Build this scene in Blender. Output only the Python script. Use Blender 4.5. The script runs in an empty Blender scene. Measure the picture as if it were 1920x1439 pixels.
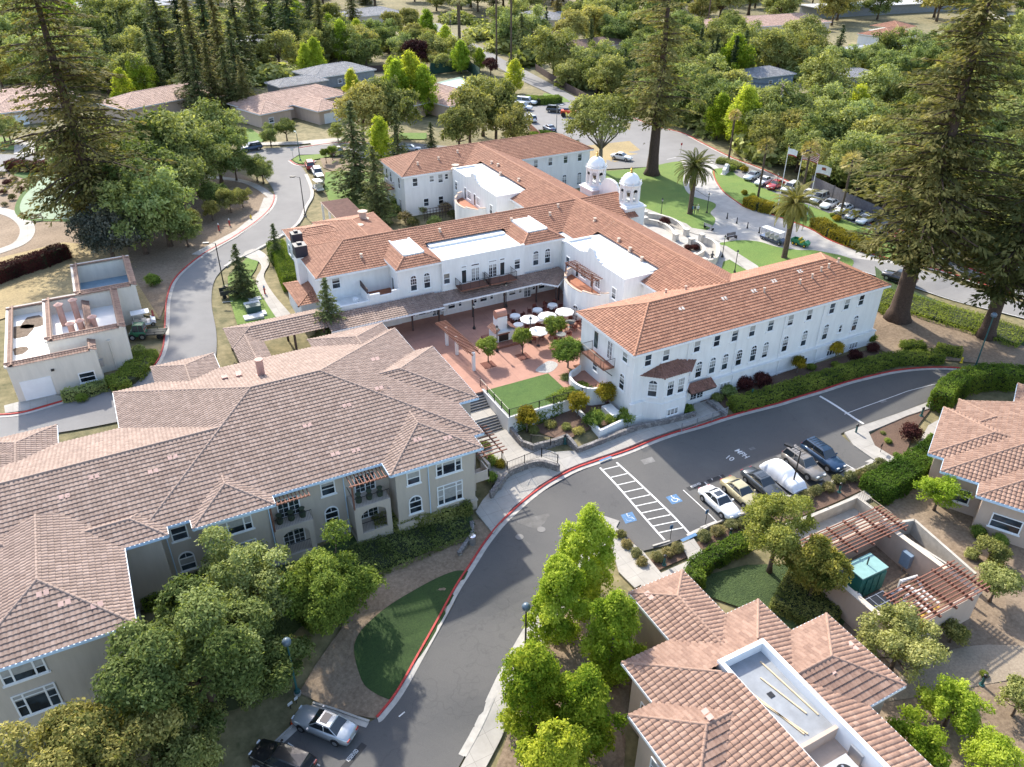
import bpy, bmesh, math, random
import numpy as np
from mathutils import Vector, Matrix
R = math.radians
S = bpy.context.scene
C = S.collection
random.seed(7)

# ---------------------------------------------------------------- camera
FPX, PITCH, ROLL, AZ = 1487.0, R(31.84), R(.264), R(27.82)
CA, SA = math.cos(AZ), math.sin(AZ)
O_ = (12.461667, 69.767454)
def cam2w(v):
    return Vector((v[0]*CA+v[1]*SA, -v[0]*SA+v[1]*CA, v[2]))
CAM = cam2w((-O_[0], -O_[1], 0)); CAM.z = 50.0
_r0 = Vector((1, 0, 0)); _f0 = Vector((0, math.cos(PITCH), -math.sin(PITCH))); _u0 = _r0.cross(_f0)
_r1 = _r0*math.cos(ROLL)+_u0*math.sin(ROLL); _u1 = -_r0*math.sin(ROLL)+_u0*math.cos(ROLL)
RT, UP, FW = cam2w(_r1), cam2w(_u1), cam2w(_f0)
cd = bpy.data.cameras.new('camera'); cam = bpy.data.objects.new('camera', cd); C.objects.link(cam)
cd.sensor_width = 36; cd.lens = 36*FPX/1920; cd.clip_start = .5; cd.clip_end = 3000
m = Matrix((RT, UP, -FW)).transposed().to_4x4(); m.translation = CAM
cam.matrix_world = m
S.camera = cam

# ---------------------------------------------------------------- sky and sun
SUN_EL, SUN_AZ = R(39), R(90.9)
w = bpy.data.worlds.new('World'); S.world = w; w.use_nodes = True
nt = w.node_tree; bg = nt.nodes['Background']
sk = nt.nodes.new('ShaderNodeTexSky'); sk.sky_type = 'NISHITA'; sk.sun_disc = False
sk.sun_elevation = SUN_EL; sk.sun_rotation = R(90)-SUN_AZ; sk.air_density = 1.0; sk.dust_density = 1.5; sk.altitude = 100
sm = nt.nodes.new('ShaderNodeMixRGB'); sm.blend_type = 'MULTIPLY'; sm.inputs[0].default_value = 1; sm.inputs[2].default_value = (1.06, 1.0, .95, 1)
nt.links.new(sk.outputs[0], sm.inputs[1]); nt.links.new(sm.outputs[0], bg.inputs[0]); bg.inputs[1].default_value = .15
sl = bpy.data.lights.new('sun', 'SUN'); so = bpy.data.objects.new('sun', sl); C.objects.link(so)
sl.energy = 2.7; sl.angle = R(1.2); sl.color = (1, .94, .82)
sd = Vector((math.cos(SUN_EL)*math.cos(SUN_AZ), math.cos(SUN_EL)*math.sin(SUN_AZ), math.sin(SUN_EL)))
so.rotation_euler = sd.to_track_quat('Z', 'Y').to_euler(); so.location = (0, 60, 90)
vs = S.view_settings; vs.view_transform = 'Standard'; vs.look = 'None'; vs.exposure = 1.5; vs.gamma = 1

# ---------------------------------------------------------------- picture point -> place
def ray(px, py):
    return FW + RT*((px-960)/FPX) + UP*(-(py-719.5)/FPX)
def G(px, py, z=3.1):
    d = ray(px, py); t = (z-CAM.z)/d.z
    return (CAM.x+d.x*t, CAM.y+d.y*t)
def depth(x, y, z):
    return (Vector((x, y, z))-CAM).dot(FW)

# terrain height, from spot levels (u, v, z); world X = u, Y = -v
SPOT = [(-39,19.5,-1.6),(-31,27,-1.6),(-20,32,-1.6),(-26,17,-.8),(-23,9,0),(-15,5,.2),(-13,-2,.8),(-5,3,.8),(4,3.5,1.2),(12,1.5,1.5),(25,2.5,1.9),
 (38,3.7,2.1),(50,11,2.2),(75,10,2.4),(-52,13,.0),(-62,13,.2),(-45,5,.5),(-60,32,-1.8),(-34,6,.4),(10,10,1.1),(20,16,1.2),(0,12,.9),(-12,14,.2),
 (4,28,0),(9,33,0),(16,32,.8),(-20,24,0),(-14,35,0),(0,40,-.3),(25,40,.3),(45,30,1.2),(30,25,1.5),(10,20,.6),(60,30,1.6),(-5,20,.4),(-25,45,-1.6),
 (-42,-14,3.2),(-30,-14,3.1),(-20,-14,3.05),(-12,-13,3.05),(-6,-13,3.05),(4,-13,3.1),(15,-13,3.2),(30,-14,3.2),(42,-14,3.2),(44,-5,2.6),(60,-12,3.0),(60,-2,2.5),(80,-8,2.8),
 (-52,-29,3.6),(-60,-26,3.5),(-70,-20,3.2),(-44,-34,3.9),(-41,-48,4),(-57,-50,4.2),(-48,-62,3.8),(-40,-70,3.4),
 (-25,-25,3.05),(0,-30,3.05),(20,-30,3.1),(40,-30,3.1),(60,-30,3.1),(-35,-22,3.1),(-30,-50,3.2),(0,-60,3.1),(40,-60,3.1),(80,-60,3.1),(-80,-80,3.1),(-30,-90,3.1),(0,-100,3.1),(60,-110,3.1),
 (120,-30,3.1),(120,-100,3.1),(-120,-150,3.1),(-120,-40,3.3),(0,-180,3.1),(100,-220,3.1),(-100,-260,3.1),(0,-320,3.1),(200,-320,3.1),(300,-120,3.1),(110,20,2.6),(-90,10,1),(-6,-1.5,1.7),(-10,-2.,1.3),(-14,-8,.9),(-9,-7,1.2),(-14,-10.5,1.6),(-4,-7,1.8)]
_sp = np.array([(a, -b, c) for a, b, c in SPOT])
def H(x, y):
    x = np.asarray(x, float); y = np.asarray(y, float)
    d2 = (x[..., None]-_sp[:, 0])**2+(y[..., None]-_sp[:, 1])**2+2.0
    wt = d2**-2.0
    r = (wt*_sp[:, 2]).sum(-1)/wt.sum(-1)
    return float(r) if r.ndim == 0 else r
def GP(px, py):
    z = 3.0
    for _ in range(8):
        x, y = G(px, py, z); z = .5*z+.5*H(x, y)
    x, y = G(px, py, z)
    return Vector((x, y, H(x, y)))

# ---------------------------------------------------------------- materials
MATS = {}
class NB:
    def __init__(s, name):
        s.m = bpy.data.materials.new(name); s.m.use_nodes = True; s.t = s.m.node_tree
        s.b = s.t.nodes['Principled BSDF']; s.out = s.t.nodes['Material Output']
    def n(s, t, **k):
        o = s.t.nodes.new('ShaderNode'+t)
        for a, b in k.items(): setattr(o, a, b)
        return o
    def l(s, a, b): s.t.links.new(a, b)
    def coord(s, kind='Object'):
        return s.n('TexCoord').outputs[kind]
    def pos(s): return s.n('NewGeometry').outputs['Position']
    def noise(s, vec, scale, detail=4, rough=.6):
        o = s.n('TexNoise'); o.inputs['Scale'].default_value = scale; o.inputs['Detail'].default_value = detail
        o.inputs['Roughness'].default_value = rough; s.l(vec, o.inputs['Vector']); return o.outputs['Fac']
    def ramp(s, fac, stops):
        o = s.n('ValToRGB'); e = o.color_ramp.elements
        while len(e) < len(stops): e.new(.5)
        for i, (p, c) in enumerate(stops): e[i].position = p; e[i].color = (*c, 1)
        s.l(fac, o.inputs[0]); return o.outputs[0]
    def mix(s, fac, a, b, mode='MIX'):
        o = s.n('MixRGB', blend_type=mode)
        for i, v in enumerate((fac, a, b)):
            if hasattr(v, 'links'): s.l(v, o.inputs[i])
            elif i == 0: o.inputs[0].default_value = v
            else: o.inputs[i].default_value = (*v, 1)
        return o.outputs[0]
    def bump(s, h, strength=.3, dist=.05):
        o = s.n('Bump'); o.inputs['Strength'].default_value = strength; o.inputs['Distance'].default_value = dist
        s.l(h, o.inputs['Height']); s.l(o.outputs[0], s.b.inputs['Normal'])
    def color(s, c):
        if hasattr(c, 'links'): s.l(c, s.b.inputs['Base Color'])
        else: s.b.inputs['Base Color'].default_value = (*c, 1)
    def rough(s, r): s.b.inputs['Roughness'].default_value = r
def vmix(c, k): return tuple(max(0, min(1, x*k)) for x in c)
def plain(name, c, rough=.6, metal=0, var=.12, scale=1.5, spec=None, bump=0):
    if name in MATS: return MATS[name]
    b = NB(name)
    f = b.noise(b.pos(), scale, 5)
    b.color(b.ramp(f, [(.3, vmix(c, 1-var)), (.7, vmix(c, 1+var))])); b.rough(rough)
    b.b.inputs['Metallic'].default_value = metal
    if spec is not None: b.b.inputs['Specular IOR Level'].default_value = spec
    if bump: b.bump(b.noise(b.pos(), scale*14, 3), bump, .03)
    MATS[name] = b.m; return b.m
def gloss(name, c, rough=.25, coat=.6, metal=0):
    if name in MATS: return MATS[name]
    b = NB(name); b.color(c); b.rough(rough); b.b.inputs['Metallic'].default_value = metal
    b.b.inputs['Coat Weight'].default_value = coat; MATS[name] = b.m; return b.m
def m_tile(name, c1, c2, c3):
    if name in MATS: return MATS[name]
    b = NB(name)
    uv = b.n('UVMap').outputs[0]
    fl = b.n('VectorMath', operation='FLOOR'); b.l(uv, fl.inputs[0])
    wn = b.n('TexWhiteNoise', noise_dimensions='2D'); b.l(fl.outputs[0], wn.inputs['Vector'])
    c = b.ramp(wn.outputs['Value'], [(0, c1), (.5, c2), (1, c3)])
    n2 = b.noise(b.pos(), .35, 5, .7)
    c = b.mix(b.ramp(n2, [(.35, (0, 0, 0)), (.75, (.55, .55, .55))]), c, vmix(c2, .62))
    n3 = b.noise(b.pos(), 6, 3)
    c = b.mix(.25, c, b.ramp(n3, [(.3, vmix(c1, .7)), (.7, vmix(c3, 1.15))]))
    b.color(c); b.rough(.78); MATS[name] = b.m; return b.m
T_ORANGE = m_tile('terracotta_tile', (.235, .10, .058), (.32, .145, .085), (.42, .205, .125))
T_BROWN = m_tile('mauve_brown_tile', (.195, .13, .103), (.265, .185, .148), (.345, .25, .205))
T_PINK = m_tile('rose_brown_tile', (.205, .118, .085), (.28, .168, .12), (.365, .235, .175))
T_DARK = m_tile('dark_canopy_tile', (.15, .07, .05), (.22, .105, .075), (.30, .15, .11))
T_TAN = m_tile('tan_tile', (.34, .21, .16), (.45, .29, .225), (.55, .37, .29))
def m_stucco(name, c, streak=.12):
    if name in MATS: return MATS[name]
    b = NB(name); p = b.pos()
    mp = b.n('Mapping'); mp.inputs['Scale'].default_value = (1, 1, .18); b.l(p, mp.inputs[0])
    f = b.noise(mp.outputs[0], 1.6, 6, .7)
    col = b.ramp(f, [(.3, vmix(c, 1-streak)), (.6, c), (.8, vmix(c, 1.04))])
    b.color(col); b.rough(.85); b.bump(b.noise(p, 30, 3), .15, .01); MATS[name] = b.m; return b.m
WHITE = m_stucco('white_stucco', (.76, .76, .75), .11)
CREAM = m_stucco('cream_stucco', (.62, .52, .42))
BEIGE = m_stucco('beige_stucco', (.50, .44, .375))
PEACH = m_stucco('peach_stucco', (.52, .40, .32))
UTILW = m_stucco('utility_stucco', (.68, .63, .55))
TRIM = plain('white_trim', (.78, .79, .80), .5, var=.04)
GUTTER = plain('blue_white_gutter', (.52, .66, .80), .45, var=.05)
MEMB = plain('white_membrane', (.80, .80, .79), .7, var=.05, scale=.5)
GREYMEMB = plain('grey_membrane', (.25, .265, .285), .6, var=.2, scale=.8)
def m_glass():
    b = NB('window_glass'); p = b.pos()
    f = b.noise(p, .6, 2); b.color(b.ramp(f, [(.4, (.012, .016, .022)), (.62, (.05, .07, .09)), (.75, (.16, .18, .18))]))
    b.rough(.06); b.b.inputs['Specular IOR Level'].default_value = .7; return b.m
GLASS = m_glass()
GREENGLASS = gloss('tinted_glass', (.02, .035, .04), .06, 1)
WOOD = plain('redwood_beam', (.20, .085, .055), .8, var=.3, scale=6)
DARKWOOD = plain('dark_beam', (.07, .045, .04), .8, var=.3, scale=6)
BLACK = plain('black_metal', (.012, .012, .014), .45, var=.1)
DGREEN = plain('green_pole_paint', (.02, .09, .09), .5, var=.1)
GREYM = plain('grey_metal', (.35, .36, .38), .4, .6)
CHROME = gloss('chrome', (.7, .7, .72), .15, 0, 1)
def m_ground(name, stops, s1, s2, bump=.4, rough=.95, mixf=.5, dist=.06):
    if name in MATS: return MATS[name]
    b = NB(name); p = b.pos()
    c = b.ramp(b.noise(p, s1, 7, .65), stops)
    lo, hi = stops[0][1], stops[-1][1]
    if 'lawn' in name: c = b.mix(b.ramp(b.noise(p, .09, 5, .75), [(.42, (0, 0, 0)), (.68, (.6, .6, .6))]), c, (hi[0]*1.5, hi[1]*1.08, hi[2]*1.1))
    c2 = b.ramp(b.noise(p, s2, 4, .7), [(.3, vmix(lo, .75)), (.7, vmix(hi, 1.25))])
    b.color(b.mix(mixf, c, c2)); b.rough(rough); b.bump(b.noise(p, s2*1.3, 4), bump, dist); MATS[name] = b.m; return b.m
G_EARTH = m_ground('bare_earth', [(.3, (.12, .082, .052)), (.5, (.20, .145, .097)), (.7, (.29, .22, .155))], .16, 3.5)
G_BARK = m_ground('bark_mulch', [(.3, (.075, .045, .032)), (.7, (.16, .10, .07))], .5, 9)
G_DRY = m_ground('dry_grass_ground', [(.3, (.16, .12, .06)), (.5, (.28, .21, .10)), (.7, (.42, .33, .17))], .12, 4)
G_FAR = m_ground('woodland_floor', [(.3, (.06, .07, .025)), (.5, (.14, .125, .055)), (.72, (.27, .22, .12))], .05, .8)
G_LAWN = m_ground('mown_lawn', [(.3, (.06, .12, .018)), (.55, (.10, .18, .03)), (.75, (.15, .23, .045))], .22, 5, .3)
G_LAWND = m_ground('lush_lawn', [(.3, (.03, .075, .012)), (.7, (.07, .135, .025))], .5, 7, .4)
G_LAWNK = m_ground('dark_turf', [(.3, (.014, .034, .008)), (.7, (.04, .075, .016))], .5, 7, .4)  # darker copy of the lush lawn greens, for the curved roadside lawn
G_IVY = m_ground('ivy_cover', [(.3, (.02, .045, .012)), (.7, (.07, .11, .03))], 1.2, 6, 1.0, dist=.2)
def m_asph():
    b = NB('asphalt'); p = b.pos()
    c = b.ramp(b.noise(p, .07, 5, .65), [(.35, (.072, .070, .071)), (.6, (.10, .096, .092)), (.75, (.135, .13, .12))])
    c = b.mix(.3, c, b.ramp(b.noise(p, 25, 3), [(.3, (.05, .05, .05)), (.7, (.15, .15, .15))]))
    c = b.mix(b.ramp(b.noise(p, .9, 3, .8), [(.62, (0, 0, 0)), (.75, (.35, .35, .35))]), c, (.04, .04, .042))
    wv = b.n('VectorMath', operation='MULTIPLY_ADD'); nz = b.n('TexNoise'); nz.inputs['Scale'].default_value = .5; b.l(p, nz.inputs['Vector']); b.l(nz.outputs['Color'], wv.inputs[0]); wv.inputs[1].default_value = (3, 3, 3); b.l(p, wv.inputs[2])
    vo = b.n('TexVoronoi', feature='DISTANCE_TO_EDGE'); vo.inputs['Scale'].default_value = .09; b.l(wv.outputs[0], vo.inputs['Vector'])
    c = b.mix(b.ramp(vo.outputs[0], [(.001, (.22, .22, .22)), (.004, (0, 0, 0))]), c, (.03, .03, .03))
    b.color(c); b.rough(.85); b.bump(b.noise(p, 40, 2), .15, .01); return b.m
ASPH = m_asph()
ASPHL = m_ground('worn_asphalt', [(.3, (.17, .165, .165)), (.7, (.24, .235, .23))], .15, 20, .1, mixf=.2, dist=.01)
def m_conc(name, c, joint=(1.6, 1.6), jd=.55, ang=0):
    b = NB(name); p = b.pos()
    mp = b.n('Mapping'); mp.inputs['Rotation'].default_value = (0, 0, ang); b.l(p, mp.inputs[0])
    br = b.n('TexBrick'); br.offset = 0; br.inputs['Scale'].default_value = 1
    br.inputs['Brick Width'].default_value = joint[0]; br.inputs['Row Height'].default_value = joint[1]
    br.inputs['Mortar Size'].default_value = .014; br.inputs['Mortar Smooth'].default_value = .1
    br.inputs['Color1'].default_value = (*c, 1); br.inputs['Color2'].default_value = (*vmix(c, .9), 1); br.inputs['Mortar'].default_value = (*vmix(c, jd), 1)
    b.l(mp.outputs[0], br.inputs['Vector'])
    st = b.ramp(b.noise(p, .5, 6, .7), [(.3, (.74, .74, .74)), (.65, (1, 1, 1))])
    c2 = b.mix(1, br.outputs['Color'], st, 'MULTIPLY'); b.color(c2); b.rough(.85); MATS[name] = b.m; return b.m
CONC = m_conc('pavement_concrete', (.42, .395, .36))
CONCP = m_conc('plaza_concrete', (.46, .44, .41), (4, 4), .6)
TERRA = m_conc('terracotta_paving', (.43, .225, .165), (3.6, 3.6), .6)
KERB = plain('kerb_concrete', (.40, .38, .35), .85, var=.2)
REDP = plain('red_kerb_paint', (.42, .035, .03), .7, var=.3, scale=3)
BLUEP = plain('blue_paint', (.07, .17, .32), .7, var=.2, scale=4)
WHITEP = plain('road_paint', (.62, .62, .61), .7, var=.18, scale=5)
STONE = None
def m_stone():
    b = NB('split_block_stone'); p = b.pos()
    v = b.n('TexVoronoi'); v.inputs['Scale'].default_value = 3.2; b.l(p, v.inputs[0])
    c = b.ramp(v.outputs['Color'], [(0, (.12, .115, .115)), (1, (.30, .28, .27))])
    e = b.n('TexVoronoi', feature='DISTANCE_TO_EDGE'); e.inputs['Scale'].default_value = 3.2; b.l(p, e.inputs[0])
    c = b.mix(b.ramp(e.outputs[0], [(0, (1, 1, 1)), (.06, (0, 0, 0))]), c, (.05, .045, .045))
    b.color(c); b.rough(.9); b.bump(e.outputs[0], .8, .08); return b.m
STONE = m_stone()
def m_leaf(name, dark, mid, light, trans=.35):
    if name in MATS: return MATS[name]
    b = NB(name)
    at = b.n('Attribute', attribute_name='tint'); oi = b.n('ObjectInfo')
    ad = b.n('Math', operation='ADD'); b.l(at.outputs['Fac'], ad.inputs[0])
    mu = b.n('Math', operation='MULTIPLY_ADD'); mu.inputs[1].default_value = .5; mu.inputs[2].default_value = -.2
    b.l(oi.outputs['Random'], mu.inputs[0]); b.l(mu.outputs[0], ad.inputs[1])
    c = b.ramp(ad.outputs[0], [(0, dark), (.5, mid), (1, light)])
    c2 = b.ramp(ad.outputs[0], [(0, vmix(dark, 1.2)), (.5, (mid[0]*1.45, mid[1]*1.12, mid[2]*1.1)), (1, (min(.9, light[0]*1.35), light[1]*1.08, light[2]))])
    wn = b.n('TexWhiteNoise', noise_dimensions='1D'); m9 = b.n('Math', operation='MULTIPLY'); m9.inputs[1].default_value = 91.7; b.l(oi.outputs['Random'], m9.inputs[0]); b.l(m9.outputs[0], wn.inputs['W'])
    m8 = b.n('Math', operation='MULTIPLY'); m8.inputs[1].default_value = .9; b.l(wn.outputs['Value'], m8.inputs[0])
    c = b.mix(m8.outputs[0], c, c2)
    b.color(c); b.rough(.75); b.b.inputs['Specular IOR Level'].default_value = .1
    tr = b.n('BsdfTranslucent'); b.l(b.mix(1, c, (1.25, 1.25, .6), 'MULTIPLY'), tr.inputs[0])
    mx = b.n('MixShader'); mx.inputs[0].default_value = trans
    b.l(b.b.outputs[0], mx.inputs[1]); b.l(tr.outputs[0], mx.inputs[2]); b.l(mx.outputs[0], b.out.inputs[0])
    MATS[name] = b.m; return b.m
L_OAK = m_leaf('oak_leaves', (.06, .09, .024), (.17, .225, .07), (.36, .43, .18))
L_LIME = m_leaf('lime_leaves', (.09, .16, .012), (.24, .35, .035), (.46, .56, .09), .5)
L_OLIVE = m_leaf('olive_leaves', (.075, .095, .026), (.21, .24, .075), (.42, .45, .17))
L_RED = m_leaf('redwood_needles', (.045, .056, .018), (.125, .14, .05), (.25, .25, .10), .35)
L_FIR = m_leaf('fir_needles', (.026, .048, .02), (.08, .115, .046), (.16, .21, .085), .3)
L_PINE = m_leaf('pine_needles', (.07, .10, .02), (.20, .235, .05), (.38, .40, .12), .35)
L_PALM = m_leaf('palm_fronds', (.035, .05, .012), (.11, .12, .03), (.25, .23, .07), .3)
L_FAN = m_leaf('fan_fronds', (.08, .10, .03), (.22, .23, .09), (.42, .42, .22), .3)
L_PLUM = m_leaf('plum_leaves', (.02, .008, .009), (.06, .02, .02), (.11, .045, .035), .2)
L_BLUE = m_leaf('bluegrey_needles', (.035, .045, .035), (.10, .11, .085), (.19, .19, .15), .2)
L_SHRUB = m_leaf('shrub_leaves', (.04, .08, .014), (.12, .19, .034), (.25, .34, .07))
L_GOLD = m_leaf('golden_shrub', (.08, .08, .01), (.22, .20, .02), (.40, .36, .04))
L_BRIGHT = m_leaf('bright_hedge', (.03, .07, .01), (.09, .17, .025), (.2, .3, .05), .4)
L_FLOWER = m_leaf('flowering_shrub', (.05, .07, .02), (.15, .14, .06), (.5, .45, .38))
L_VARI = m_leaf('box_ball_leaves', (.07, .09, .03), (.17, .19, .08), (.32, .32, .17))
BARK = plain('bark', (.10, .07, .05), .95, var=.4, scale=4, bump=.6)
BARKR = plain('redwood_bark', (.07, .045, .034), .95, var=.4, scale=5, bump=.8)
BARKG = plain('grey_bark', (.17, .14, .115), .95, var=.35, scale=4, bump=.6)

# ---------------------------------------------------------------- mesh building
class MB:
    def __init__(s): s.v = []; s.f = []; s.m = []; s.uv = {}
    def add(s, vs, fs, mi=0):
        o = len(s.v); s.v += [tuple(a) for a in vs]
        for f in fs: s.f.append(tuple(o+i for i in f)); s.m.append(mi)
        return s
    def box(s, x0, x1, y0, y1, z0, z1, mi=0):
        return s.add([(x0,y0,z0),(x1,y0,z0),(x1,y1,z0),(x0,y1,z0),(x0,y0,z1),(x1,y0,z1),(x1,y1,z1),(x0,y1,z1)],
                     [(0,3,2,1),(4,5,6,7),(0,1,5,4),(1,2,6,5),(2,3,7,6),(3,0,4,7)], mi)
    def obox(s, c, d, l, wd, z0, z1, mi=0):
        """box centred at c=(x,y), long axis d, length l, width wd"""
        d = Vector((d[0], d[1])).normalized(); n = Vector((-d.y, d.x)); c = Vector((c[0], c[1]))
        p = [c+d*(a*l/2)+n*(b*wd/2) for a, b in ((-1,-1),(1,-1),(1,1),(-1,1))]
        return s.prism([(q.x, q.y) for q in p], z0, z1, mi)
    def prism(s, poly, z0, z1, mi=0):
        a = sum(poly[i][0]*poly[(i+1) % len(poly)][1]-poly[(i+1) % len(poly)][0]*poly[i][1] for i in range(len(poly)))
        if a < 0: poly = poly[::-1]
        n = len(poly)
        zb = z0 if hasattr(z0, '__len__') else [z0]*n
        zt = z1 if hasattr(z1, '__len__') else [z1]*n
        vs = [(x, y, zb[i]) for i, (x, y) in enumerate(poly)]+[(x, y, zt[i]) for i, (x, y) in enumerate(poly)]
        return s.add(vs, [tuple(range(n))[::-1], tuple(range(n, 2*n))]+[(i, (i+1) % n, n+(i+1) % n, n+i) for i in range(n)], mi)
    def tube(s, pts, rs, seg=8, mi=0, caps=True):
        pts = [Vector(p) for p in pts]
        if not hasattr(rs, '__len__'): rs = [rs]*len(pts)
        o = len(s.v); n = len(pts); prev = None
        for i, p in enumerate(pts):
            d = (pts[min(i+1, n-1)]-pts[max(i-1, 0)]).normalized()
            a = (prev if prev is not None else (Vector((1, 0, 0)) if abs(d.x) < .9 else Vector((0, 1, 0))))
            a = (a-d*a.dot(d)).normalized(); b = d.cross(a); prev = a
            for k in range(seg):
                t = 2*math.pi*k/seg; s.v.append(tuple(p+(a*math.cos(t)+b*math.sin(t))*rs[i]))
        for i in range(n-1):
            for k in range(seg):
                k2 = (k+1) % seg; s.f.append((o+i*seg+k, o+i*seg+k2, o+(i+1)*seg+k2, o+(i+1)*seg+k)); s.m.append(mi)
        if caps:
            s.f.append(tuple(o+k for k in range(seg))[::-1]); s.m.append(mi)
            s.f.append(tuple(o+(n-1)*seg+k for k in range(seg))); s.m.append(mi)
        return s
    def lathe(s, prof, c=(0, 0, 0), seg=16, mi=0, smooth=False):
        o = len(s.v)
        for r, z in prof:
            for k in range(seg):
                t = 2*math.pi*k/seg; s.v.append((c[0]+r*math.cos(t), c[1]+r*math.sin(t), c[2]+z))
        for i in range(len(prof)-1):
            for k in range(seg):
                k2 = (k+1) % seg; s.f.append((o+i*seg+k, o+i*seg+k2, o+(i+1)*seg+k2, o+(i+1)*seg+k)); s.m.append(mi)
        s.f.append(tuple(o+k for k in range(seg))[::-1]); s.m.append(mi)
        s.f.append(tuple(o+(len(prof)-1)*seg+k for k in range(seg))); s.m.append(mi)
        return s
    def mesh(s, name, mats, off=(0, 0, 0), smooth=False, bevel=0):
        me = bpy.data.meshes.new(name)
        o = off
        me.from_pydata([(a-o[0], b-o[1], c-o[2]) for a, b, c in s.v], [], s.f)
        for q in (mats if isinstance(mats, (list, tuple)) else [mats]): me.materials.append(q)
        me.polygons.foreach_set('material_index', s.m)
        if smooth: me.polygons.foreach_set('use_smooth', [True]*len(s.f))
        me.update(); return me
    def build(s, name, mats, parent=None, smooth=False, off=None, **kw):
        if off is None: off = tuple(parent.location) if parent is not None and parent.parent is None and parent.type == 'EMPTY' else (0, 0, 0)
        me = s.mesh(name, mats, off, smooth)
        o = bpy.data.objects.new(name, me); C.objects.link(o)
        if parent is not None: o.parent = parent
        tag(o, **kw); return o
def tag(o, label=None, cat=None, group=None, kind=None):
    if label: o['label'] = label
    if cat: o['category'] = cat
    if group: o['group'] = group
    if kind: o['kind'] = kind
    return o
def thing(name, label, cat, loc=(0, 0, 0), rz=0, group=None):
    o = bpy.data.objects.new(name, None); C.objects.link(o); o.empty_display_size = .3
    o.location = loc; o.rotation_euler = (0, 0, rz); return tag(o, label, cat, group)
KIDS = {}
def copy_tree(o, parent=None):
    c = o.copy(); C.objects.link(c); c.parent = parent
    for ch in KIDS.setdefault(o.name, list(o.children)): copy_tree(ch, c)
    return c
def place(proto, used, loc, rz=0, sc=1, label=None, group=None):
    """first call moves the proto, later calls copy it"""
    o = proto if not used.get(proto.name) else copy_tree(proto)
    used[proto.name] = True
    o.location = loc; o.rotation_euler = (0, 0, rz); o.scale = (sc, sc, sc) if not hasattr(sc, '__len__') else sc
    if label: o['label'] = label
    if group: o['group'] = group
    return o
USED = {}
def structure(o): o['kind'] = 'structure'; return o

# draped sheets -----------------------------------------------------------
def drape(name, poly, off, mat, step=2.0, kind='structure', side=0, hf=None, parent=None, skirt=None, **kw):
    """polygon (world xy) laid on the ground at height off above it; side>0 closes its rim that far down"""
    bm = bmesh.new()
    vs = [bm.verts.new((x, y, 0)) for x, y in poly]
    bm.faces.new(vs)
    bmesh.ops.triangulate(bm, faces=bm.faces[:])
    xs = [p[0] for p in poly]; ys = [p[1] for p in poly]
    for ax, (a, b) in enumerate(((min(xs), max(xs)), (min(ys), max(ys)))):
        k = math.ceil(a/step)*step
        while k < b:
            co = (k, 0, 0) if ax == 0 else (0, k, 0); no = (1, 0, 0) if ax == 0 else (0, 1, 0)
            bmesh.ops.bisect_plane(bm, geom=bm.verts[:]+bm.edges[:]+bm.faces[:], plane_co=co, plane_no=no, dist=1e-4)
            k += step
    for f in bm.faces:
        if f.normal.z < 0: f.normal_flip()
    bm.verts.ensure_lookup_table()
    P = np.array([(v.co.x, v.co.y) for v in bm.verts])
    Z = (hf(P[:, 0], P[:, 1]) if hf else H(P[:, 0], P[:, 1]))+off
    for v, z in zip(bm.verts, Z): v.co.z = z
    if side:
        be = [e for e in bm.edges if e.is_boundary]
        r = bmesh.ops.extrude_edge_only(bm, edges=be)
        for v in r['geom']:
            if isinstance(v, bmesh.types.BMVert): v.co.z -= side
    me = bpy.data.meshes.new(name); bm.to_mesh(me); bm.free(); me.materials.append(mat)
    if skirt: me.materials.append(skirt)
    o = bpy.data.objects.new(name, me); C.objects.link(o)
    if parent: o.parent = parent
    return tag(o, kind=kind, **kw)
def spline(pts, n=8, closed=False):
    out = []; m_ = len(pts)
    for i in range(m_ if closed else m_-1):
        p = [Vector(pts[(i+k) % m_] if closed else pts[max(0, min(m_-1, i+k))]) for k in (-1, 0, 1, 2)]
        for j in range(n):
            t = j/n
            q = .5*((2*p[1])+(p[2]-p[0])*t+(2*p[0]-5*p[1]+4*p[2]-p[3])*t*t+(-p[0]+3*p[1]-3*p[2]+p[3])*t**3)
            out.append((q.x, q.y))
    if not closed: out.append(tuple(pts[-1][:2]))
    return out
def PX(lst, z=None):
    """picture points -> world xy on the ground"""
    return [tuple(GP(*p)[:2]) if z is None else G(p[0], p[1], z) for p in lst]
def ribbon(pts, wl, wr):
    """closed polygon around a polyline: wl to the left, wr to the right"""
    L_, R_ = [], []
    for i, p in enumerate(pts):
        a = Vector(pts[max(0, i-1)]); b = Vector(pts[min(len(pts)-1, i+1)]); d = (b-a).normalized(); n = Vector((-d.y, d.x)); p = Vector(p)
        L_.append(tuple(p+n*wl)); R_.append(tuple(p-n*wr))
    return L_+R_[::-1]
def strip_mesh(pts, offs, mb, mi=0, hf=None):
    """extrude a cross-section offs=[(lateral, height)] along a ground polyline"""
    o = len(mb.v); n = len(pts); k = len(offs)
    for i, p in enumerate(pts):
        a = Vector(pts[max(0, i-1)]); b = Vector(pts[min(n-1, i+1)]); d = (b-a).normalized(); nn = Vector((-d.y, d.x)); p = Vector(p)
        for l, h in offs:
            q = p+nn*l; mb.v.append((q.x, q.y, (hf(q.x, q.y) if hf else H(p.x, p.y))+h))
    for i in range(n-1):
        for j in range(k-1):
            mb.f.append((o+i*k+j, o+i*k+j+1, o+(i+1)*k+j+1, o+(i+1)*k+j)); mb.m.append(mi)
    return mb
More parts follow.
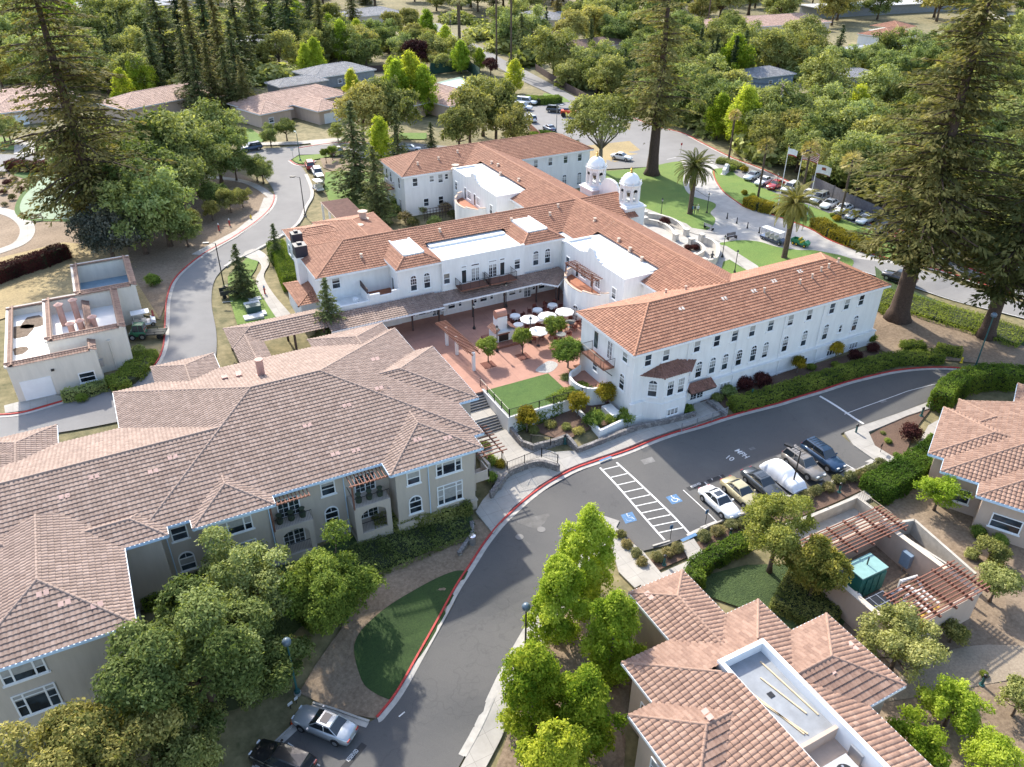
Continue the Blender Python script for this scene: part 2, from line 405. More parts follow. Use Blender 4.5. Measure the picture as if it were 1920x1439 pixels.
def resample(pts, step):
    out = [pts[0]]; 
    for a, b in zip(pts[:-1], pts[1:]):
        d = math.dist(a, b); n = max(1, int(d/step))
        for i in range(1, n+1): out.append((a[0]+(b[0]-a[0])*i/n, a[1]+(b[1]-a[1])*i/n))
    return out
def kerb(pts, side=1, name='kerb', mat=None, label=None):
    """kerb stone 0.15 wide, 0.14 high with a pale gutter pan on the road side (side = +1: road on the left)"""
    mb = MB(); s = side; pts = resample(pts, 2.0)
    strip_mesh(pts, [(s*.0, -.05), (s*.0, .17), (-s*.16, .17), (-s*.16, -.05)][::(1 if s < 0 else -1)], mb, 0)
    strip_mesh(pts, [(s*.45, .075), (s*.01, .068)][::(1 if s < 0 else -1)], mb, 1)
    o = mb.build(name, [mat or REDP, KERB]); o['kind'] = 'structure'; return o

# tiled roofs ---------------------------------------------------------------
class Roof:
    def __init__(s, cw=.34, cl=.42, amp=.06, step=.055, smp=4): s.V = []; s.F = []; s.U = []; s.cw, s.cl, s.amp, s.st, s.smp = cw, cl, amp, step, smp; s.caps = MB()
    def face(s, poly, eave=None):
        """poly: planar convex 3D polygon, first edge is the eave unless eave dir given"""
        P = [Vector(p) for p in poly]
        e = Vector(eave) if eave else (P[1]-P[0]); e.z = 0; e.normalize()
        n = Vector((0, 0, 0))
        for i in range(len(P)): n += P[i].cross(P[(i+1) % len(P)])
        n.normalize()
        if n.z < 0: n = -n
        sl_ = n.cross(e).normalized()
        if sl_.z < 0: sl_ = -sl_; e = -e
        o = P[0]; q = [((p-o).dot(e), (p-o).dot(sl_)) for p in P]
        a0 = min(x for x, _ in q); a1 = max(x for x, _ in q); b0 = min(y for _, y in q); b1 = max(y for _, y in q)
        if b1-b0 < .05 or a1-a0 < .05: return
        cw, cl, K = s.cw, s.cl, s.smp
        i0 = math.floor(a0/cw); i1 = math.ceil(a1/cw); nx = (i1-i0)*K+1
        xs = np.array([ (i0+i/K)*cw for i in range(nx)])
        prof = {4: [0, .8, 1, .8], 3: [0, .95, .95], 2: [0, 1]}[K]
        hx = np.array([prof[i % K]*s.amp for i in range(nx)])
        rows = []
        j = math.floor((b0)/cl)
        while j*cl < b1: rows += [(j*cl, s.st), ((j+1)*cl-.012, 0)]; j += 1
        ny = len(rows)
        X, Yv = np.meshgrid(xs, [r[0] for r in rows]); hh = hx[None, :]+np.array([r[1] for r in rows])[:, None]
        on, en, sn, nn = (np.array(t) for t in (o, e, sl_, n))
        co = on+X[..., None]*en+Yv[..., None]*sn+(hh[..., None])*nn
        idx = np.arange(nx*ny).reshape(ny, nx)
        F = np.stack([idx[:-1, :-1], idx[:-1, 1:], idx[1:, 1:], idx[1:, :-1]], -1).reshape(-1, 4)
        # drop cells clearly outside polygon (bbox test per edge), clip the rest
        cx = (X[:-1, :-1]+X[1:, 1:]).ravel()/2; cy = (Yv[:-1, :-1]+Yv[1:, 1:]).ravel()/2
        keep = np.ones(len(F), bool); m_ = len(q)
        ar = sum(q[i][0]*q[(i+1) % m_][1]-q[(i+1) % m_][0]*q[i][1] for i in range(m_)); sg = 1 if ar > 0 else -1
        edges = []
        for i in range(m_):
            ax, ay = q[i]; bx, by = q[(i+1) % m_]; dx, dy = bx-ax, by-ay; L_ = math.hypot(dx, dy)
            if L_ < 1e-4: continue
            nx_, ny_ = -dy/L_*sg, dx/L_*sg   # inward
            dd = (cx-ax)*nx_+(cy-ay)*ny_; keep &= dd > -.3; edges.append((ax, ay, nx_, ny_))
        F = F[keep]
        me = bpy.data.meshes.new('t'); me.from_pydata(co.reshape(-1, 3).tolist(), [], F.tolist())
        bm = bmesh.new(); bm.from_mesh(me); bpy.data.meshes.remove(me)
        for ax, ay, nx_, ny_ in edges:
            pc = o+e*ax+sl_*ay; pn = e*nx_+sl_*ny_
            bmesh.ops.bisect_plane(bm, geom=bm.verts[:]+bm.edges[:]+bm.faces[:], plane_co=pc, plane_no=pn, clear_inner=True, dist=1e-4)
        b = len(s.V); bm.verts.index_update()
        s.V += [tuple(v.co) for v in bm.verts]
        uvs = [((v.co-o).dot(e)/cw, (v.co-o).dot(sl_)/cl) for v in bm.verts]
        ho = len(s.F)*7
        for f in bm.faces:
            ids = [v.index for v in f.verts]
            s.F.append([b+i for i in ids])
            cxy = [sum(uvs[i][0] for i in ids)/len(ids), sum(uvs[i][1] for i in ids)/len(ids)]
            s.U += [(cxy[0]+ho, cxy[1])]*len(ids)
        bm.free()
    def cap(s, a, b, r=.13):
        a = Vector(a); b = Vector(b); L_ = (b-a).length
        if L_ < .2: return
        n = max(1, int(L_/.42)); d = (b-a)/n
        for i in range(n):
            s.caps.tube([a+d*i, a+d*(i+1.05)], [r*1.12, r*.92], 6, caps=False)
    def hip(s, x0, x1, y0, y1, z, sl_=.32, sides='NSEW', capit=True, trim=None):
        w_ = x1-x0; d_ = y1-y0; h = min(w_, d_)/2
        ew = ('E' in sides)+('W' in sides); ns = ('N' in sides)+('S' in sides)
        if ew == 1 and ns == 2: h = d_/2
        if ns == 1 and ew == 2: h = w_/2
        if trim: h = min(h, trim)
        zt = z+h*sl_
        xa, xb, ya, yb = x0+(h if 'W' in sides else 0), x1-(h if 'E' in sides else 0), y0+(h if 'S' in sides else 0), y1-(h if 'N' in sides else 0)
        A = [(x0,y0,z),(x1,y0,z),(x1,y1,z),(x0,y1,z)]; B = [(xa,ya,zt),(xb,ya,zt),(xb,yb,zt),(xa,yb,zt)]
        for k, sd_ in enumerate('SENW'):
            if sd_ in sides:
                p = [A[k], A[(k+1) % 4], B[(k+1) % 4], B[k]]
                if (Vector(p[2])-Vector(p[3])).length < .01: p = p[:3]
                s.face(p)
        if capit:
            for k, c_ in enumerate(('SW', 'SE', 'NE', 'NW')):
                if c_[0] in sides and c_[1] in sides: s.cap(A[k], B[k])
            if not trim:
                if xb-xa > yb-ya+.1: s.cap(B[0], B[1])
                elif yb-ya > .1: s.cap(B[0], B[3])
        return zt, B
    def build(s, mat, parent, name='roof', label=None):
        off = parent.location
        me = bpy.data.meshes.new(name)
        me.from_pydata([(a-off[0], b-off[1], c-off[2]) for a, b, c in s.V], [], s.F)
        uv = me.uv_layers.new(name='UVMap'); uv.data.foreach_set('uv', np.array(s.U, 'f').ravel())
        me.materials.append(mat); me.update()
        o = bpy.data.objects.new(name, me); C.objects.link(o); o.parent = parent
        if label: o['label'] = label
        if s.caps.f:
            cm = s.caps.mesh('ridge_tiles', mat, off, smooth=True)
            c = bpy.data.objects.new('ridge_tiles', cm); C.objects.link(c); c.parent = o
        return o

# windows -------------------------------------------------------------------
WCACHE = {}; WR = random.Random(3); BLIND = plain('pale_blind', (.34, .34, .33), .7, var=.15, scale=3)
def win_mesh(wd, ht, style, var=0):
    """window in its own frame: x along wall, y out of wall (0 = wall face), z up from sill; returns frame, pane meshes"""
    k = (round(wd, 2), round(ht, 2), style, var)
    if k in WCACHE: return WCACHE[k]
    f = MB(); g = MB(); t = .09; d = .07; mats = [TRIM]
    arch = 'arch' in style
    hb = ht-(wd/2 if arch else 0)
    if 'door' not in style: f.box(-wd/2-.12, wd/2+.12, 0, .12, -.12, 0)
    f.box(-wd/2-.02, -wd/2+t, 0, d, 0, hb); f.box(wd/2-t, wd/2+.02, 0, d, 0, hb)
    f.box(-wd/2+t, wd/2-t, 0, d-.003, 0, t)
    if arch:
        n = 10; ro = wd/2+.02; ri = wd/2-t
        for i in range(n):
            a0, a1 = math.pi*i/n, math.pi*(i+1)/n
            q = [(ro*math.cos(a0), ro*math.sin(a0)), (ro*math.cos(a1), ro*math.sin(a1)), (ri*math.cos(a1), ri*math.sin(a1)), (ri*math.cos(a0), ri*math.sin(a0))]
            f.add([(x, y_, hb+z_) for y_ in (0, d) for x, z_ in q], [(0,1,2,3),(7,6,5,4),(0,4,5,1),(2,6,7,3)])
        g.add([(wd/2*math.cos(math.pi*i/n)*.95, .025, hb+wd/2*math.sin(math.pi*i/n)*.95) for i in range(n+1)], [tuple(range(n+1))])
        f.box(-wd/2+t, wd/2-t, 0, d-.002, hb-t/2, hb+t/2)
        f.box(-.02, .02, .0, d-.02, hb+t/2, hb+wd/2-t)
    else: f.box(-wd/2+t, wd/2-t, 0, d-.003, hb-t, hb)
    if 'hung' in style: f.box(-wd/2+t, wd/2-t, 0, d-.01, hb*.48, hb*.48+.07)
    if 'grid' in style:
        for x in (-wd/6, wd/6): f.box(x-.014, x+.014, 0, .05, hb*.5, hb-t)
        f.box(-wd/2+t, wd/2-t, 0, .048, hb*.73, hb*.73+.03)
    if 'french' in style:
        f.box(-.05, .05, 0, d-.004, 0, hb)
        for x in (-wd/4, wd/4): f.box(x-.015, x+.015, 0, .05, t, hb-t)
        for i in range(1, 4): f.box(-wd/2+t, wd/2-t, 0, .047, hb*i/4-.014, hb*i/4+.014)
    if 'triple' in style:
        for x in (-wd*.25, wd*.25): f.box(x-.06, x+.06, 0, d-.004, t, hb-t)
        for x0, x1 in ((-wd/2+t, -wd*.25-.06), (wd*.25+.06, wd/2-t)): f.box(x0, x1, 0, d-.012, hb*.45, hb*.45+.06)
        if 'transom' in style: f.box(-wd/2+t, wd/2-t, 0, d-.008, hb*.78, hb*.78+.08)
    if 'slats' in style:
        for x in (-wd/6, wd/6): f.box(x-.05, x+.05, 0, d-.01, t, hb-t)
    g.box(-wd/2+.03, wd/2-.03, .005, .028, .03, hb-.02)
    if var and 'green' not in style: g.box(-wd/2+.06, wd/2-.06, .029, .034, hb*(.72, .45, .25)[var-1], hb-.04, 1)
    r = (f.mesh('window_frame', TRIM), g.mesh('pane', [GREENGLASS if 'green' in style else GLASS, BLIND]))
    WCACHE[k] = r; return r
def window(parent, x, y, z, ang, wd, ht, style='hung', name=None, label=None):
    """ang: direction the window faces (world, radians)"""
    f, g = win_mesh(wd, ht, style, WR.choice((0, 0, 1, 1, 2, 3)))
    o = bpy.data.objects.new(name or ('door' if 'door' in style else 'window'), f); C.objects.link(o)
    o.parent = parent; p = parent.location
    # local y must point along facing; local x along the wall
    o.location = (x-p[0], y-p[1], z-p[2]); o.rotation_euler = (0, 0, ang-math.pi/2)
    q = bpy.data.objects.new('pane', g); C.objects.link(q); q.parent = o
    if label: o['label'] = label
    return o
SOUTH, NORTH, EAST, WEST = -math.pi/2, math.pi/2, 0, math.pi
# ================================================================ the setting
def make_ground():
    def ax(lo, hi, a, b, st):
        v = list(np.arange(a, b+.01, st)); s_ = st
        while v[-1] < hi: s_ *= 1.25; v.append(v[-1]+s_)
        s_ = st
        while v[0] > lo: s_ *= 1.25; v.insert(0, v[0]-s_)
        return np.array(v)
    xs = ax(-900, 1100, -80, 80, 2); ys = ax(-140, 1500, -50, 100, 2)
    X, Y = np.meshgrid(xs, ys); Z = H(X.ravel(), Y.ravel()).reshape(X.shape)
    far = np.clip((Y-150)/250, 0, 1)
    Z = Z-.1+far*(.8*np.sin(X*.021)+.8*np.sin(Y*.017+X*.01))
    nx, ny = len(xs), len(ys); idx = np.arange(nx*ny).reshape(ny, nx)
    F = np.stack([idx[:-1, :-1], idx[:-1, 1:], idx[1:, 1:], idx[1:, :-1]], -1).reshape(-1, 4)
    me = bpy.data.meshes.new('ground'); me.from_pydata(np.stack([X, Y, Z], -1).reshape(-1, 3).tolist(), [], F.tolist())
    me.materials.append(G_FAR); me.polygons.foreach_set('use_smooth', [True]*len(F))
    o = bpy.data.objects.new('ground', me); C.objects.link(o); structure(o)
make_ground()
UV = lambda l: [(a, -b) for a, b in l]
LAY = .02
# bare earth, mulch and dry grass
drape('bare_earth', PX([(560,1300),(590,1250),(640,1180),(660,1120),(720,1060),(800,1020),(880,975),(935,975),(870,1100),(790,1230),(712,1350),(640,1335)]), .03, G_EARTH)
drape('planting_bed', PX([(640,1010),(760,985),(880,962),(892,985),(800,1030),(700,1080),(560,1180),(500,1240),(430,1200),(520,1060)]), .05, G_IVY, kind='stuff', label='ivy and low ground cover below the beige building')
drape('bare_earth', PX([(930,1439),(1000,1240),(1060,1150),(1180,1130),(1240,1200),(1180,1300),(1170,1439),(1170,1560),(880,1560)]), .03, G_EARTH)
drape('bare_earth', PX([(1560,1130),(1640,960),(1740,900),(1920,960),(2050,1000),(2050,1500),(1800,1560),(1640,1400),(1560,1280)]), .03, G_EARTH)
drape('ivy_bank', PX([(1300,1085),(1400,1060),(1530,1060),(1600,1130),(1560,1220),(1440,1160),(1330,1120)]), .06, G_IVY, kind='stuff', label='dark ivy bank between the hedge and the tiled roofs')
drape('bark_bed', PX([(1135,1010),(1180,1010),(1215,1052),(1275,1025),(1290,1045),(1210,1082),(1165,1068)]), .06, G_BARK)
drape('bark_bed', PX([(1300,1020),(1400,980),(1520,930),(1640,880),(1665,893),(1550,950),(1420,1000),(1322,1044)]), .06, G_BARK)
drape('bark_bed', PX([(1628,818),(1700,775),(1745,768),(1720,800),(1700,845),(1690,868),(1640,838)]), .07, G_BARK)
drape('planting_bed', PX([(1190,805),(1260,798),(1330,775),(1430,745),(1530,715),(1600,690),(1680,670),(1640,655),(1590,665),(1500,690),(1400,715),(1320,745),(1290,785)]), .05, G_BARK)
drape('bare_earth', PX([(1610,640),(1640,600),(1700,590),(1800,600),(1920,640),(2100,700),(2100,760),(1920,690),(1760,675),(1680,668)]), .04, G_EARTH)
drape('bare_earth', PX([(1640,560),(1700,560),(1850,620),(1920,650),(1920,660),(1800,650),(1700,640),(1640,620)]), .05, G_EARTH)
drape('rough_grass_bank', PX([(1640,500),(1680,535),(1800,580),(1920,625),(2050,690),(1920,650),(1850,620),(1760,590),(1690,560),(1645,555)]), .09, G_IVY, kind='stuff', label='rough green bank under the two giant redwoods')
drape('planting_bed', PX([(960,800),(1010,812),(1060,828),(1120,800),(1185,790),(1180,740),(1100,745),(1010,770),(958,780)]), .05, G_BARK)
drape('bare_earth', PX([(335,345),(440,320),(505,355),(500,395),(440,440),(380,475),(330,520),(300,600),(250,520),(230,420)]), .04, G_EARTH)
drape('dry_grass', PX([(-60,500),(120,455),(300,470),(330,520),(300,600),(150,560),(30,590),(-60,620)]), .035, G_DRY, kind='stuff', label='dry straw grass behind the utility building')
drape('bare_earth', PX([(-80,322),(60,325),(200,322),(320,340),(250,430),(120,470),(-60,500)]), .03, G_EARTH)
drape('bare_earth', PX([(600,297),(700,300),(720,320),(640,328),(606,315)]), .06, G_EARTH)
drape('dry_grass', PX([(1090,275),(1180,265),(1210,290),(1140,308),(1090,300)]), .05, G_DRY, kind='stuff', label='dry grass under the tall tree by the back wing')
# lawns
drape('lawn', PX([(610,324),(650,322),(760,330),(760,400),(690,420),(660,395),(616,376),(608,350)]), .08, G_LAWN, side=.1)
drape('lawn', PX([(548,300),(560,293),(600,290),(630,292),(590,300),(575,308),(556,307)]), .1, G_LAWN, side=.1)
drape('lawn', spline(PX([(1110,320),(1136,322),(1210,315),(1278,305),(1281,345),(1295,367),(1335,380),(1342,388),(1332,400),(1341,412),(1335,426),(1318,434),(1295,433),(1250,412),(1210,393),(1150,375),(1110,360)]), 6, True), .1, G_LAWN, side=.15)
drape('lawn', spline(PX([(1350,459),(1361,455),(1386,452),(1421,454),(1456,464),(1497,470),(1535,472),(1600,490),(1560,520),(1450,520),(1417,501),(1380,478)]), 6, True), .1, G_LAWN, side=.15)
drape('lawn', PX([(1356,492),(1368,488),(1400,508),(1390,525),(1350,515)]), .1, G_LAWN, side=.15)
drape('lawn', spline(PX([(1337,319),(1368,318),(1381,330),(1404,341),(1441,358),(1502,381),(1557,402),(1610,424),(1700,462),(1700,490),(1640,478),(1560,452),(1517,428),(1441,400),(1401,390),(1381,380),(1355,360),(1340,337)]), 5, True), .1, G_LAWN, side=.15)
drape('lawn', PX([(1020,175),(1055,182),(1070,192),(1010,196)]), .1, G_LAWN, side=.15)
drape('lawn', PX([(-60,280),(30,282),(28,262),(0,258),(-60,262)]), .08, G_LAWN); drape('lawn', PX([(66,284),(190,284),(185,262),(66,262)]), .08, G_LAWN)
drape('lawn', PX([(440,245),(470,242),(500,262),(480,272),(440,262)]), .08, G_LAWN); drape('lawn', PX([(748,262),(800,262),(800,250),(748,250)]), .08, G_LAWN)
drape('lawn', PX([(427,520),(470,478),(485,490),(480,505),(470,520),(500,560),(530,580),(530,600),(445,610),(430,560)]), .08, G_LAWN, side=.1)
sp = spline(PX([(878,1072),(850,1073),(800,1095),(740,1130),(690,1170),(668,1200),(665,1230),(680,1280),(705,1302),(730,1312)]), 6)
drape('lawn', sp+PX([(745,1300),(800,1215),(840,1145),(872,1085)]), .09, G_LAWNK, side=.1)
# roads
R3L = spline(PX([(707,1347),(716,1338),(760,1276),(830,1150),(880,1065),(915,1012),(960,962),(1010,920),(1060,890),(1120,866),(1200,838),(1270,812),(1350,788),(1430,766),(1530,737),(1600,715),(1680,697),(1750,691),(1820,694),(1920,708),(2050,745)]), 6)
R3R = spline(PX([(2060,800),(1920,735),(1830,728),(1745,752),(1690,773),(1620,797),(1583,811),(1578,817),(1600,835),(1641,864)]), 5)
lot = PX([(1641,864),(1560,905),(1440,945),(1330,985),(1290,1006),(1250,1023),(1205,1034),(1172,1007),(1145,977),(1128,968)])
R3B = spline(PX([(1128,968),(1085,1040),(986,1192),(911,1342),(860,1439),(800,1560)]), 5)
drape('front_road', R3L+R3R+lot[1:]+R3B[1:]+PX([(440,1560),(495,1417),(520,1392),(552,1362),(586,1320),(626,1332),(670,1348),(692,1355)]), .05, ASPH, step=1)
left_in = spline(PX([(460,303),(497,335),(515,367),(500,400),(443,443),(380,479),(333,519),(315,558),(311,607),(306,657),(283,693),(217,725),(123,753),(50,774),(0,780),(-60,780)]), 6)
left_out = spline(PX([(543,302),(567,315),(587,360),(575,390),(555,425),(487,467),(440,490),(412,512),(399,537),(397,573),(406,627),(403,680),(380,730),(330,765),(220,792),(110,812),(0,822),(-60,822)]), 6)
drape('left_road', left_in+left_out[::-1], .05, ASPHL)
drape('villa_street', PX([(-160,292),(0,290),(60,291),(300,292),(480,280),(533,277),(583,273),(640,268),(760,268),(880,278),(985,262),(1000,285),(870,310),(700,300),(600,290),(560,291),(543,302),(460,303),(350,312),(200,318),(60,322),(-160,322)]), .055, ASPHL)
drape('car_park', PX([(975,212),(1000,200),(1030,198),(1062,192),(1105,205),(1150,228),(1210,262),(1200,285),(1150,300),(1108,312),(1085,262),(1060,270),(1020,262),(985,240)]), .045, ASPHL)
drape('far_road', spline(PX([(735,5),(790,38),(833,72),(890,100),(930,125),(985,155),(1040,180),(1110,212),(1200,236)]), 5)+spline(PX([(1200,222),(1110,198),(1052,168),(1000,140),(945,113),(905,90),(850,64),(808,32),(755,0)]), 5), .06, ASPHL)
drape('main_drive', PX([(1150,300),(1137,300),(1137,318),(1210,314),(1278,303),(1300,312),(1330,300),(1340,300),(1365,322),(1400,340),(1450,362),(1500,385),(1560,410),(1610,428),(1700,465),(1800,510),(1920,560),(2100,640),(2100,600),(1920,540),(1800,497),(1700,453),(1640,424),(1600,402),(1560,384),(1500,352),(1430,318),(1370,295),(1316,268),(1280,250),(1233,238),(1185,222),(1180,250),(1210,270)]), .05, ASPHL)
drape('entrance_plaza', PX([(1190,385),(1210,380),(1278,300),(1300,308),(1330,300),(1350,318),(1345,340),(1360,362),(1400,392),(1441,402),(1517,430),(1560,454),(1640,480),(1700,495),(1640,500),(1610,505),(1600,520),(1540,560),(1380,560),(1280,500),(1200,450)]), .06, CONCP)
drape('lower_drive', PX([(1560,480),(1640,490),(1700,500),(1810,537),(1920,570),(2100,640),(2100,680),(1920,598),(1800,567),(1672,527),(1607,508),(1560,500)]), .075, ASPHL)
# pavements
drape('pavement', PX([(892,962),(925,1003),(960,955),(1010,913),(1060,883),(1120,860),(1200,831),(1270,806),(1365,775),(1340,750),(1300,760),(1310,778),(1260,790),(1180,812),(1120,830),(1075,848),(1040,850),(1000,840),(948,880),(935,905),(905,940)]), .16, CONC, side=.2)
drape('pavement', ribbon(R3B, 1.75, -.16), .15, CONC, side=.2, step=1)
drape('pavement', PX([(1135,985),(1145,980),(1175,1012),(1207,1038),(1240,1078),(1190,1105),(1160,1075)]), .165, CONC, side=.2)
drape('pavement', PX([(1200,1095),(1300,1050),(1420,1005),(1550,955),(1665,897),(1690,870),(1720,835),(1740,800),(1758,790),(1765,810),(1730,860),(1690,905),(1560,970),(1420,1022),(1300,1070),(1205,1112)]), .17, CONC, side=.2)
drape('pavement', PX([(1275,1023),(1300,1012),(1322,1044),(1294,1055)]), .175, CONC, side=.2)
drape('pavement', PX([(1583,813),(1620,799),(1690,775),(1745,754),(1752,765),(1700,782),(1628,812),(1640,838),(1690,868),(1668,895),(1641,866),(1600,837)]), .165, CONC, side=.2)
drape('garage_apron', PX([(35,755),(100,742),(130,745),(123,750),(50,771),(10,776),(8,762)]), .09, CONC)
drape('garden_path', spline(PX([(460,473),(480,468),(500,480),(505,495),(495,520),(515,555),(545,590)]), 5)+spline(PX([(520,600),(500,570),(480,530),(490,505),(485,492),(470,487),(455,480)]), 5), .1, CONC, side=.1)
drape('garden_path', ribbon(spline(PX([(512,372),(480,350),(440,338),(370,332),(340,335)]), 5), .7, .7), .1, CONC, side=.1)
drape('roadside_path', PX([(515,372),(503,402),(446,445),(383,481),(360,478),(440,435),(485,398),(495,372)]), .12, CONC, side=.15)
drape('garden_path', ribbon(spline(PX([(-60,380),(10,398),(40,412),(52,432),(40,455),(0,472),(-60,490)]), 6), 1.1, 1.1), .08, CONC, side=.1)
drape('putting_green', spline(PX([(60,330),(150,328),(160,330),(160,405),(110,412),(60,410),(38,395),(45,370),(68,345)]), 6, True), .12, plain('putting_turf', (.25, .32, .22), .95, var=.08))
drape('putting_fringe', spline(PX([(25,325),(150,324),(165,330),(165,412),(110,416),(50,414),(28,398),(36,370),(55,348),(50,338)]), 6, True), .09, G_LAWND)
drape('driveway', PX([(28,262),(66,262),(64,290),(26,290)]), .1, CONC); drape('driveway', PX([(580,266),(640,262),(650,270),(585,275)]), .1, CONC)
drape('garden_path', PX([(480,274),(560,272),(640,264),(640,259),(560,266),(480,269)]), .11, CONC)
drape('garden_path', PX([(1287,421),(1297,429),(1340,436),(1350,455),(1270,430),(1205,402),(1205,390)]), .13, CONC)
drape('garden_path', PX([(1350,461),(1362,463),(1420,500),(1440,525),(1425,530),(1398,507)]), .14, CONC)
drape('service_path', PX([(1735,900),(1790,925),(1830,950),(1810,960),(1700,910)]), .09, CONC)
drape('dirt_path', spline(PX([(1640,1320),(1690,1290),(1740,1262),(1800,1245),(1920,1240),(2050,1245)]), 5)+spline(PX([(2050,1215),(1920,1212),(1850,1210),(1790,1218),(1730,1240),(1660,1290),(1620,1310)]), 5), .06, m_ground('path_grit', [(.3, (.22, .17, .12)), (.7, (.33, .27, .2))], .3, 6, .2))
# kerbs
kerb(R3L, -1, label='red'); kerb(R3B[:-6], -1, mat=KERB); kerb(R3R[:16], -1, mat=REDP)
kerb(left_in[12:], 1); kerb(left_out[8:40], -1, mat=KERB)
kerb(PX([(692,1356),(670,1349),(626,1333),(586,1321)]), 1, mat=KERB); kerb(PX([(552,1362),(520,1392),(495,1417),(470,1450)]), 1, mat=KERB)
kerb(spline(PX([(1185,222),(1233,239),(1280,251),(1316,269),(1370,296),(1430,319),(1500,353),(1560,385),(1640,425),(1700,454),(1800,498),(1920,541),(2000,570)]), 4), -1)
kerb(spline(PX([(1278,303),(1290,330),(1300,352),(1330,372)]), 4), 1, mat=KERB)
kerb(spline(PX([(1337,319),(1340,337),(1355,360),(1381,380),(1401,392),(1441,402),(1517,430),(1560,454),(1640,480),(1800,520),(1920,560),(2000,590)]), 4), -1)
kerb(PX([(1290,1007),(1330,986),(1400,961),(1450,940),(1560,906),(1640,866)]), 1, mat=KERB)
kerb(spline(PX([(543,302),(556,310),(575,311),(590,302)]), 4), -1, mat=REDP); kerb(spline(PX([(560,279),(620,270),(690,268)]), 4), -1, mat=REDP)
# blue kerb patch
mb = MB(); strip_mesh(resample(PX([(1123,867.5),(1145,859)]), 1), [(.05, .24), (-.2, .24)], mb); o = mb.build('blue_kerb_mark', BLUEP); structure(o)
mb = MB(); strip_mesh(resample(PX([(1278,1019),(1306,1006)]), 1), [(-.1, .24), (.25, .24)], mb); structure(mb.build('blue_kerb_mark', BLUEP))
# road markings
def stripe(p, q, wd=.1, off=.062, name='road_marking', mat=WHITEP):
    pts = resample([tuple(p), tuple(q)], 1.0); mb = MB(); strip_mesh(pts, [(wd/2, off), (-wd/2, off)], mb); return mb
def marks(lst, wd=.1, off=.064, mat=WHITEP, name='road_marking'):
    mb = MB()
    for a, b in lst:
        p, q = PX([a, b]); strip_mesh(resample([p, q], 1.0), [(wd/2, off), (-wd/2, off)], mb)
    return structure(mb.build(name, mat))
marks([((1125,878),(1246,1014)),((1156,868),(1293,1002))], .2)
A0, A1, B0, B1 = (1125,878), (1246,1014), (1156,868), (1293,1002)
lp = lambda a, b, t: (a[0]+(b[0]-a[0])*t, a[1]+(b[1]-a[1])*t)
marks([(lp(A0, A1, t), lp(B0, B1, t+.015)) for t in (.03,.14,.245,.345,.44,.535,.63,.72,.81,.9)], .12)
marks([((1537,744),(1619,796))], .3)
marks([((1583,778),(1640,757)),((1640,757),(1700,735)),((1700,735),(1750,722)),((1750,722),(1790,722))], .08)
marks([((1281,920),(1345,981)),((1321,905),(1352,935)),((1560,857),(1600,880)),((540,1394),(600,1437)),((748,1345),(759,1336))], .1)
marks([((1396,301),(1415,298)),((1404,309),(1425,318)),((1250,300),(1268,296)),((423,536),(447,532)),((418,552),(445,548)),((417,568),(445,565))], .12, .07)
marks([((1610,508),(1672,527)),((1672,527),(1800,568)),((1800,568),(1920,598))], .12, .085)
def ground_text(txt, pa, pb, size, mat=WHITEP, off=.066, name='painted_words'):
    """text lying on the road, running from picture point pa towards pb"""
    a, b = GP(*pa), GP(*pb)
    cu = bpy.data.curves.new(name, 'FONT'); cu.body = txt; cu.size = size; cu.extrude = 0; cu.offset = .008
    ob = bpy.data.objects.new(name, cu); C.objects.link(ob)
    bpy.context.view_layer.update()
    me = bpy.data.meshes.new_from_object(ob.evaluated_get(bpy.context.evaluated_depsgraph_get()))
    bpy.data.objects.remove(ob); me.name = name
    d = (b-a); d.z = 0; L_ = d.length; d.normalize(); n = Vector((-d.y, d.x, 0))
    wd = max(v.co.x for v in me.vertices); k = L_/wd
    for v in me.vertices:
        p = a+d*v.co.x*k+n*v.co.y
        v.co = (p.x, p.y, H(p.x, p.y)+off)
    me.materials.clear(); me.materials.append(mat)
    o = bpy.data.objects.new(name, me); C.objects.link(o); structure(o)
def patch(cpx, l, wd, dirpx, mat, off=.06, name='road_patch'):
    c = GP(*cpx); d = (GP(*dirpx)-c).normalized(); mb = MB()
    mb.obox((c.x, c.y), (d.x, d.y), l, wd, 0, .001)
    vs_ = [(x, y, H(x, y)+off+z) for x, y, z in mb.v]; mb.v = vs_; structure(mb.build(name, mat)); return c, d
ASPHD = plain('dark_patch', (.035, .035, .037), .9)
patch((1305,913), 2.0, .55, (1322,907), ASPHD, .056); ground_text('RESERVED', (1297,916), (1315,908.5), .4)
patch((1343,899), 2.0, .55, (1360,893), ASPHD, .056); ground_text('RESERVED', (1336,902), (1353,896), .4)
patch((663,1420), 2.3, .5, (674,1407), ASPHD, .056); ground_text('RESERVED', (654,1430), (673,1409), .45)
ground_text('10', (1358,859), (1372,866), .95); ground_text('MPH', (1376,846), (1397,861), 1.0)
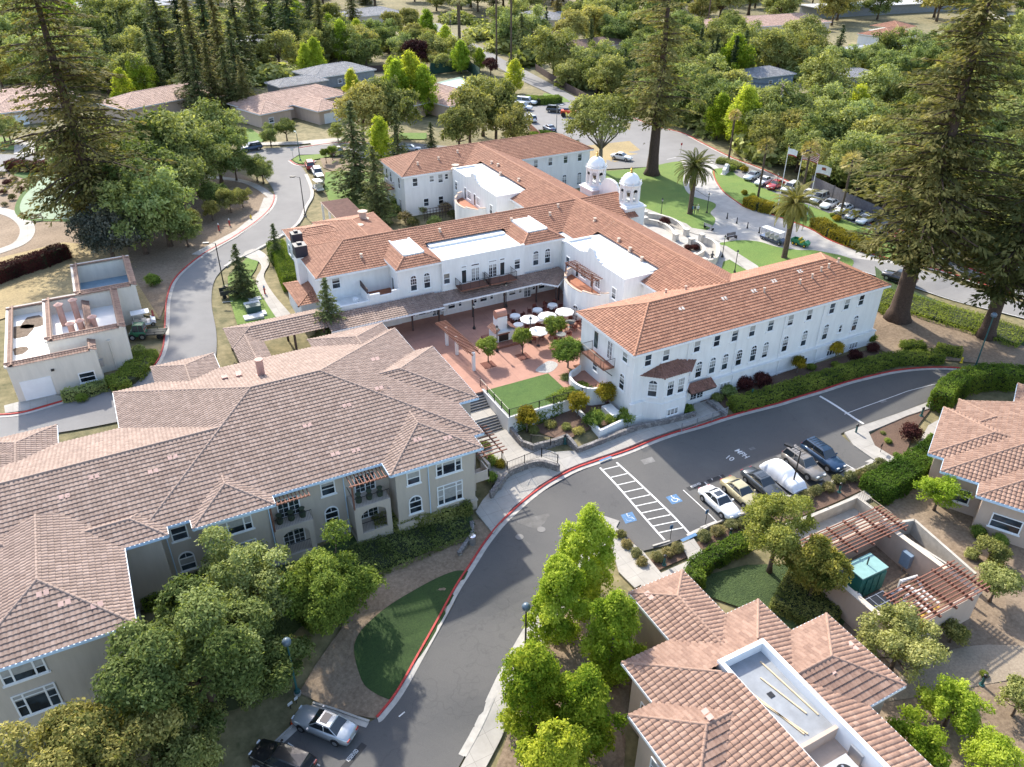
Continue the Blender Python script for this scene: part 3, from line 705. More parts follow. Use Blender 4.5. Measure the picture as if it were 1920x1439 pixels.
for pp, q in (((1179,972), (1199,966)), ((1264,937), (1284,931))):
    c, d = patch(pp, 1.15, 1.15, q, BLUEP, .058, 'blue_accessible_square')
    n = Vector((-d.y, d.x, 0)); mb = MB()
    ring = [c+d*(.28*math.cos(t))+n*(.28*math.sin(t)-.1) for t in [2.2+i*.35 for i in range(13)]]
    strip_mesh([(p.x, p.y) for p in ring], [(.04, .066), (-.04, .066)], mb)
    for a_, b_ in ((( -.02, .42), (.02, .02)), ((.02, .02), (.3, 0)), ((.3, 0), (.42, -.35)), ((0, .25), (.22, .22))):
        strip_mesh([tuple((c+d*x+n*y)[:2]) for x, y in (a_, b_)], [(.035, .067), (-.035, .067)], mb)
    strip_mesh([tuple((c+d*-.06+n*.5)[:2]), tuple((c+d*.06+n*.5)[:2])], [(.07, .067), (-.07, .067)], mb)
    structure(mb.build('wheelchair_symbol', WHITEP))
for p in ((1015,994),(974,1008),(929,915)):
    c = GP(*p); o = MB().lathe([(.38, 0), (.38, .014)], seg=16).build('manhole_cover', BLACK if p[0] == 929 else plain('iron_cover', (.16, .155, .15), .7)); o.location = (c.x, c.y, c.z+(.17 if p[0] == 929 else .058)); structure(o)
patch((1010,992), 3.2, 3.4, (1040,985), plain('patched_asphalt', (.13, .125, .12), .9, var=.25), .055)
for p, r in (((1215,865), .8), ((1655,753), .5), ((1462,856), .45), ((1410,842), .4)):
    patch(p, r*1.6, r, (p[0]+20, p[1]-6), plain('worn_patch', (.17, .165, .16), .9, var=.3), .055)
# courtyard slab, lawn and steps
drape('courtyard', UV([(-24,-30.4),(9.2,-30.4),(9.2,-11.2),(-.2,-11.2),(-.2,-6),(-3.6,-6),(-3.6,-11.02),(-16,-11.02),(-18,-15),(-24,-18)]), 3.07, TERRA, step=50, hf=lambda x, y: x*0, side=.4)
drape('lawn', UV([(-11.5,-11),(-3.62,-11),(-3.62,-5.2),(-11.5,-5.2)]), 3.08, G_LAWND, step=50, hf=lambda x, y: x*0, side=.1)
drape('pebble_bed', spline(UV([(-4.6,-12.2),(-2.2,-13.4),(-1.6,-12.2),(-3.4,-11.1)]), 5, True), 3.09, m_ground('pebbles', [(.3, (.25, .24, .23)), (.7, (.5, .49, .47))], 8, 16, .8), step=50, hf=lambda x, y: x*0)
t = thing('retaining_wall', 'white retaining wall holding the courtyard lawn beside the steps', 'wall', (-11.8, 5, 0))
MB().prism(UV([(-11.9,-11.3),(-11.62,-11.3),(-11.62,-5.2),(-.9,-5.2),(-.9,-4.95),(-11.9,-4.95)]), -.5, 3.16).build('wall', WHITE, t)
st_ = thing('courtyard_steps', 'wide concrete steps in two flights down from the courtyard', 'steps', (-14, 8, .8))
mb = MB(); y = 11.2; z = 3.05
for fl in range(2):
    for i in range(7):
        z -= .155; mb.box(-16.2, -11.95, y-.3, y, -.4, z); y -= .3
    if fl == 0: mb.box(-16.2, -11.95, y-1.4, y, -.4, z-.004); y -= 1.4
mb.build('tread', CONC, st_)
mb = MB(); y = 11.2; z = 3.05
for fl in range(2):
    for i in range(7): z -= .155; mb.box(-16.15, -11.96, y-.31, y-.24, z+.001, z+.012); mb.box(-16.15, -11.96, y-.312, y-.301, z-.15, z-.01); y -= .3
    y -= 1.4
mb.build('nosing', plain('dark_nosing', (.10, .10, .10), .8), st_)
drape('pavement', UV([(-16.2,-5.6),(-11.95,-5.6),(-11.2,-4),(-11.4,1),(-14,3),(-16.6,1.8)]), .18, CONC, side=.3)
def fence(name, pts, label, h=1.0, z=None, post=1.8, mat=None, cat='railing', base=0):
    """railing with posts and thin balusters along world points"""
    mat = mat or BLACK
    g = lambda p: (z if z is not None else H(p[0], p[1]))+base
    t = thing(name, label, cat, (pts[0][0], pts[0][1], g(pts[0])))
    rail, bal, ps = MB(), MB(), []
    for a, b in zip(pts[:-1], pts[1:]):
        L_ = math.dist(a, b); n = max(1, round(L_/post)); d = ((b[0]-a[0])/L_, (b[1]-a[1])/L_)
        za, zb = g(a), g(b)
        rail.tube([(a[0], a[1], za+h), (b[0], b[1], zb+h)], .03, 5); rail.tube([(a[0], a[1], za+.12), (b[0], b[1], zb+.12)], .02, 4)
        for i in range(n+1): ps.append((a[0]+d[0]*L_*i/n, a[1]+d[1]*L_*i/n, za+(zb-za)*i/n))
        k = int(L_/.16)
        for i in range(k):
            q = (i+.5)/k; x, y_, zz = a[0]+d[0]*L_*q, a[1]+d[1]*L_*q, za+(zb-za)*q; bal.tube([(x, y_, zz+.12), (x, y_, zz+h)], .011, 3, caps=False)
    rail.build('rail', mat, t); bal.build('balusters', mat, t)
    for p in ps: MB().box(p[0]-.035, p[0]+.035, p[1]-.035, p[1]+.035, p[2]-.05, p[2]+h+.08).build('post', mat, t)
    return t
fence('railing', UV([(-11.75,-12),(-11.75,-5.05)]), 'black railing above the courtyard steps', z=3.1)
fence('railing', UV([(-11.7,-5.05),(-1,-5.05)]), 'black railing along the front edge of the courtyard lawn', z=3.1)
fence('railing', PX([(941,872),(951,893),(1015,868)])+PX([(1045,880)]), 'black railing on the curved block wall by the pavement', base=.75)
fence('railing', PX([(995,838),(1032,842)]), 'short black railing beside the ramp below the planting bed', base=.5)
fence('railing', PX([(1277,812),(1362,782)]), 'grey handrail beside the basement door ramp', base=.2, mat=GREYM)
def stonewall(pts, label, h=.6, wd=.35, name='block_wall'):
    t = MB(); pts = resample(pts, .5)
    strip_mesh(pts, [(-wd/2, -.4), (-wd/2, h), (wd/2, h), (wd/2, -.4)][::-1], t)
    a, b = pts[0], pts[-1]
    for q in (a, b): t.box(q[0]-wd/2, q[0]+wd/2, q[1]-wd/2, q[1]+wd/2, H(*q)-.4, H(*q)+h-.004)
    return t.build(name, STONE, label=label, cat='wall')
stonewall(PX([(958,812),(978,838),(1000,846),(1030,838),(1060,828)]), 'grey block wall edging the planting bed beside the steps', .8)
stonewall(PX([(1062,826),(1083,850),(1120,836),(1160,820),(1200,806),(1240,798),(1300,783)]), 'long grey block wall along the pavement under the hedge balls', .7)
stonewall(spline(PX([(936,920),(950,898),(975,885),(1010,876),(1045,884)]), 5), 'curved grey block wall under the black railing', .85)
stonewall(PX([(922,935),(938,912)]), 'short grey block wall beside the round green shrubs', .9)
stonewall(PX([(1327,758),(1345,772),(1358,782)]), 'low grey block wall beside the basement door', .5)
stonewall(PX([(885,985),(886,1005),(862,1040)]), 'rough stacked block wall at the corner of the beige building', .4)
# ================================================================ the white mission building
def rect(u0, u1, v0, v1): return (u0, u1, -v1, -v0)     # (u,v) limits -> world x0,x1,y0,y1
wb = thing('mission_building', 'large white stucco mission building with orange clay tile roofs and several wings', 'building', (12, 30, 3.1))
def walls(parent, lst, mat, z0=-1, name='wall', label=None):
    for i, (u0, u1, v0, v1, za, zb) in enumerate(lst):
        e = .0015*i; o = MB().box(u0+e, u1-e, -v1+e, -v0-e, za, zb).build(name, mat, parent)
        if label: o['label'] = label
walls(wb, [(.4,36.8,-10.7,-.5,.3,9.93)], WHITE)
walls(wb, [(11.6,21.8,-71,-8,1,9.93),(12.5,16,-28,-15,9,10.9),(12.5,16,-64.5,-49,9,10.9),(-8,3,-38,-34.5,9,10.8), (-23,23.6,-43.3,-33.6,1,9.93), (.7,37,-76.8,-66.6,1,9.93)], WHITE)
walls(wb, [(-8.4,3.4,-38,-29.8,2,10.28)], WHITE, name='wall', label='wall of the middle block above the courtyard')
walls(wb, [(3.4,9.4,-37,-30.3,2,10.45), (-14.1,-8.4,-37,-30.3,2,10.45)], WHITE)
walls(wb, [(8.7,13.9,-28.4,-14.6,2,10.25), (8.7,14.0,-64.8,-48.5,2,10.25)], WHITE)
walls(wb, [(-22.3,-9,-53.7,-48.6,2,8.95), (-17.7,-9.1,-54.6,-43,2,8.95), (-25.3,-22.8,-42.2,-35.4,2,5.95),(-22.2,-17,-49,-43,2,8.9)], WHITE)
walls(wb, [(9.4,11.6,-36,-27,2,9.9)], WHITE)
# plinth bands and battered base of the front wing
mb = MB()
mb.prism(UV([(.2,-.5),(.2,-.22),(37.05,-.22),(37.05,-10.7),(36.8,-10.7),(36.8,-.5)]), .3, 3.75)
mb.prism(UV([(.1,-.5),(.1,-.1),(37.2,-.1),(37.2,-10.7),(36.8,-10.7),(36.8,-.498)]), .3, 2.1)
mb.prism(UV([(.15,-.5),(.15,-.14),(37.12,-.14),(37.12,-10.7),(36.8,-10.7),(36.8,-.497)]), 3.75, 3.9)
mb.build('plinth', WHITE, wb)
# parapets of the flat roofs and membranes
def parapet(u0, u1, v0, v1, z, th=.3, h=.5, sides='SNEW'):
    mb = MB()
    if 'S' in sides: mb.box(u0, u1, -v1, -v1+th, z-.6, z+h)
    if 'N' in sides: mb.box(u0, u1, -v0-th, -v0, z-.6, z+h-.003)
    if 'W' in sides: mb.box(u0, u0+th, -v1+th, -v0-(th if 'N' in sides else 0), z-.6, z+h-.002)
    if 'E' in sides: mb.box(u1-th, u1, -v1+th, -v0-(th if 'N' in sides else 0), z-.6, z+h-.002)
    mb.build('parapet', WHITE, wb)
    MB().box(u0+th, u1-(th if 'E' in sides else 0), -v1+th, -v0, z-.3, z+.3).build('flat_roof', MEMB, wb)
parapet(-8.42, 3.42, -36.2, -29.78, 10.25, sides='S')
parapet(8.68, 14.6, -28.42, -14.58, 10.25, h=.55, sides='SNW')
parapet(8.68, 15.2, -64.82, -48.48, 10.25, h=.55, sides='SNW')
# curved mission gables on the two annex parapets
def mission_gable(u, vc, half=2.3):
    prof = [(-half, 0), (-half, .35), (-half*.72, .4), (-half*.68, .62), (-half*.45, .62)]+[(math.cos(a)*half*.36, .72+math.sin(a)*.75) for a in [math.pi-i*math.pi/10 for i in range(11)]]
    prof += [(-a, b) for a, b in prof[:5]][::-1]
    n = len(prof); vs_ = [(u, -vc+a, 10.6+b) for a, b in prof]+[(u+.3, -vc+a, 10.6+b) for a, b in prof]
    mb = MB(); mb.add(vs_, [tuple(range(n)), tuple(range(n, 2*n))[::-1]]+[(i, n+i, n+(i+1) % n, (i+1) % n) for i in range(n)])
    mb.build('mission_gable', WHITE, wb)
mission_gable(8.675, -22); mission_gable(8.675, -56.8)
# roofs
RW = Roof(.36, .40)
RW.hip(*rect(-.1,37.3,-11.2,0), 10, .41)
RW.hip(*rect(.2,37.5,-77.3,-66.1), 10, .41)
s41 = .41
# connector (runs north-south): west and east slopes, trimmed where the wings cross it
cz = 10+5.6*s41
for y0, y1, x0 in ((5.6,14.7,11.1),(14.7,28.4,13.8),(28.4,48.5,11.1),(48.5,64.8,13.9),(64.8,71.7,11.1)): RW.face([(x0,y0,10+(x0-11.1)*s41),(16.7,y0,cz),(16.7,y1,cz),(x0,y1,10+(x0-11.1)*s41)], eave=(0,1,0))
RW.face([(22.3,5.6,10),(16.7,5.6,cz),(16.7,71.7,cz),(22.3,71.7,10)], eave=(0,1,0))
RW.cap((16.7,5.9,cz), (16.7,71.5,cz))
# middle wing
mz = 10+5.3*s41
RW.face([(-23.5,33.1,10),(-8.3,33.1,10),(-8.3,38.4,mz),(-18.2,38.4,mz)])
RW.face([(-8.3,35.5,10.984),(3.3,35.5,10.984),(3.3,38.4,mz),(-8.3,38.4,mz)]); RW.face([(3.3,33.1,10),(24,33.1,10),(24,38.4,mz),(3.3,38.4,mz)]); RW.face([(24,43.7,10),(-23.5,43.7,10),(-18.2,38.4,mz),(24,38.4,mz)])
RW.face([(-23.5,43.7,10),(-23.5,33.1,10),(-18.2,38.4,mz)]); RW.cap((-23.5,33.1,10),(-18.2,38.4,mz)); RW.cap((-23.5,43.7,10),(-18.2,38.4,mz)); RW.cap((-18.2,38.4,mz),(23.6,38.4,mz))
# two raised pavilions with flat tops
for u0, u1 in ((3.2,9.6),(-14.4,-8.2)):
    RW.hip(*rect(u0,u1,-41,-29.9), 10.5, .5, 'SEW', trim=1.75)
    MB().box(u0+1.85, u1-1.85, 31.75, 38.2, 11.0, 11.55).build('flat_roof', MEMB, wb)
    for q0, q1 in ((u0+1.7, u0+1.9), (u1-1.9, u1-1.7)): MB().box(q0, q1, 31.7, 38.3, 11.0, 11.65).build('roof_kerb', TRIM, wb)
RW.hip(*rect(-22.6,-14,-54,-48.3), 9, .25); RW.hip(*rect(-18,-8.7,-55,-42), 9, .25, 'NEW')
RW.face([(-22.6,43,9.0),(-16,43,9.0),(-16,48.6,9.55),(-22.6,48.6,9.55)]); RW.hip(*rect(-25.7,-20,-42.6,-35.0), 6, .32, 'WNS'); RW.face([(17.9,48.6,11.9),(13.9,48.6,11.0),(13.9,52,11.0),(17.9,52,11.9)], eave=(0,1,0))
RW.build(T_ORANGE, wb)
RC = Roof(.36, .40)
RC.face([(-24,26.6,6),(-9.6,26.6,6),(-9.6,29.8,6.62),(-24,29.8,6.62)]); RC.face([(-9.6,27.3,5.95),(4.6,27.3,5.95),(7.4,29.8,6.45),(-9.6,29.8,6.45)])
RC.face([(4.6,27.3,5.95),(6.1,25.5,5.95),(8.7,27.8,6.45),(8.7,29.8,6.5),(7.4,29.8,6.45)])
RC.hip(*rect(-35.1,-23.9,-33.2,-27.8), 6, .32, 'SNW'); RC.face([(-35.1,27.8,6),(-31.7,27.8,6),(-31.7,18,6),(-33.4,18,6.6),(-33.4,28.2,6.6)][:0] or [(-31.6,27.8,6),(-31.6,20,6),(-33.3,20,6.55),(-33.3,29.5,6.55)], eave=(0,1,0))
RC.face([(-35.0,27.8,6),(-35.0,20,6),(-33.3,20,6.55),(-33.3,29.5,6.55)], eave=(0,1,0)); RC.cap((-33.3,20,6.55),(-33.3,29.5,6.55))
rc = RC.build(T_BROWN, wb, 'canopy_roof')
rc['label'] = 'darker tiled canopy roof along the courtyard walk'
# eave boards
def fascia(parent, segs, z, mat=TRIM, h=.22, name='fascia', th=.1):
    for i, (a, b) in enumerate(segs):
        d = Vector((b[0]-a[0], b[1]-a[1])); c = ((a[0]+b[0])/2, (a[1]+b[1])/2); MB().obox(c, d, d.length-.004*(i % 2), th, z-h-.002*(i % 3), z+.03+.002*(i % 3)).build(name, mat, parent)
def rectsegs(u0, u1, v0, v1, sides='SNEW'):
    o = []
    if 'S' in sides: o.append(((u0,-v1),(u1,-v1)))
    if 'N' in sides: o.append(((u0,-v0),(u1,-v0)))
    if 'W' in sides: o.append(((u0,-v1),(u0,-v0)))
    if 'E' in sides: o.append(((u1,-v1),(u1,-v0)))
    return o
fascia(wb, rectsegs(-.1,37.3,-11.2,0), 10); fascia(wb, rectsegs(.2,37.5,-77.3,-66.1), 10); fascia(wb, [((11.1,11.2),(11.1,33)),((22.3,11.2),(22.3,33.1)),((11.1,43.8),(11.1,66)),((22.3,44),(22.3,66))], 10)
fascia(wb, [((-23.5,33.1),(-14,33.1)),((-23.5,33.1),(-23.5,43.7)),((-23.5,43.7),(11,43.7))], 10); fascia(wb, rectsegs(-22.6,-8.7,-54,-48.3,'SW')+rectsegs(-18,-8.7,-55,-43,'NE'), 9)
for u0, u1 in ((3.2,9.6),(-14.4,-8.2)): fascia(wb, [((u0,29.9),(u1,29.9)),((u0,29.9),(u0,35)),((u1,29.9),(u1,35))], 10.5)
fascia(wb, [((-24,26.55),(-9.6,26.55)),((-9.6,27.25),(4.6,27.25)),((4.6,27.25),(6.1,25.45)),((6.1,25.45),(8.7,27.7))], 6, h=.16)
mb = MB()   # soffits
for u0, u1, v0, v1 in ((-.05,37.25,-11.15,-.05),(.25,37.45,-77.25,-66.15)): mb.box(u0, u1, -v1, -v0, 9.935, 9.95)
mb.build('soffit', TRIM, wb)
# posts of the canopy
for u in (-22,-18,-13.5,-9.9,-5.2,-.6,4.2): MB().box(u-.09, u+.09, 27.7, 27.88, 3.05, 6.1).build('canopy_post', DARKWOOD, wb)
for u, v in ((6.2,-26),(7.2,-27)): MB().box(u-.09, u+.09, -v-.09, -v+.09, 3.05, 6.1).build('canopy_post', DARKWOOD, wb)
MB().box(-24, 8.6, 29.3, 29.75, 6.1, 6.2).build('canopy_beam', DARKWOOD, wb)
for u in (-34.6,-32,-28,-24.5):
    for v in (-28.2,-32.6): MB().box(u-.12, u+.12, -v-.12, -v+.12, 2.9, 6.1).build('canopy_post', DARKWOOD, wb)
# front wing windows
ye = .5
for u in (2.1,4.4,8.5,11.2,13.7,16.2,18.9,21.9,24.8,28.4,30.8,33.2): window(wb, u, ye, 8.0, SOUTH, .95, 1.45, 'hung')
for u in (9.2,11.1,12.9,14.9,17.0,18.8,21.8,24.8,28.2,33.1): window(wb, u, ye, 4.6, SOUTH, .95, 2.15, 'hung arch grid')
window(wb, 30.7, ye, 4.95, SOUTH, .6, 1.15, 'hung')
for u in (13.2,25.1,29.7,33.5): window(wb, u, .22, 2.2, SOUTH, 1.5, .85, 'slats')
d = window(wb, 9.2, .22, 1.3, SOUTH, 1.9, 2.1, 'french door'); d['label'] = 'double basement door with glazed panes'
for u in (7.3,14.1,21.0,27.0):
    MB().tube([(u,.36,9.8),(u,.36,3.9),(u,.05,3.8),(u,.0,1.2)], .05, 6).build('downpipe', TRIM, wb)
RD = Roof(.3, .36); RD.face([(7.4,-1.0,3.75),(10.9,-1.0,3.75),(10.9,.2,4.35),(7.4,.2,4.35)]); RD.build(T_DARK, wb, 'door_awning')
MB().box(7.45, 10.85, -.95, .2, 3.62, 3.7).build('awning_frame', DARKWOOD, wb)
# bay
bayp = [(1.7,-.5),(3.4,.95),(6.5,.95),(8.1,-.5)]
MB().prism(UV(bayp), .8, 7.0).build('bay_wall', WHITE, wb)
MB().prism(UV([(1.55,-.5),(3.35,1.07),(6.55,1.07),(8.25,-.5)]), .8, 3.75).build('bay_plinth', WHITE, wb)
RB_ = Roof(.3, .36)
RB_.face([(3.2,-1.25,7.0),(6.7,-1.25,7.0),(6.0,.5,7.75),(3.9,.5,7.75)]); RB_.face([(1.2,.5,7.0),(3.2,-1.25,7.0),(3.9,.5,7.75)]); RB_.face([(6.7,-1.25,7.0),(8.7,.5,7.0),(6.0,.5,7.75)])
RB_.cap((3.2,-1.25,7.03),(3.9,.5,7.78),.1); RB_.cap((6.7,-1.25,7.03),(6.0,.5,7.78),.1)
RB_.build(T_DARK, wb, 'bay_roof')
a_ = math.atan2(-1.7, -1.45)
window(wb, 2.55, -.22, 4.5, math.atan2(-1.7, -1.45), 1.05, 2.1, 'hung arch grid'); window(wb, 4.3, -.95, 4.5, SOUTH, .95, 1.9, 'hung grid'); window(wb, 5.7, -.95, 4.5, SOUTH, .95, 1.9, 'hung grid')
window(wb, 7.3, -.22, 4.5, math.atan2(-1.6, 1.45), 1.0, 1.9, 'hung'); window(wb, 4.9, -1.07, 2.0, SOUTH, 1.5, .85, 'slats')
# west end of the front wing
for v, z, h, st in ((-7.6,7.0,2.2,'door'),(-4.9,7.0,2.2,'french door'),(-2.1,8.1,1.2,'hung'),(-7.5,4.2,1.1,'hung'),(-2.3,4.6,2.0,'hung arch')): window(wb, .4, -v, z, WEST, 1.0, h, st)
def balcony(parent, u0, u1, v0, v1, z, open_side, label):
    t = parent
    f = MB().box(u0, u1, -v1, -v0, z-.16, z).build('balcony_floor', WOOD, t); f['label'] = label
    rail, bal = MB(), MB(); cs = [(u0,-v1),(u1,-v1),(u1,-v0),(u0,-v0)]
    for k in range(4):
        if 'SENW'[k] == open_side: continue
        a, b = cs[k], cs[(k+1) % 4]
        rail.tube([(*a, z+1.05), (*b, z+1.05)], .03, 5); rail.tube([(*a, z+.08), (*b, z+.08)], .025, 5)
        L_ = math.dist(a, b); n = int(L_/.14)
        for i in range(n+1):
            x, y = a[0]+(b[0]-a[0])*i/n, a[1]+(b[1]-a[1])*i/n
            (rail if i % 9 == 0 else bal).tube([(x, y, z), (x, y, z+1.05)], .035 if i % 9 == 0 else .012, 4, caps=False)
    r = rail.build('balcony_rail', BLACK, t, off=tuple(parent.location)); bal.build('balusters', BLACK, t)
balcony(wb, -1.0, .4, -8.3, -3.9, 6.6, 'E', 'balcony on the west end of the front wing')
for v in (-8, -4.2): MB().tube([(.4,-v,5.3),(-.8,-v,6.4)], .05, 5).build('balcony_bracket', BLACK, wb)
balcony(wb, -6.6, -2.75, -29.8, -28.0, 7.0, 'N', 'left balcony over the courtyard canopy')
balcony(wb, -2.45, 1.3, -29.8, -28.0, 7.0, 'N', 'right balcony over the courtyard canopy')
balcony(wb, -.5, .7, -75.4, -71.6, 6.5, 'E', 'balcony on the west end of the back wing')
# middle block windows
ym = 29.8
for u in (-7.8, 2.3): window(wb, u, ym, 7.45, SOUTH, .95, 1.5, 'hung')
for u in (-5.4, .1): window(wb, u, ym, 7.0, SOUTH, .8, 1.95, 'green door')
for u in (-3.8, -1.3): window(wb, u, ym, 7.05, SOUTH, 1.25, 1.9, 'french door')
for u, w_ in ((-5.4,.8),(.1,.8),(-3.8,1.25),(-1.3,1.25)): window(wb, u, ym, 9.15, SOUTH, w_, .35, 'door', name='transom_window')
for u in (5.4,7.2,-12.1,-10.3): window(wb, u, 30.3, 7.2, SOUTH, .95, 2.15, 'hung arch grid')
for u in (-7.3,-2.7,1.6,6.1,-11.4): window(wb, u, ym, 3.85, SOUTH, 1.1, .95, 'grid hung'); window(wb, u-1.2, ym, 3.9, SOUTH, .55, .85, 'hung'); window(wb, u+1.2, ym, 3.9, SOUTH, .55, .85, 'hung')
for u in (-9.3, 3.9): window(wb, u, ym+(0 if u > -8.4 else .5), 3.06, SOUTH, 1.1, 2.1, 'french door')
window(wb, -21.0, 33.6, 8.05, SOUTH, 1.1, 1.45, 'hung')
# west terrace
MB().prism(UV([(-21.6,-33.6),(-14.1,-33.6),(-14.1,-30.35),(-21.6,-30.35)]), 2, 6.62).build('terrace_base', WHITE, wb)
MB().box(-17.9, -14.1, 30.5, 33.6, 6.62, 6.72).build('terrace_deck', plain('red_deck', (.33, .12, .06), .7), wb)
mb = MB()
for u0, u1, v0, v1, z in ((-21.8,-17.9,-30.5,-30.2,7.15),(-17.9,-16.6,-30.5,-30.2,7.9),(-16.6,-15.0,-30.498,-30.202,7.5),(-15.0,-14.1,-30.5,-30.2,7.9),(-18.1,-17.85,-33.6,-30.5,7.9),(-21.8,-21.5,-33.6,-30.5,7.15)): mb.box(u0, u1, -v1, -v0, 2, z)
mb.build('terrace_parapet', WHITE, wb); window(wb, -14.1, 32.2, 6.75, WEST, .9, 2.0, 'green door')
MB().lathe([(.32, 0), (.32, .5), (.36, .5), (.36, .6)], (-19.3, 31.6, 6.62), 12).build('roof_vent', TRIM, wb)
MB().box(-18.05, -17.95, 30.6, 33.4, 7.92, 8.6).build('trellis_screen', DARKWOOD, wb)
# curved bays of the annexes
def curved_bay(vc):
    n = 14; pts = [(8.9-2.9*math.sin(math.pi*i/n), vc-4.6*math.cos(math.pi*i/n)) for i in range(n+1)]
    inn = [(8.9-2.6*math.sin(math.pi*i/n), vc-4.3*math.cos(math.pi*i/n)) for i in range(n+1)]
    MB().prism(UV(pts), 2, 6.8).build('bay_wall', WHITE, wb)
    mb, cp = MB(), MB()
    for i in range(n):
        z = 7.75 if i > n-3 or i < 2 else (7.5 if i > n-6 or i < 4 else 7.25)
        q = [pts[i], pts[i+1], inn[i+1], inn[i]]; mb.prism(UV(q), 6.8, z)
        m0 = lambda a, b: (a[0]*1.02-b[0]*.02, a[1]*1.02-b[1]*.02)
        cp.prism(UV([m0(pts[i], inn[i]), m0(pts[i+1], inn[i+1]), m0(inn[i+1], pts[i+1]), m0(inn[i], pts[i])]), z, z+.07)
    mb.build('terrace_parapet', WHITE, wb); cp.build('parapet_coping', PEACH, wb)
    MB().prism(UV(inn), 6.8, 6.83).build('terrace_deck', plain('red_deck', (.33, .12, .06), .7), wb)
    for dv, w_, st in ((-3.0,.8,'green door'),(-1.5,1.3,'french'),(.6,.8,'green door'),(1.9,1.1,'french')): window(wb, 8.7, -(vc+dv), 6.9 if 'door' in st else 7.4, WEST, w_, 2.0 if 'door' in st else 1.3, st)
curved_bay(-22); curved_bay(-56.8)
for v in (-27.4, -16.5, -63.4, -50.3): window(wb, 8.7, -v, 7.4, WEST, .95, 1.5, 'hung')
for a in (2.3, 3.0):
    window(wb, 8.9+2.92*math.cos(a+.3), 22+4.62*math.sin(a-.3)*-.6, 3.1, WEST+.3, 1.0, 2.2, 'arch french door')
mb = MB()
for i in range(16): mb.box(7.0, 8.6, 19.0+i*.42, 19.06+i*.42, 9.1, 9.2)
for u in (7.1, 7.8): mb.box(u, u+.1, 18.8, 25.6, 8.98, 9.1)
mb.build('trellis_shade', WOOD, wb)
for y in (19, 25.3): MB().box(7.1, 7.22, y, y+.12, 6.83, 8.98).build('trellis_post', WOOD, wb)
# back wing windows
for u, z, w_, h in ((2.6,8.0,1.0,1.45),(5.6,8.35,.9,1.1),(7.2,8.0,.95,1.5),(8.3,8.4,.7,1.0),(25.6,8.0,.95,1.5),(28.6,8.0,.95,1.5),(31.8,8.0,.95,1.5),(34.8,8.0,.95,1.5)): window(wb, u, 66.6, z, SOUTH, w_, h, 'hung')
for u in (4.4, 7.1): window(wb, u, 66.6, 4.3, SOUTH, 1.0, 1.4, 'hung')
for u in (31.7, 34.9, 28.6): window(wb, u, 66.6, 3.6, SOUTH, 1.0, 2.4, 'arch french door')
for v in (-75,-73,-69): window(wb, .7, -v, 7.2, WEST, .9, 1.9, 'hung')
for v in (-75,-72,-69): window(wb, .7, -v, 3.4, WEST, 1.0, 2.0, 'french door')
for v in (-52,-50): window(wb, -22.3, -v+0, 6, WEST, .9, 1.4, 'hung')
# chimneys, vents
for u, v, z0, z1, s_ in ((-22.7,-44.6,2,10.4,.62),(-23.3,-40.6,2,10.3,.72)):
    MB().box(u-s_, u+s_, -v-s_, -v+s_, z0, z1).build('chimney', WHITE, wb)
    c = MB().box(u-s_-.06, u+s_+.06, -v-s_-.06, -v+s_+.06, z1, z1+1.5).box(u-s_*.4, u+s_*.4, -v-.15, -v+.35, z1+1.5, z1+1.75); c.build('chimney_cap', plain('dark_cowl', (.015, .02, .035), .5), wb)
def vent(u, v, z, r=.14, h=.5, mat=None): MB().lathe([(r*1.6, -.15), (r*1.6, .06), (r, .08), (r, h), (r*1.35, h), (r*1.35, h+.1)], (u, -v, z), 10).build('roof_vent', mat or PEACH, wb)
rz = lambda d, e=10: e+.41*d
for u, v in ((31,-4.4),(29.6,-4.2),(27.6,-3.6),(25.4,-3.3),(33,-4.8),(12.5,-8),(10.5,-9),(20,-3.4)): vent(u, v, rz(min(-v, 11.2+v)), .12, .45)
for u, v in ((13.6,-18),(14.2,-24),(13.9,-21),(15,-31),(14.4,-52),(13.7,-57),(14.8,-60),(14.6,-62)): vent(u, v, rz(u-11.1), .18, .35)
for u, v in ((5,-36.6),(11,-36.4),(-5.5,-37),(-17,-35.2),(13,-37.6),(4,-68.5),(8,-69),(12,-70)): vent(u, v, rz(5.3-abs(v+38.4) if v > -50 else -66.1-v), .16, .35)
vent(-11.4, -51.5, 9.6, .55, 1.1); vent(-13, -48, 9.9, .4, .2); vent(9.6, -65.6, 10.3, .5, .6)
W2 = plain('pale_vent_tiles', (.66, .58, .50), .8, var=.1)
for u, v in ((8.3,-3.9),(14.2,-3.8),(18.5,-3.8),(22,-4.4),(26.4,-4.8)):
    z = rz(-v)+.1
    mb = MB()
    for k in (0, .42): mb.add([(u+k, -v-.22, z-.09), (u+k+.3, -v-.22, z-.09), (u+k+.3, -v+.22, z+.09), (u+k, -v+.22, z+.09)], [(0,1,2,3)])
    mb.build('vent_tile', W2, wb)
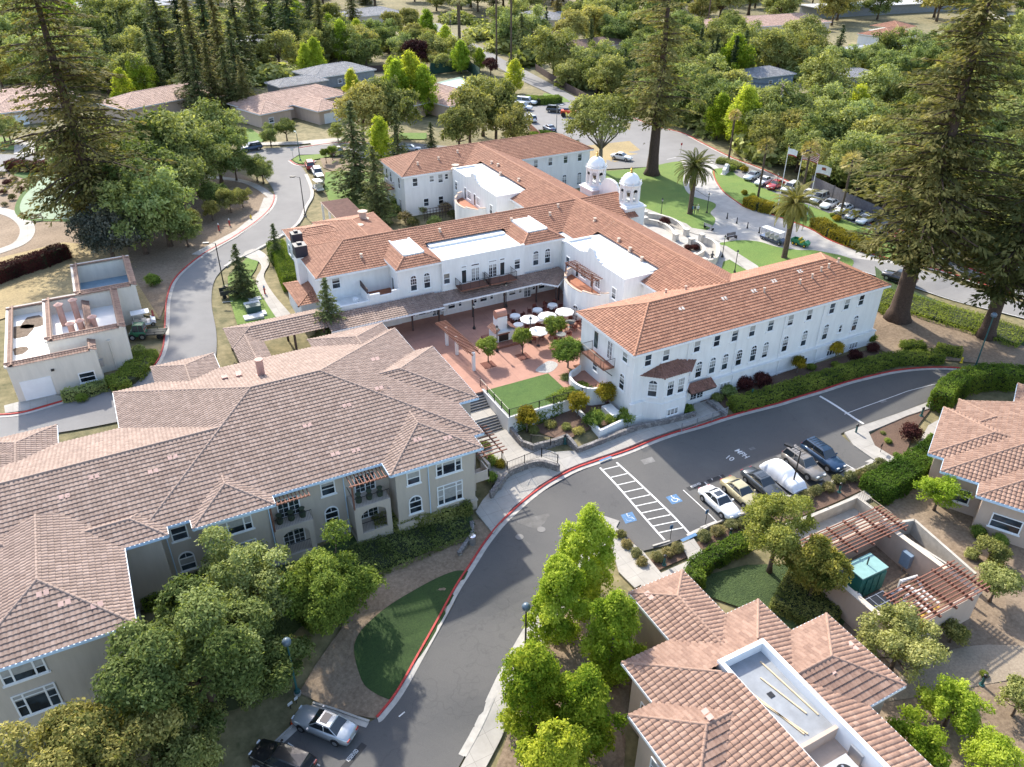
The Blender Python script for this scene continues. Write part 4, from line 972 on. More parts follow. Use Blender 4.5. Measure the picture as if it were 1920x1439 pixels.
# bell towers: each a part group of the building with its own sub-parts
GOLD = gloss('gold_finial', (.55, .36, .10), .35, .2, .8)
def bell_tower(u, v, label):
    o = MB().box(u-1.7, u+1.7, -v-1.7, -v+1.7, 3, 10.9).build('tower', WHITE, wb); o['label'] = label
    # recessed arch panels, cornice
    mb = MB().box(u-1.85, u+1.85, -v-1.85, -v+1.85, 10.9, 11.1).box(u-1.55, u+1.55, -v-1.55, -v+1.55, 11.1, 11.35)
    lo = wb.location
    mb.build('cornice', TRIM, o, off=lo)
    oc = lambda r, z0, z1: ([(u+r*math.cos(R(22.5+45*k)), -v+r*math.sin(R(22.5+45*k))) for k in range(8)], z0, z1)
    b = MB(); b.prism(*oc(1.5, 11.35, 11.75)); b.prism(*oc(1.45, 13.75, 14.1)); b.prism(*oc(1.72, 14.1, 14.25))
    for k in range(8):
        a = R(22.5+45*k); c = (u+1.27*math.cos(a), -v+1.27*math.sin(a)); b.obox(c, (math.cos(a), math.sin(a)), .34, .42, 11.75, 13.75)
        c = (u+1.47*math.cos(a), -v+1.47*math.sin(a)); b.obox(c, (math.cos(a), math.sin(a)), .12, .2, 11.75, 14.05)
        # arch heads between the piers
        a2 = a+R(22.5); p = Vector((u+1.22*math.cos(a2), -v+1.22*math.sin(a2))); t_ = Vector((-math.sin(a2), math.cos(a2))); n_ = Vector((math.cos(a2), math.sin(a2)))
        W_ = .36; prof = [(-W_, 13.76), (-W_, 13.15)]+[(-W_*math.cos(math.pi*i/6), 13.15+.45*math.sin(math.pi*i/6)) for i in range(1, 6)]+[(W_, 13.15), (W_, 13.76)]
        vs_ = []
        for s2 in (-.12, .12): vs_ += [(p.x+t_.x*q+n_.x*s2, p.y+t_.y*q+n_.y*s2, z) for q, z in prof]
        n = len(prof)
        fs = []
        for i in range(n//2): j = n-1-i; fs += [(i, i+1, j-1, j)] if i+1 < j-1 else []
        fs2 = [tuple(x+n for x in f)[::-1] for f in fs]
        b.add(vs_, fs+fs2+[(i, n+i, n+i+1, i+1) for i in range(n-1)])
    b.build('belfry', WHITE, o, off=lo)
    MB().lathe([(.5, 12.9), (.42, 12.4), (.3, 12.25), (.05, 12.2)][::-1], (u, -v, 0), 12).build('bell', plain('bronze', (.09, .07, .04), .5), o, off=lo)
    MB().lathe([(1.36*math.cos(t), 14.25+1.5*math.sin(t)) for t in [i*math.pi/2/9*.985 for i in range(10)]], (u, -v, 0), 24).build('dome', TRIM, o, off=lo, smooth=True)
    g = MB()
    for k in range(8):
        a = R(22.5+45*k); g.lathe([(.1, 14.25), (.1, 14.4), (.05, 14.5), (.1, 14.6), (.04, 14.72)], (u+1.55*math.cos(a), -v+1.55*math.sin(a), 0), 6)
    for k in range(24):
        a0, a1 = R(15*k), R(15*(k+1)); g.tube([(u+1.5*math.cos(a0), -v+1.5*math.sin(a0), 14.5), (u+1.5*math.cos(a1), -v+1.5*math.sin(a1), 14.5)], .03, 4)
    g.build('dome_balustrade', WHITE, o, off=lo)
    MB().lathe([(.3, 15.72), (.2, 15.85), (.08, 15.95), (.2, 16.1), (.2, 16.22), (.06, 16.32), (.1, 16.42), (.02, 16.6)], (u, -v, 0), 10).build('finial', GOLD, o, off=lo)
bell_tower(24.1, -35.9, 'nearer domed bell tower')
bell_tower(24.2, -45.1, 'farther domed bell tower')
# curved gable between the towers
prof = [(-4.0,9),(-4.0,11.2),(-3.6,12.0),(-3.0,12.1),(-2.6,11.8),(-2.2,12.6),(-1.4,13.3),(-.6,13.5),(.6,13.5),(1.4,13.3),(2.2,12.6),(2.6,11.8),(3.0,12.1),(3.6,12.0),(4.0,11.2),(4.0,9)]
n = len(prof); vs_ = [(23.7, 40.4+a, b) for a, b in prof]+[(24.05, 40.4+a, b) for a, b in prof]
MB().add(vs_, [tuple(range(n)), tuple(range(n, 2*n))[::-1]]+[(i, n+i, n+(i+1) % n, (i+1) % n) for i in range(n)]).build('mission_gable', WHITE, wb)
# trellis roof of the side terrace
tr = thing('trellis_roof', 'dark brown slatted trellis roof beside the north lawn', 'pergola', (-10, 66, 3.1))
mb = MB()
for i in range(40): mb.box(-12.6, -8.2, 61.2+i*.22, 61.31+i*.22, 6.62, 6.72)
mb.build('slats', plain('brown_slat', (.16, .075, .06), .8, var=.25), tr)
for x in (-12.7,-8.3): MB().box(x, x+.14, 61, 70.2, 6.45, 6.62).build('beam', PEACH, tr)
for x in (-12.6,-8.3):
    for y in (61.5,65.5,69.5): MB().box(x-.15, x+.15, y-.15, y+.15, 3, 6.45).build('post', WHITE, tr)
mb = MB()
for i in range(12): mb.box(-19.5+i*.55, -19.44+i*.55, 61.9, 61.96, 3, 4.1)
mb.box(-19.6,-13,61.88,61.98,4.1,4.2).box(-19.6,-13,61.88,61.98,3.4,3.46); mb.build('lattice_fence', DARKWOOD, label='dark lattice fence at the end of the trellis roof', cat='fence')
mb = MB()
for i in range(9): mb.box(7.0-i*.55, 7.08-i*.55, 63.3, 63.36, 3, 5.0)
for z in (3.5,4.0,4.5,5.0): mb.box(2.4, 7.2, 63.3, 63.37, z, z+.07)
mb.build('lattice_fence', DARKWOOD, label='tall dark lattice screen in the rose garden', cat='fence')
# curved plaza walls
PLW = m_stucco('plaza_wall_stucco', (.62, .58, .52), .25)
def curvwall(pts, h, label, wd=.3):
    mb = MB(); P = resample(spline(pts, 5), .6)
    strip_mesh(P, [(-wd/2, -.3), (-wd/2, h), (wd/2, h), (wd/2, -.3)][::-1], mb); strip_mesh(P, [(-wd/2-.06, h), (-wd/2-.06, h+.12), (wd/2+.06, h+.12), (wd/2+.06, h)][::-1], mb)
    t = thing('curved_wall', label, 'wall', (P[0][0], P[0][1], H(*P[0])))
    mb.build('wall', PLW, t)
    for q in (P[0], P[-1]):
        MB().box(q[0]-.35, q[0]+.35, q[1]-.35, q[1]+.35, H(*q)-.3, H(*q)+h+.3).box(q[0]-.42, q[0]+.42, q[1]-.42, q[1]+.42, H(*q)+h+.3, H(*q)+h+.42).build('pillar', PLW, t)
curvwall(PX([(1208,409),(1240,413),(1270,425),(1286,443)]), .8, 'curved pale balustrade wall nearest the lawn path')
curvwall(PX([(1208,420),(1235,425),(1255,436),(1266,452)]), .8, 'inner curved balustrade wall behind the round dark shrub')
curvwall(PX([(1314,456),(1336,465),(1345,480),(1340,497),(1318,503)]), 1.1, 'curved pale wall round the statue')
curvwall(PX([(1295,462),(1312,468),(1318,480),(1300,492)]), .9, 'inner curved planter wall round the two russet shrubs')
# ================================================================ the beige apartment building
bb = thing('beige_building', 'long beige stucco apartment building under a mauve brown tiled hip roof', 'building', (-35, 5, 2))
EZ = 7.5; sb = .32
def hz(d): return EZ+sb*d
RB = Roof(.34, .42)
# east block: south face, then hips
x0, x1, y0, y1 = rect(-47.65, -18, -21.3, 1.85)
RB.hip(x0, x1, y0, y1, EZ, sb, 'SENW')
# west block meets it along the hip line
zr = hz(8.05)
RB.face([(-80,-1.85,EZ),(-47.65,-1.85,EZ),(-39.6,6.2,zr),(-80,6.2,zr)]); RB.face([(-47.65,14.3,EZ),(-80,14.3,EZ),(-80,6.2,zr),(-39.6,6.2,zr)]); RB.cap((-80,6.2,zr),(-39.6,6.2,zr))
RB.hip(*rect(-43.85,-37.45,-10,3.05), EZ, sb, 'SEW')
RB.hip(*rect(-27.85,-19.05,-8,3.88), EZ, sb, 'SEW')
RB.hip(*rect(-30,-15.85,-15.4,-3.75), EZ, sb, 'SEN')
RB.hip(*rect(-27.6,-18.85,-23.2,-14), EZ, sb, 'NEW')
RB.hip(*rect(-43.75,-37.4,-24.85,-12), EZ, sb, 'NEW')
RB.hip(*rect(-59,-52.8,-17.6,-8), EZ, sb, 'NEW')
RB.hip(*rect(-62,-45.65,-1.85,2.9), EZ, sb, 'SEN')
RB.hip(*rect(-80,-53.4,-13,2.93), EZ, sb, 'SE')
RB.hip(*rect(-59.75,-48.8,-2,11.05), EZ-.01, sb, 'SEW')
RB.build(T_BROWN, bb)
wb_l = [(-47,-18.6,-20.7,1.25,-1,7.45),(-80,-47.05,-13.7,1.24,-1,7.45),(-43.2,-38.05,-9,2.45,-1,7.45),(-27.25,-19.65,-7,3.28,-1,7.45),(-29,-16.45,-14.8,-4.35,-1,7.45),
 (-27,-19.45,-22.6,-14,-1,7.45),(-43.15,-38,-24.2,-12,-1,7.45),(-58.4,-53.4,-17,-8,-1,7.45),(-61,-46.25,-1.2,2.3,-1,7.45),(-59.1,-49.4,-1.4,10.4,-2,7.44)]
walls(bb, wb_l, BEIGE)
# base mouldings
mb = MB()
for u0, u1, v0, v1, z in ((-27.25,-19.65,-7,3.28,1.25),(-43.2,-38.05,-9,2.45,.8),(-59.1,-49.4,-1.4,10.4,.6)):
    mb.box(u0-.12, u1+.12, -v1-.12, -v0, -2, z); mb.box(u0-.18, u1+.18, -v1-.18, -v0, z, z+.14)
mb.build('plinth', BEIGE, bb)
# blue-white gutters along the visible eaves
gs = [((-47.65,-1.85),(-43.85,-1.85)),((-43.85,-1.85),(-43.85,-3.05)),((-43.85,-3.05),(-37.45,-3.05)),((-37.45,-3.05),(-37.45,-1.85)),((-37.45,-1.85),(-27.85,-1.85)),((-27.85,-1.85),(-27.85,-3.88)),((-27.85,-3.88),(-19.05,-3.88)),
 ((-19.05,-3.88),(-19.05,-1.85)),((-19.05,-1.85),(-18,-1.85)),((-18,-1.85),(-18,3.75)),((-18,3.75),(-15.85,3.75)),((-15.85,3.75),(-15.85,15.4)),((-18,15.4),(-18,21.3)),((-45.65,-2.9),(-45.65,1.85)),((-62,-2.9),(-45.65,-2.9)),((-48.8,-11.05),(-48.8,-2.9)),((-59.75,-11.05),(-48.8,-11.05)),((-62,-3.0),(-59.75,-3.0)),
 ((-47.65,14.3),(-47.65,21.3)),((-18.85,21.3),(-18.85,23.2)),((-52.8,14.3),(-52.8,17.6)),((-37.4,21.3),(-37.4,24.85))]
fascia(bb, gs, EZ+.02, GUTTER, .2, 'gutter', .14)
# windows
s_ = SOUTH
for u, v in ((-32.7,1.25),(-44.9,1.25),(-25.6,3.28)):
    window(bb, u, -v, 5.4, s_, 1.25, 1.4, 'hung'); window(bb, u, -v, 2.1, s_, 1.25, 1.95, 'arch hung')
for u, v, w_ in ((-22.2,3.28,2.5),(-40.7,2.45,2.6),(-56.0,10.4,2.6)):
    window(bb, u, -v, 5.35, s_, w_, 1.45, 'triple'); window(bb, u, -v, 2.0, s_, w_, 2.2, 'triple transom')
def downpipe(u, v, z0, z1): MB().tube([(u, -v-.06, z1), (u, -v-.06, z0)], .05, 6).build('downpipe', GUTTER, bb)
for u, v in ((-31.3,1.25),(-24.2,3.28),(-45.9,1.25),(-38.0,2.5)): downpipe(u, v, .5, 7.4)
# balcony bays: upper open deck with pergola, lower arched loggia
def balcony_bay(u0, u1, vw, vf, z0, zf, label, pergola=True, flowers=False):
    H2 = zf
    t = MB().prism(UV([(u0,vw),(u1,vw),(u1,vf),(u0,vf)]), z0-2, z0+.35).build('loggia_base', BEIGE, bb); t['label'] = label
    lo = bb.location
    # front wall with an arch, side walls
    W_ = u1-u0; a0, a1 = u0+.55, u1-.45; mid = (a0+a1)/2; r = (a1-a0)/2
    y = -vf; n = 12; zc = zf-1.1; aw = MB()
    aw.box(u0, a0, y, y+.28, z0+.35, zf); aw.box(a1, u1, y, y+.28, z0+.35, zf)
    for i in range(n):
        t0, t1 = math.pi*i/n, math.pi*(i+1)/n
        p0, p1 = (mid-r*math.cos(t0), zc+.75*math.sin(t0)), (mid-r*math.cos(t1), zc+.75*math.sin(t1))
        aw.add([(p0[0], y+q, p0[1]) for q in (0, .28)]+[(p1[0], y+q, p1[1]) for q in (0, .28)]+[(p0[0], y, zf), (p1[0], y, zf)], [(0,2,5,4),(0,1,3,2)])
    aw.build('arch_wall', BEIGE, t, off=lo)
    MB().box(u0, u0+.25, -vf+.28, -vw, z0, zf).box(u0, u1, -vf+.003, -vw, zf, zf+.14).build('balcony_floor', BEIGE, t, off=lo)
    rail = MB(); bal = MB()
    for zz, x0_, x1_, yy in ((zf+.14, u0, u1, -vf+.08), (z0+.35, a0, a1, -vf+.2)):
        rail.tube([(x0_, yy, zz+1.0), (x1_, yy, zz+1.0)], .03, 5)
        k = int((x1_-x0_)/.13)
        for i in range(k+1): bal.tube([(x0_+(x1_-x0_)*i/k, yy, zz), (x0_+(x1_-x0_)*i/k, yy, zz+1.0)], .012, 3, caps=False)
    rail.tube([(u0+.08, -vf+.08, zf+1.14), (u0+.08, -vw, zf+1.14)], .03, 5)
    rail.build('balcony_rail', BLACK, t, off=lo); bal.build('balusters', BLACK, t, off=lo)
    for z in (zf+.15, z0+.36):
        f, g = win_mesh(1.9, 2.0, 'green french door'); o = bpy.data.objects.new('glazed_door', f); C.objects.link(o); o.parent = t; o.location = (mid-lo[0], -vw-.02-lo[1], z-lo[2]); o.rotation_euler = (0, 0, math.pi); 
        q = bpy.data.objects.new('pane', g); C.objects.link(q); q.parent = t; q.location = o.location; q.rotation_euler = o.rotation_euler
    if pergola:
        mb = MB(); k = int(W_/.32)
        for i in range(k+1): mb.box(u0+W_*i/k, u0+W_*i/k+.07, -vf-.25, -vw+.1, 7.1, 7.2)
        mb.box(u0-.15, u1+.1, -vf-.02, -vf+.1, 6.98, 7.1); mb.box(u0, u0+.13, -vf-.02, -vf+.1, zf, 6.98)
        mb.build('pergola', WOOD, t, off=lo)
    fur = MB(); 
    for i in range(3): fur.lathe([(.26, 0), (.3, .42), (.32, .42), (.05, .46), (.28, .9)], (u0+.7+i*W_/3.4, -vf+.75, zf+.15), 8)
    fur.build('pots', plain('pot_green', (.05, .07, .04) if not flowers else (.22, .03, .03), .7), t, off=lo)
    return t
balcony_bay(-31.15, -27.85, 1.27, 3.2, 1.2, 4.45, 'balcony bay beside the east tower', True)
balcony_bay(-37.9, -34.6, 1.27, 2.6, .9, 4.3, 'balcony bay with red flowers', True, True)
balcony_bay(-53.6, -49.42, 9.0, 10.38+.02, .8, 4.2, 'double balcony at the lower left corner', False)
MB().box(-53.55, -49.45, -10.0, -8.95, .9, 7.4).build('recess_shade_block', plain('painted_recess_shade', (.08, .07, .07), .8), bb)  # solid block; its dark colour stands in for shade inside the balcony recess
# east side: side balcony, entry arch, pergola over the steps
MB().box(-19.65, -18.0, -2.9, -1.3, 2.9, 3.15).box(-18.12, -18.0, -2.9, -1.3, 3.15, 4.0).box(-19.65, -18.0, -2.9, -2.78, 3.15, 4.0).build('side_balcony', BEIGE, bb)
MB().box(-18.6, -18.3, 2.0, 2.4, 0, 7.4).box(-16.9, -16.6, 4.6, 5.0, .8, 7.4).build('entry_pier', BEIGE, bb)
mb = MB()
for i in range(9): mb.box(-18.3, -15.3, -1.4+i*.55, -1.32+i*.55, 4.4, 4.5)
for x in (-17.6,-15.9): mb.box(x, x+.1, -1.6, 3.6, 4.25, 4.4)
mb.build('side_pergola', WOOD, bb)
for v, z in ((-18.5,3.4),(-12,3.6),(-9,3.6),(-6.5,3.6)): window(bb, -18.6 if v < -15 else -16.45, -v, z, EAST, 1.4, 1.8, 'hung')
MB().prism(UV([(-16.5,-5.6),(-16.2,-5.6),(-16.2,-.5),(-16.5,-.5)]), 0, 1.7).build('side_wall', BEIGE, bb)
# courtyard entry pergola
ep = thing('entry_pergola', 'open timber pergola on white pillars at the courtyard edge', 'pergola', (-16, 22, 3.05))
d0, d1 = Vector(G(828, 605, 5.6)), Vector(G(893, 664, 5.6))
mb = MB(); dd = (d1-d0).normalized(); L_ = (d1-d0).length
for i in range(int(L_/.33)): p = d0+dd*(i*.33); mb.obox((p.x-.1, p.y), (-dd.y, dd.x), 1.5, .07, 5.6, 5.72)
for s2 in (-.45, .45): c = (d0+d1)/2+Vector((-dd.y, dd.x))*s2; mb.obox((c.x, c.y), dd, L_, .1, 5.45, 5.6)
mb.build('beam', WOOD, ep)
for k in (.14, .44, .92): p = d0+dd*(L_*k); MB().box(p.x-.16, p.x+.16, p.y-.16, p.y+.16, 3.0, 5.45).build('pillar', WHITE, ep)
# roof furniture
MB().lathe([(.55, -.4), (.55, .05), (.36, .1), (.36, 1.7), (.42, 1.7), (.42, 1.82)], (-34.4, 13.6, hz(7.7)), 16).build('chimney_flue', plain('rose_flue', (.42, .25, .21), .7), bb)
for u, v in ((-37.6,-15.6),(-36.2,-16.0),(-36.3,-15.2)): MB().box(u-.28, u+.28, -v-.28, -v+.28, hz(21.3+v)-.2, hz(21.3+v)+.35).build('roof_vent', T_PINK and plain('rose_flue', (.42,.25,.21), .7), bb)
for u, v in ((-33,-4),(-29,-5),(-25.5,-6),(-46,-3.5),(-50.3,-4.5),(-52.6,-3.4),(-44.3,-4.4),(-22,1.9),(-24.6,1.2),(-29.9,-.1),(-31.7,-.3),(-53.2,8.0),(-51.3,8.9),(-54.4,6.8),(-20,-14),(-24.7,-9)):
    d = 1.85-v if v > -9 and not (u < -48 and v > 5) and not (-27.8 < u < -19 and v > 0) else (11.05-v if v > 5 else (3.88-v if v > 0 else 21.3+v))
    if u > -21 and v < -10: continue
    z = hz(d)+.11; mb = MB()
    for k in (0, .44): mb.add([(u+k, -v-.2, z-.07), (u+k+.34, -v-.2, z-.07), (u+k+.34, -v+.2, z+.06), (u+k, -v+.2, z+.06)], [(0,1,2,3)])
    mb.build('vent_tile', plain('pink_vent_tiles', (.5, .33, .28), .8), bb)

# ================================================================ utility building
ub = thing('utility_building', 'pale stucco utility building with tile-capped parapets, flues and a garage door', 'building', (-50, 38, 3.6))
def shell(u0, u1, v0, v1, zb, zt, zfl, th=.35, mat=UTILW, floor=MEMB):
    e = .003
    mb = MB().box(u0, u1, -v1, -v1+th, zb, zt).box(u0, u1, -v0-th, -v0, zb, zt).box(u0, u0+th, -v1+th, -v0-th, zb, zt-e).box(u1-th, u1, -v1+th, -v0-th, zb, zt-e)
    mb.build('wall', mat, ub); MB().box(u0+th, u1-th, -v1+th, -v0-th, zfl-.3, zfl).build('flat_roof', floor, ub)
    c = Roof(.3, .4, .05, .04); w_ = .34
    o_ = .18
    for (a, b, nrm) in (((u0-o_,-v1),(u1+o_,-v1),(0,-1)),((u0-o_,-v0),(u1+o_,-v0),(0,1)),((u0,-v1-o_),(u0,-v0+o_),(-1,0)),((u1,-v1-o_),(u1,-v0+o_),(1,0))):
        ax_, ay_ = nrm
        q0 = (a[0]+ax_*.16, a[1]+ay_*.16, zt+.0); q1 = (b[0]+ax_*.16, b[1]+ay_*.16, zt+.0); q2 = (b[0]-ax_*.5, b[1]-ay_*.5, zt+.24); q3 = (a[0]-ax_*.5, a[1]-ay_*.5, zt+.24)
        c.face([q0, q1, q2, q3]); c.cap((q3[0], q3[1], zt+.24), (q2[0], q2[1], zt+.24), .12)
        MB().prism([(q0[0], q0[1]), (q1[0], q1[1]), (q2[0], q2[1]), (q3[0], q3[1])], zt-.02, [zt-.01, zt-.01, zt+.22, zt+.22]).build('coping_bed', UTILW, ub)
    c.build(T_PINK, ub, 'coping_tiles')
shell(-57, -48.6, -46, -30.8, 2, 7.9, 7.05); shell(-53, -45.3, -44.4, -33.2, 2, 8.75, 6.9); shell(-49.6, -43, -53.8, -44, 2, 8.9, 6.6, floor=plain('blue_grey_membrane', (.22, .32, .40), .7))
MB().box(-49.2, -43.35, 44.36, 53.42, 6.4, 8.6).build('x', GREYM, ub) if False else None
MB().box(-47.6, -44.6, 45.2, 46.6, 6.6, 7.0).build('cooling_tower', GREYM, ub); MB().box(-47.3, -44.9, 45.4, 46.4, 7.0, 7.03).build('fan_grille', BLACK, ub)
window(ub, -54.9, 30.8, 3.65, SOUTH, 2.9, 2.3, 'door', 'garage_door').children[0].data = MB().box(-1.42, 1.42, .005, .04, 0, 2.25).mesh('door_panel', TRIM)
window(ub, -50.1, 30.8, 4.3, SOUTH, 1.6, 1.2, 'hung')
MB().tube([(-47.2,33.1,7.4),(-47.2,33.1,3.8)], .07, 6).box(-47.35,-47.0,32.95,33.2,7.4,7.6).build('downpipe', UTILW, ub)
MB().box(-48.6, -48.2, 31.2, 31.6, 5.5, 6.3).build('meter_box', GREYM, ub); MB().box(-53.2,-52.9,30.6,30.8,6.5,6.7).build('wall_lamp', BLACK, ub)
FL = plain('rose_flue', (.42, .25, .21), .7)
for u, v, h in ((-51.4,-40.4,2.7),(-49.9,-41.0,2.7),(-50.6,-36.9,1.7),(-49.6,-37.2,1.7),(-48.3,-37.6,1.7)):
    MB().lathe([(.34, 6.9), (.34, 6.9+h), (.5, 6.9+h), (.5, 7.0+h), (.12, 7.22+h)], (u, -v, 0), 14).build('flue', FL, ub)
mb = MB()
for i, (u, v, r) in enumerate(((-55.9,-41,1.6),(-56,-36,.9),(-56,-33,.55),(-54.6,-43,1.6))):
    n = 12; mb.prism([(u+r*math.cos(a)*(.8+.2*math.sin(3*a+i)), -v+r*1.5*math.sin(a)*(.85+.15*math.cos(2*a))) for a in [2*math.pi*k/n for k in range(n)]], 7.05, 7.07)
mb.build('roof_dirt_patch', plain('roof_dirt', (.16, .12, .09), .95, var=.4, scale=4), ub)

# ================================================================ foreground house (bottom right)
fh = thing('foreground_house', 'rose tiled house in the foreground with a sunken grey flat roof', 'building', (-12, -33, 0))
RF = Roof(.36, .46, .065, .06); E5 = 5.0
RF.hip(*rect(-15.85,-10.8,22.4,31), E5, sb, 'NWE'); RF.hip(*rect(-10.9,-4.15,30.8,37.75), E5, sb, 'NSE'); RF.hip(*rect(-21.9,-15.1,31.05,37.85), E5, sb, 'NSW')
# main body with slopes stopping at the sunken flat roof
u0, u1, v0, v1 = -19.95, -7.65, 27.45, 60; fu0, fu1, fv0 = -15.0, -11.0, 31.2
zt1, zt2 = E5+sb*(fu0-u0), E5+sb*(u1-fu1)
RF.face([(u0,-v1,E5),(u0,-v0,E5),(fu0+.2,-v0-(fu0+.2-u0),E5+sb*(fu0+.2-u0)),(fu0+.2,-v1,E5+sb*(fu0+.2-u0))], eave=(0,1,0))
RF.face([(u1,-v1,E5),(u1,-v0,E5),(fu1-.2,-v0-(u1-fu1+.2),E5+sb*(u1-fu1+.2)),(fu1-.2,-v1,E5+sb*(u1-fu1+.2))], eave=(0,1,0))
k1 = 5.15; k2 = 3.55
RF.face([(u0,-v0,E5),(u1,-v0,E5),(u1-k2,-v0-k2,E5+sb*k2),(u1-k2-.5,-v0-k2-.45,E5+sb*(k2+.45)),(u0+k2+.45,-v0-k2-.45,E5+sb*(k2+.45)),(u0+k2,-v0-k2,E5+sb*k2)])
RF.cap((u0,-v0,E5),(u0+4.6,-v0-4.6,E5+sb*4.6)); RF.cap((u1,-v0,E5),(u1-3.4,-v0-3.4,E5+sb*3.4))
RF.build(T_PINK, fh)
walls(fh, [(-15.2,-11.4,23,31,-1,4.95),(-10,-4.75,31.4,37.15,-1,4.95),(-21.3,-12,31.65,37.25,-1,4.95),(-19.35,-8.25,28.05,60,-1,4.95)], PEACH)
mb = MB()
PW = .32; ZT = 6.55
mb.box(fu0, fu0+PW, -60, -fv0, 4.6, ZT).box(fu1-PW, fu1, -60, -fv0, 4.6, ZT).box(fu0+PW, fu1-PW, -fv0-PW, -fv0, 4.6, ZT-.003)
mb.build('roof_parapet', TRIM, fh)
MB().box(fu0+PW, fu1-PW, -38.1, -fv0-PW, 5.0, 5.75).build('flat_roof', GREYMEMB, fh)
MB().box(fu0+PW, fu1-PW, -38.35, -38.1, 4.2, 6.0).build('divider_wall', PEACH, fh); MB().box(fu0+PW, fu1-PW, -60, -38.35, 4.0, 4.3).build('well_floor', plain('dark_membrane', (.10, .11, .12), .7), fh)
LUM = plain('pale_lumber', (.60, .47, .30), .8)
for a, b in (((-12.0,-32.2),(-11.6,-37)),((-12.9,-33.2),(-12.2,-36.6)),((-14.3,-33.6),(-13.4,-37.6)),((-14.4,-34),(-13.2,-37.7))):
    d = Vector((b[0]-a[0], b[1]-a[1])); MB().obox(((a[0]+b[0])/2, (a[1]+b[1])/2), d, d.length, .09, 5.76, 5.84).build('timber_batten', LUM, fh)
MB().box(-13.4, -13.0, -34.7, -34.3, 5.75, 5.79).build('roof_drain', BLACK, fh)
ac = thing('rooftop_air_conditioner', 'grey twin-fan air conditioner in the roof well of the foreground house', 'air conditioner', (-12.8, -41.2, 4.3))
MB().box(-14.2, -11.9, -44, -39.6, 4.3, 5.5).build('casing', plain('ac_grey', (.42, .43, .44), .5), ac)
for y in (-40.5, -42.2):
    f = MB().lathe([(.55, 5.5), (.55, 5.55), (.5, 5.56)], (-12.9, y, 0), 20).build('fan_rim', BLACK, ac)
    mb = MB()
    for k in range(5): a = k*2*math.pi/5; mb.obox((-12.9+.24*math.cos(a), y+.24*math.sin(a)), (math.cos(a), math.sin(a)), .42, .14, 5.565, 5.58)
    mb.build('fan_blade', GREYM, f, off=ac.location)
MB().box(-11.5,-11.34,-40.4,-39.5,5.0,5.9).build('switch_box', GREYM, fh)
fascia(fh, [((-15.85,-31),(-15.85,-22.4)),((-15.85,-22.4),(-10.8,-22.4)),((-10.8,-22.4),(-10.8,-27.4)),((-10.8,-27.45),(-7.65,-27.45)),((-7.65,-27.45),(-7.65,-30.8)),((-7.65,-30.8),(-4.15,-30.8)),((-4.15,-30.8),(-4.15,-37.75)),((-4.15,-37.75),(-7.65,-37.75)),((-7.65,-37.75),(-7.65,-60)),((-19.95,-27.45),(-19.95,-31)),((-21.9,-31.05),(-21.9,-37.85)),((-19.95,-37.85),(-19.95,-60))], E5+.02, TRIM, .2, 'gutter', .14)
window(fh, -19.36, -30, 1.2, WEST, 1.4, 1.5, 'hung'); window(fh, -21.31, -34.2, 1.5, WEST, 2.2, 1.5, 'hung'); window(fh, -4.74, -36, .6, EAST, 1.2, 2.0, 'french door')
for u, v, z in ((-14.9,24,0),(-18.1,34.4,0),(-5.1,34.4,0),(-8.4,35.3,0)):
    d = {-14.9: u+15.85, -18.1: u+21.9, -5.1: -4.15-u, -8.4: 37.75-v}[u]; z = E5+sb*d+.13; mb = MB()
    for k in (0, .46): mb.add([(u-.2, -v+k, z-.07), (u+.2, -v+k, z+.04), (u+.2, -v+k+.36, z+.04), (u-.2, -v+k+.36, z-.07)], [(0,1,2,3)])
    mb.build('vent_tile', plain('pink_vent_tiles', (.5, .33, .28), .8), fh)

# ================================================================ right-hand house (turned 30 degrees)
rh = thing('corner_house', 'rose tiled house at the right edge with several stepped hip roofs', 'building', (0, 0, 0))
RR = Roof(.36, .44, .065, .06)
# local frame: a along x, b along -y
RR.hip(0, 9.5, -14, 0, 5, sb, 'NWE'); RR.hip(-2.25, 12, -20, -1.4, 5, sb, 'NWS'); RR.hip(-4.3, 9, -24, -4.6, 5, sb, 'NWS'); RR.hip(5, 12, -14, -1.1, 5.01, sb, 'NWE'); RR.hip(10.5, 19, -20, -6, 5, sb, 'NWE')
RR.build(T_PINK, rh)
walls(rh, [(.6,8.9,.6,14,0,4.95),(-1.65,12,2,19,0,4.95),(-3.7,9,5.2,23,0,4.95),(5.6,11.4,1.7,12,0,4.95),(11.1,18.4,6.6,18,0,4.95)], PEACH)
fascia(rh, [((0,0),(0,-1.4)),((0,0),(9.5,0)),((-2.25,-1.4),(0,-1.4)),((-2.25,-1.4),(-2.25,-4.6)),((-4.3,-4.6),(-2.25,-4.6)),((-4.3,-4.6),(-4.3,-24)),((10.5,-6),(19,-6))], 5.02, GUTTER, .2, 'gutter', .14)
window(rh, -3.7, -7.5, 2.0, WEST, 2.4, 1.5, 'hung'); window(rh, -1.65, -3.4, 2.0, WEST, 2.0, 1.5, 'hung'); window(rh, -1.0, -2.0, .8, NORTH, .9, 2.2, 'green door'); window(rh, -3.7, -12.5, 2.0, WEST, 2.2, 1.5, 'hung')
rh.rotation_euler = (0, 0, R(29.4)); rh.location = (19.3, -21.0, 0)
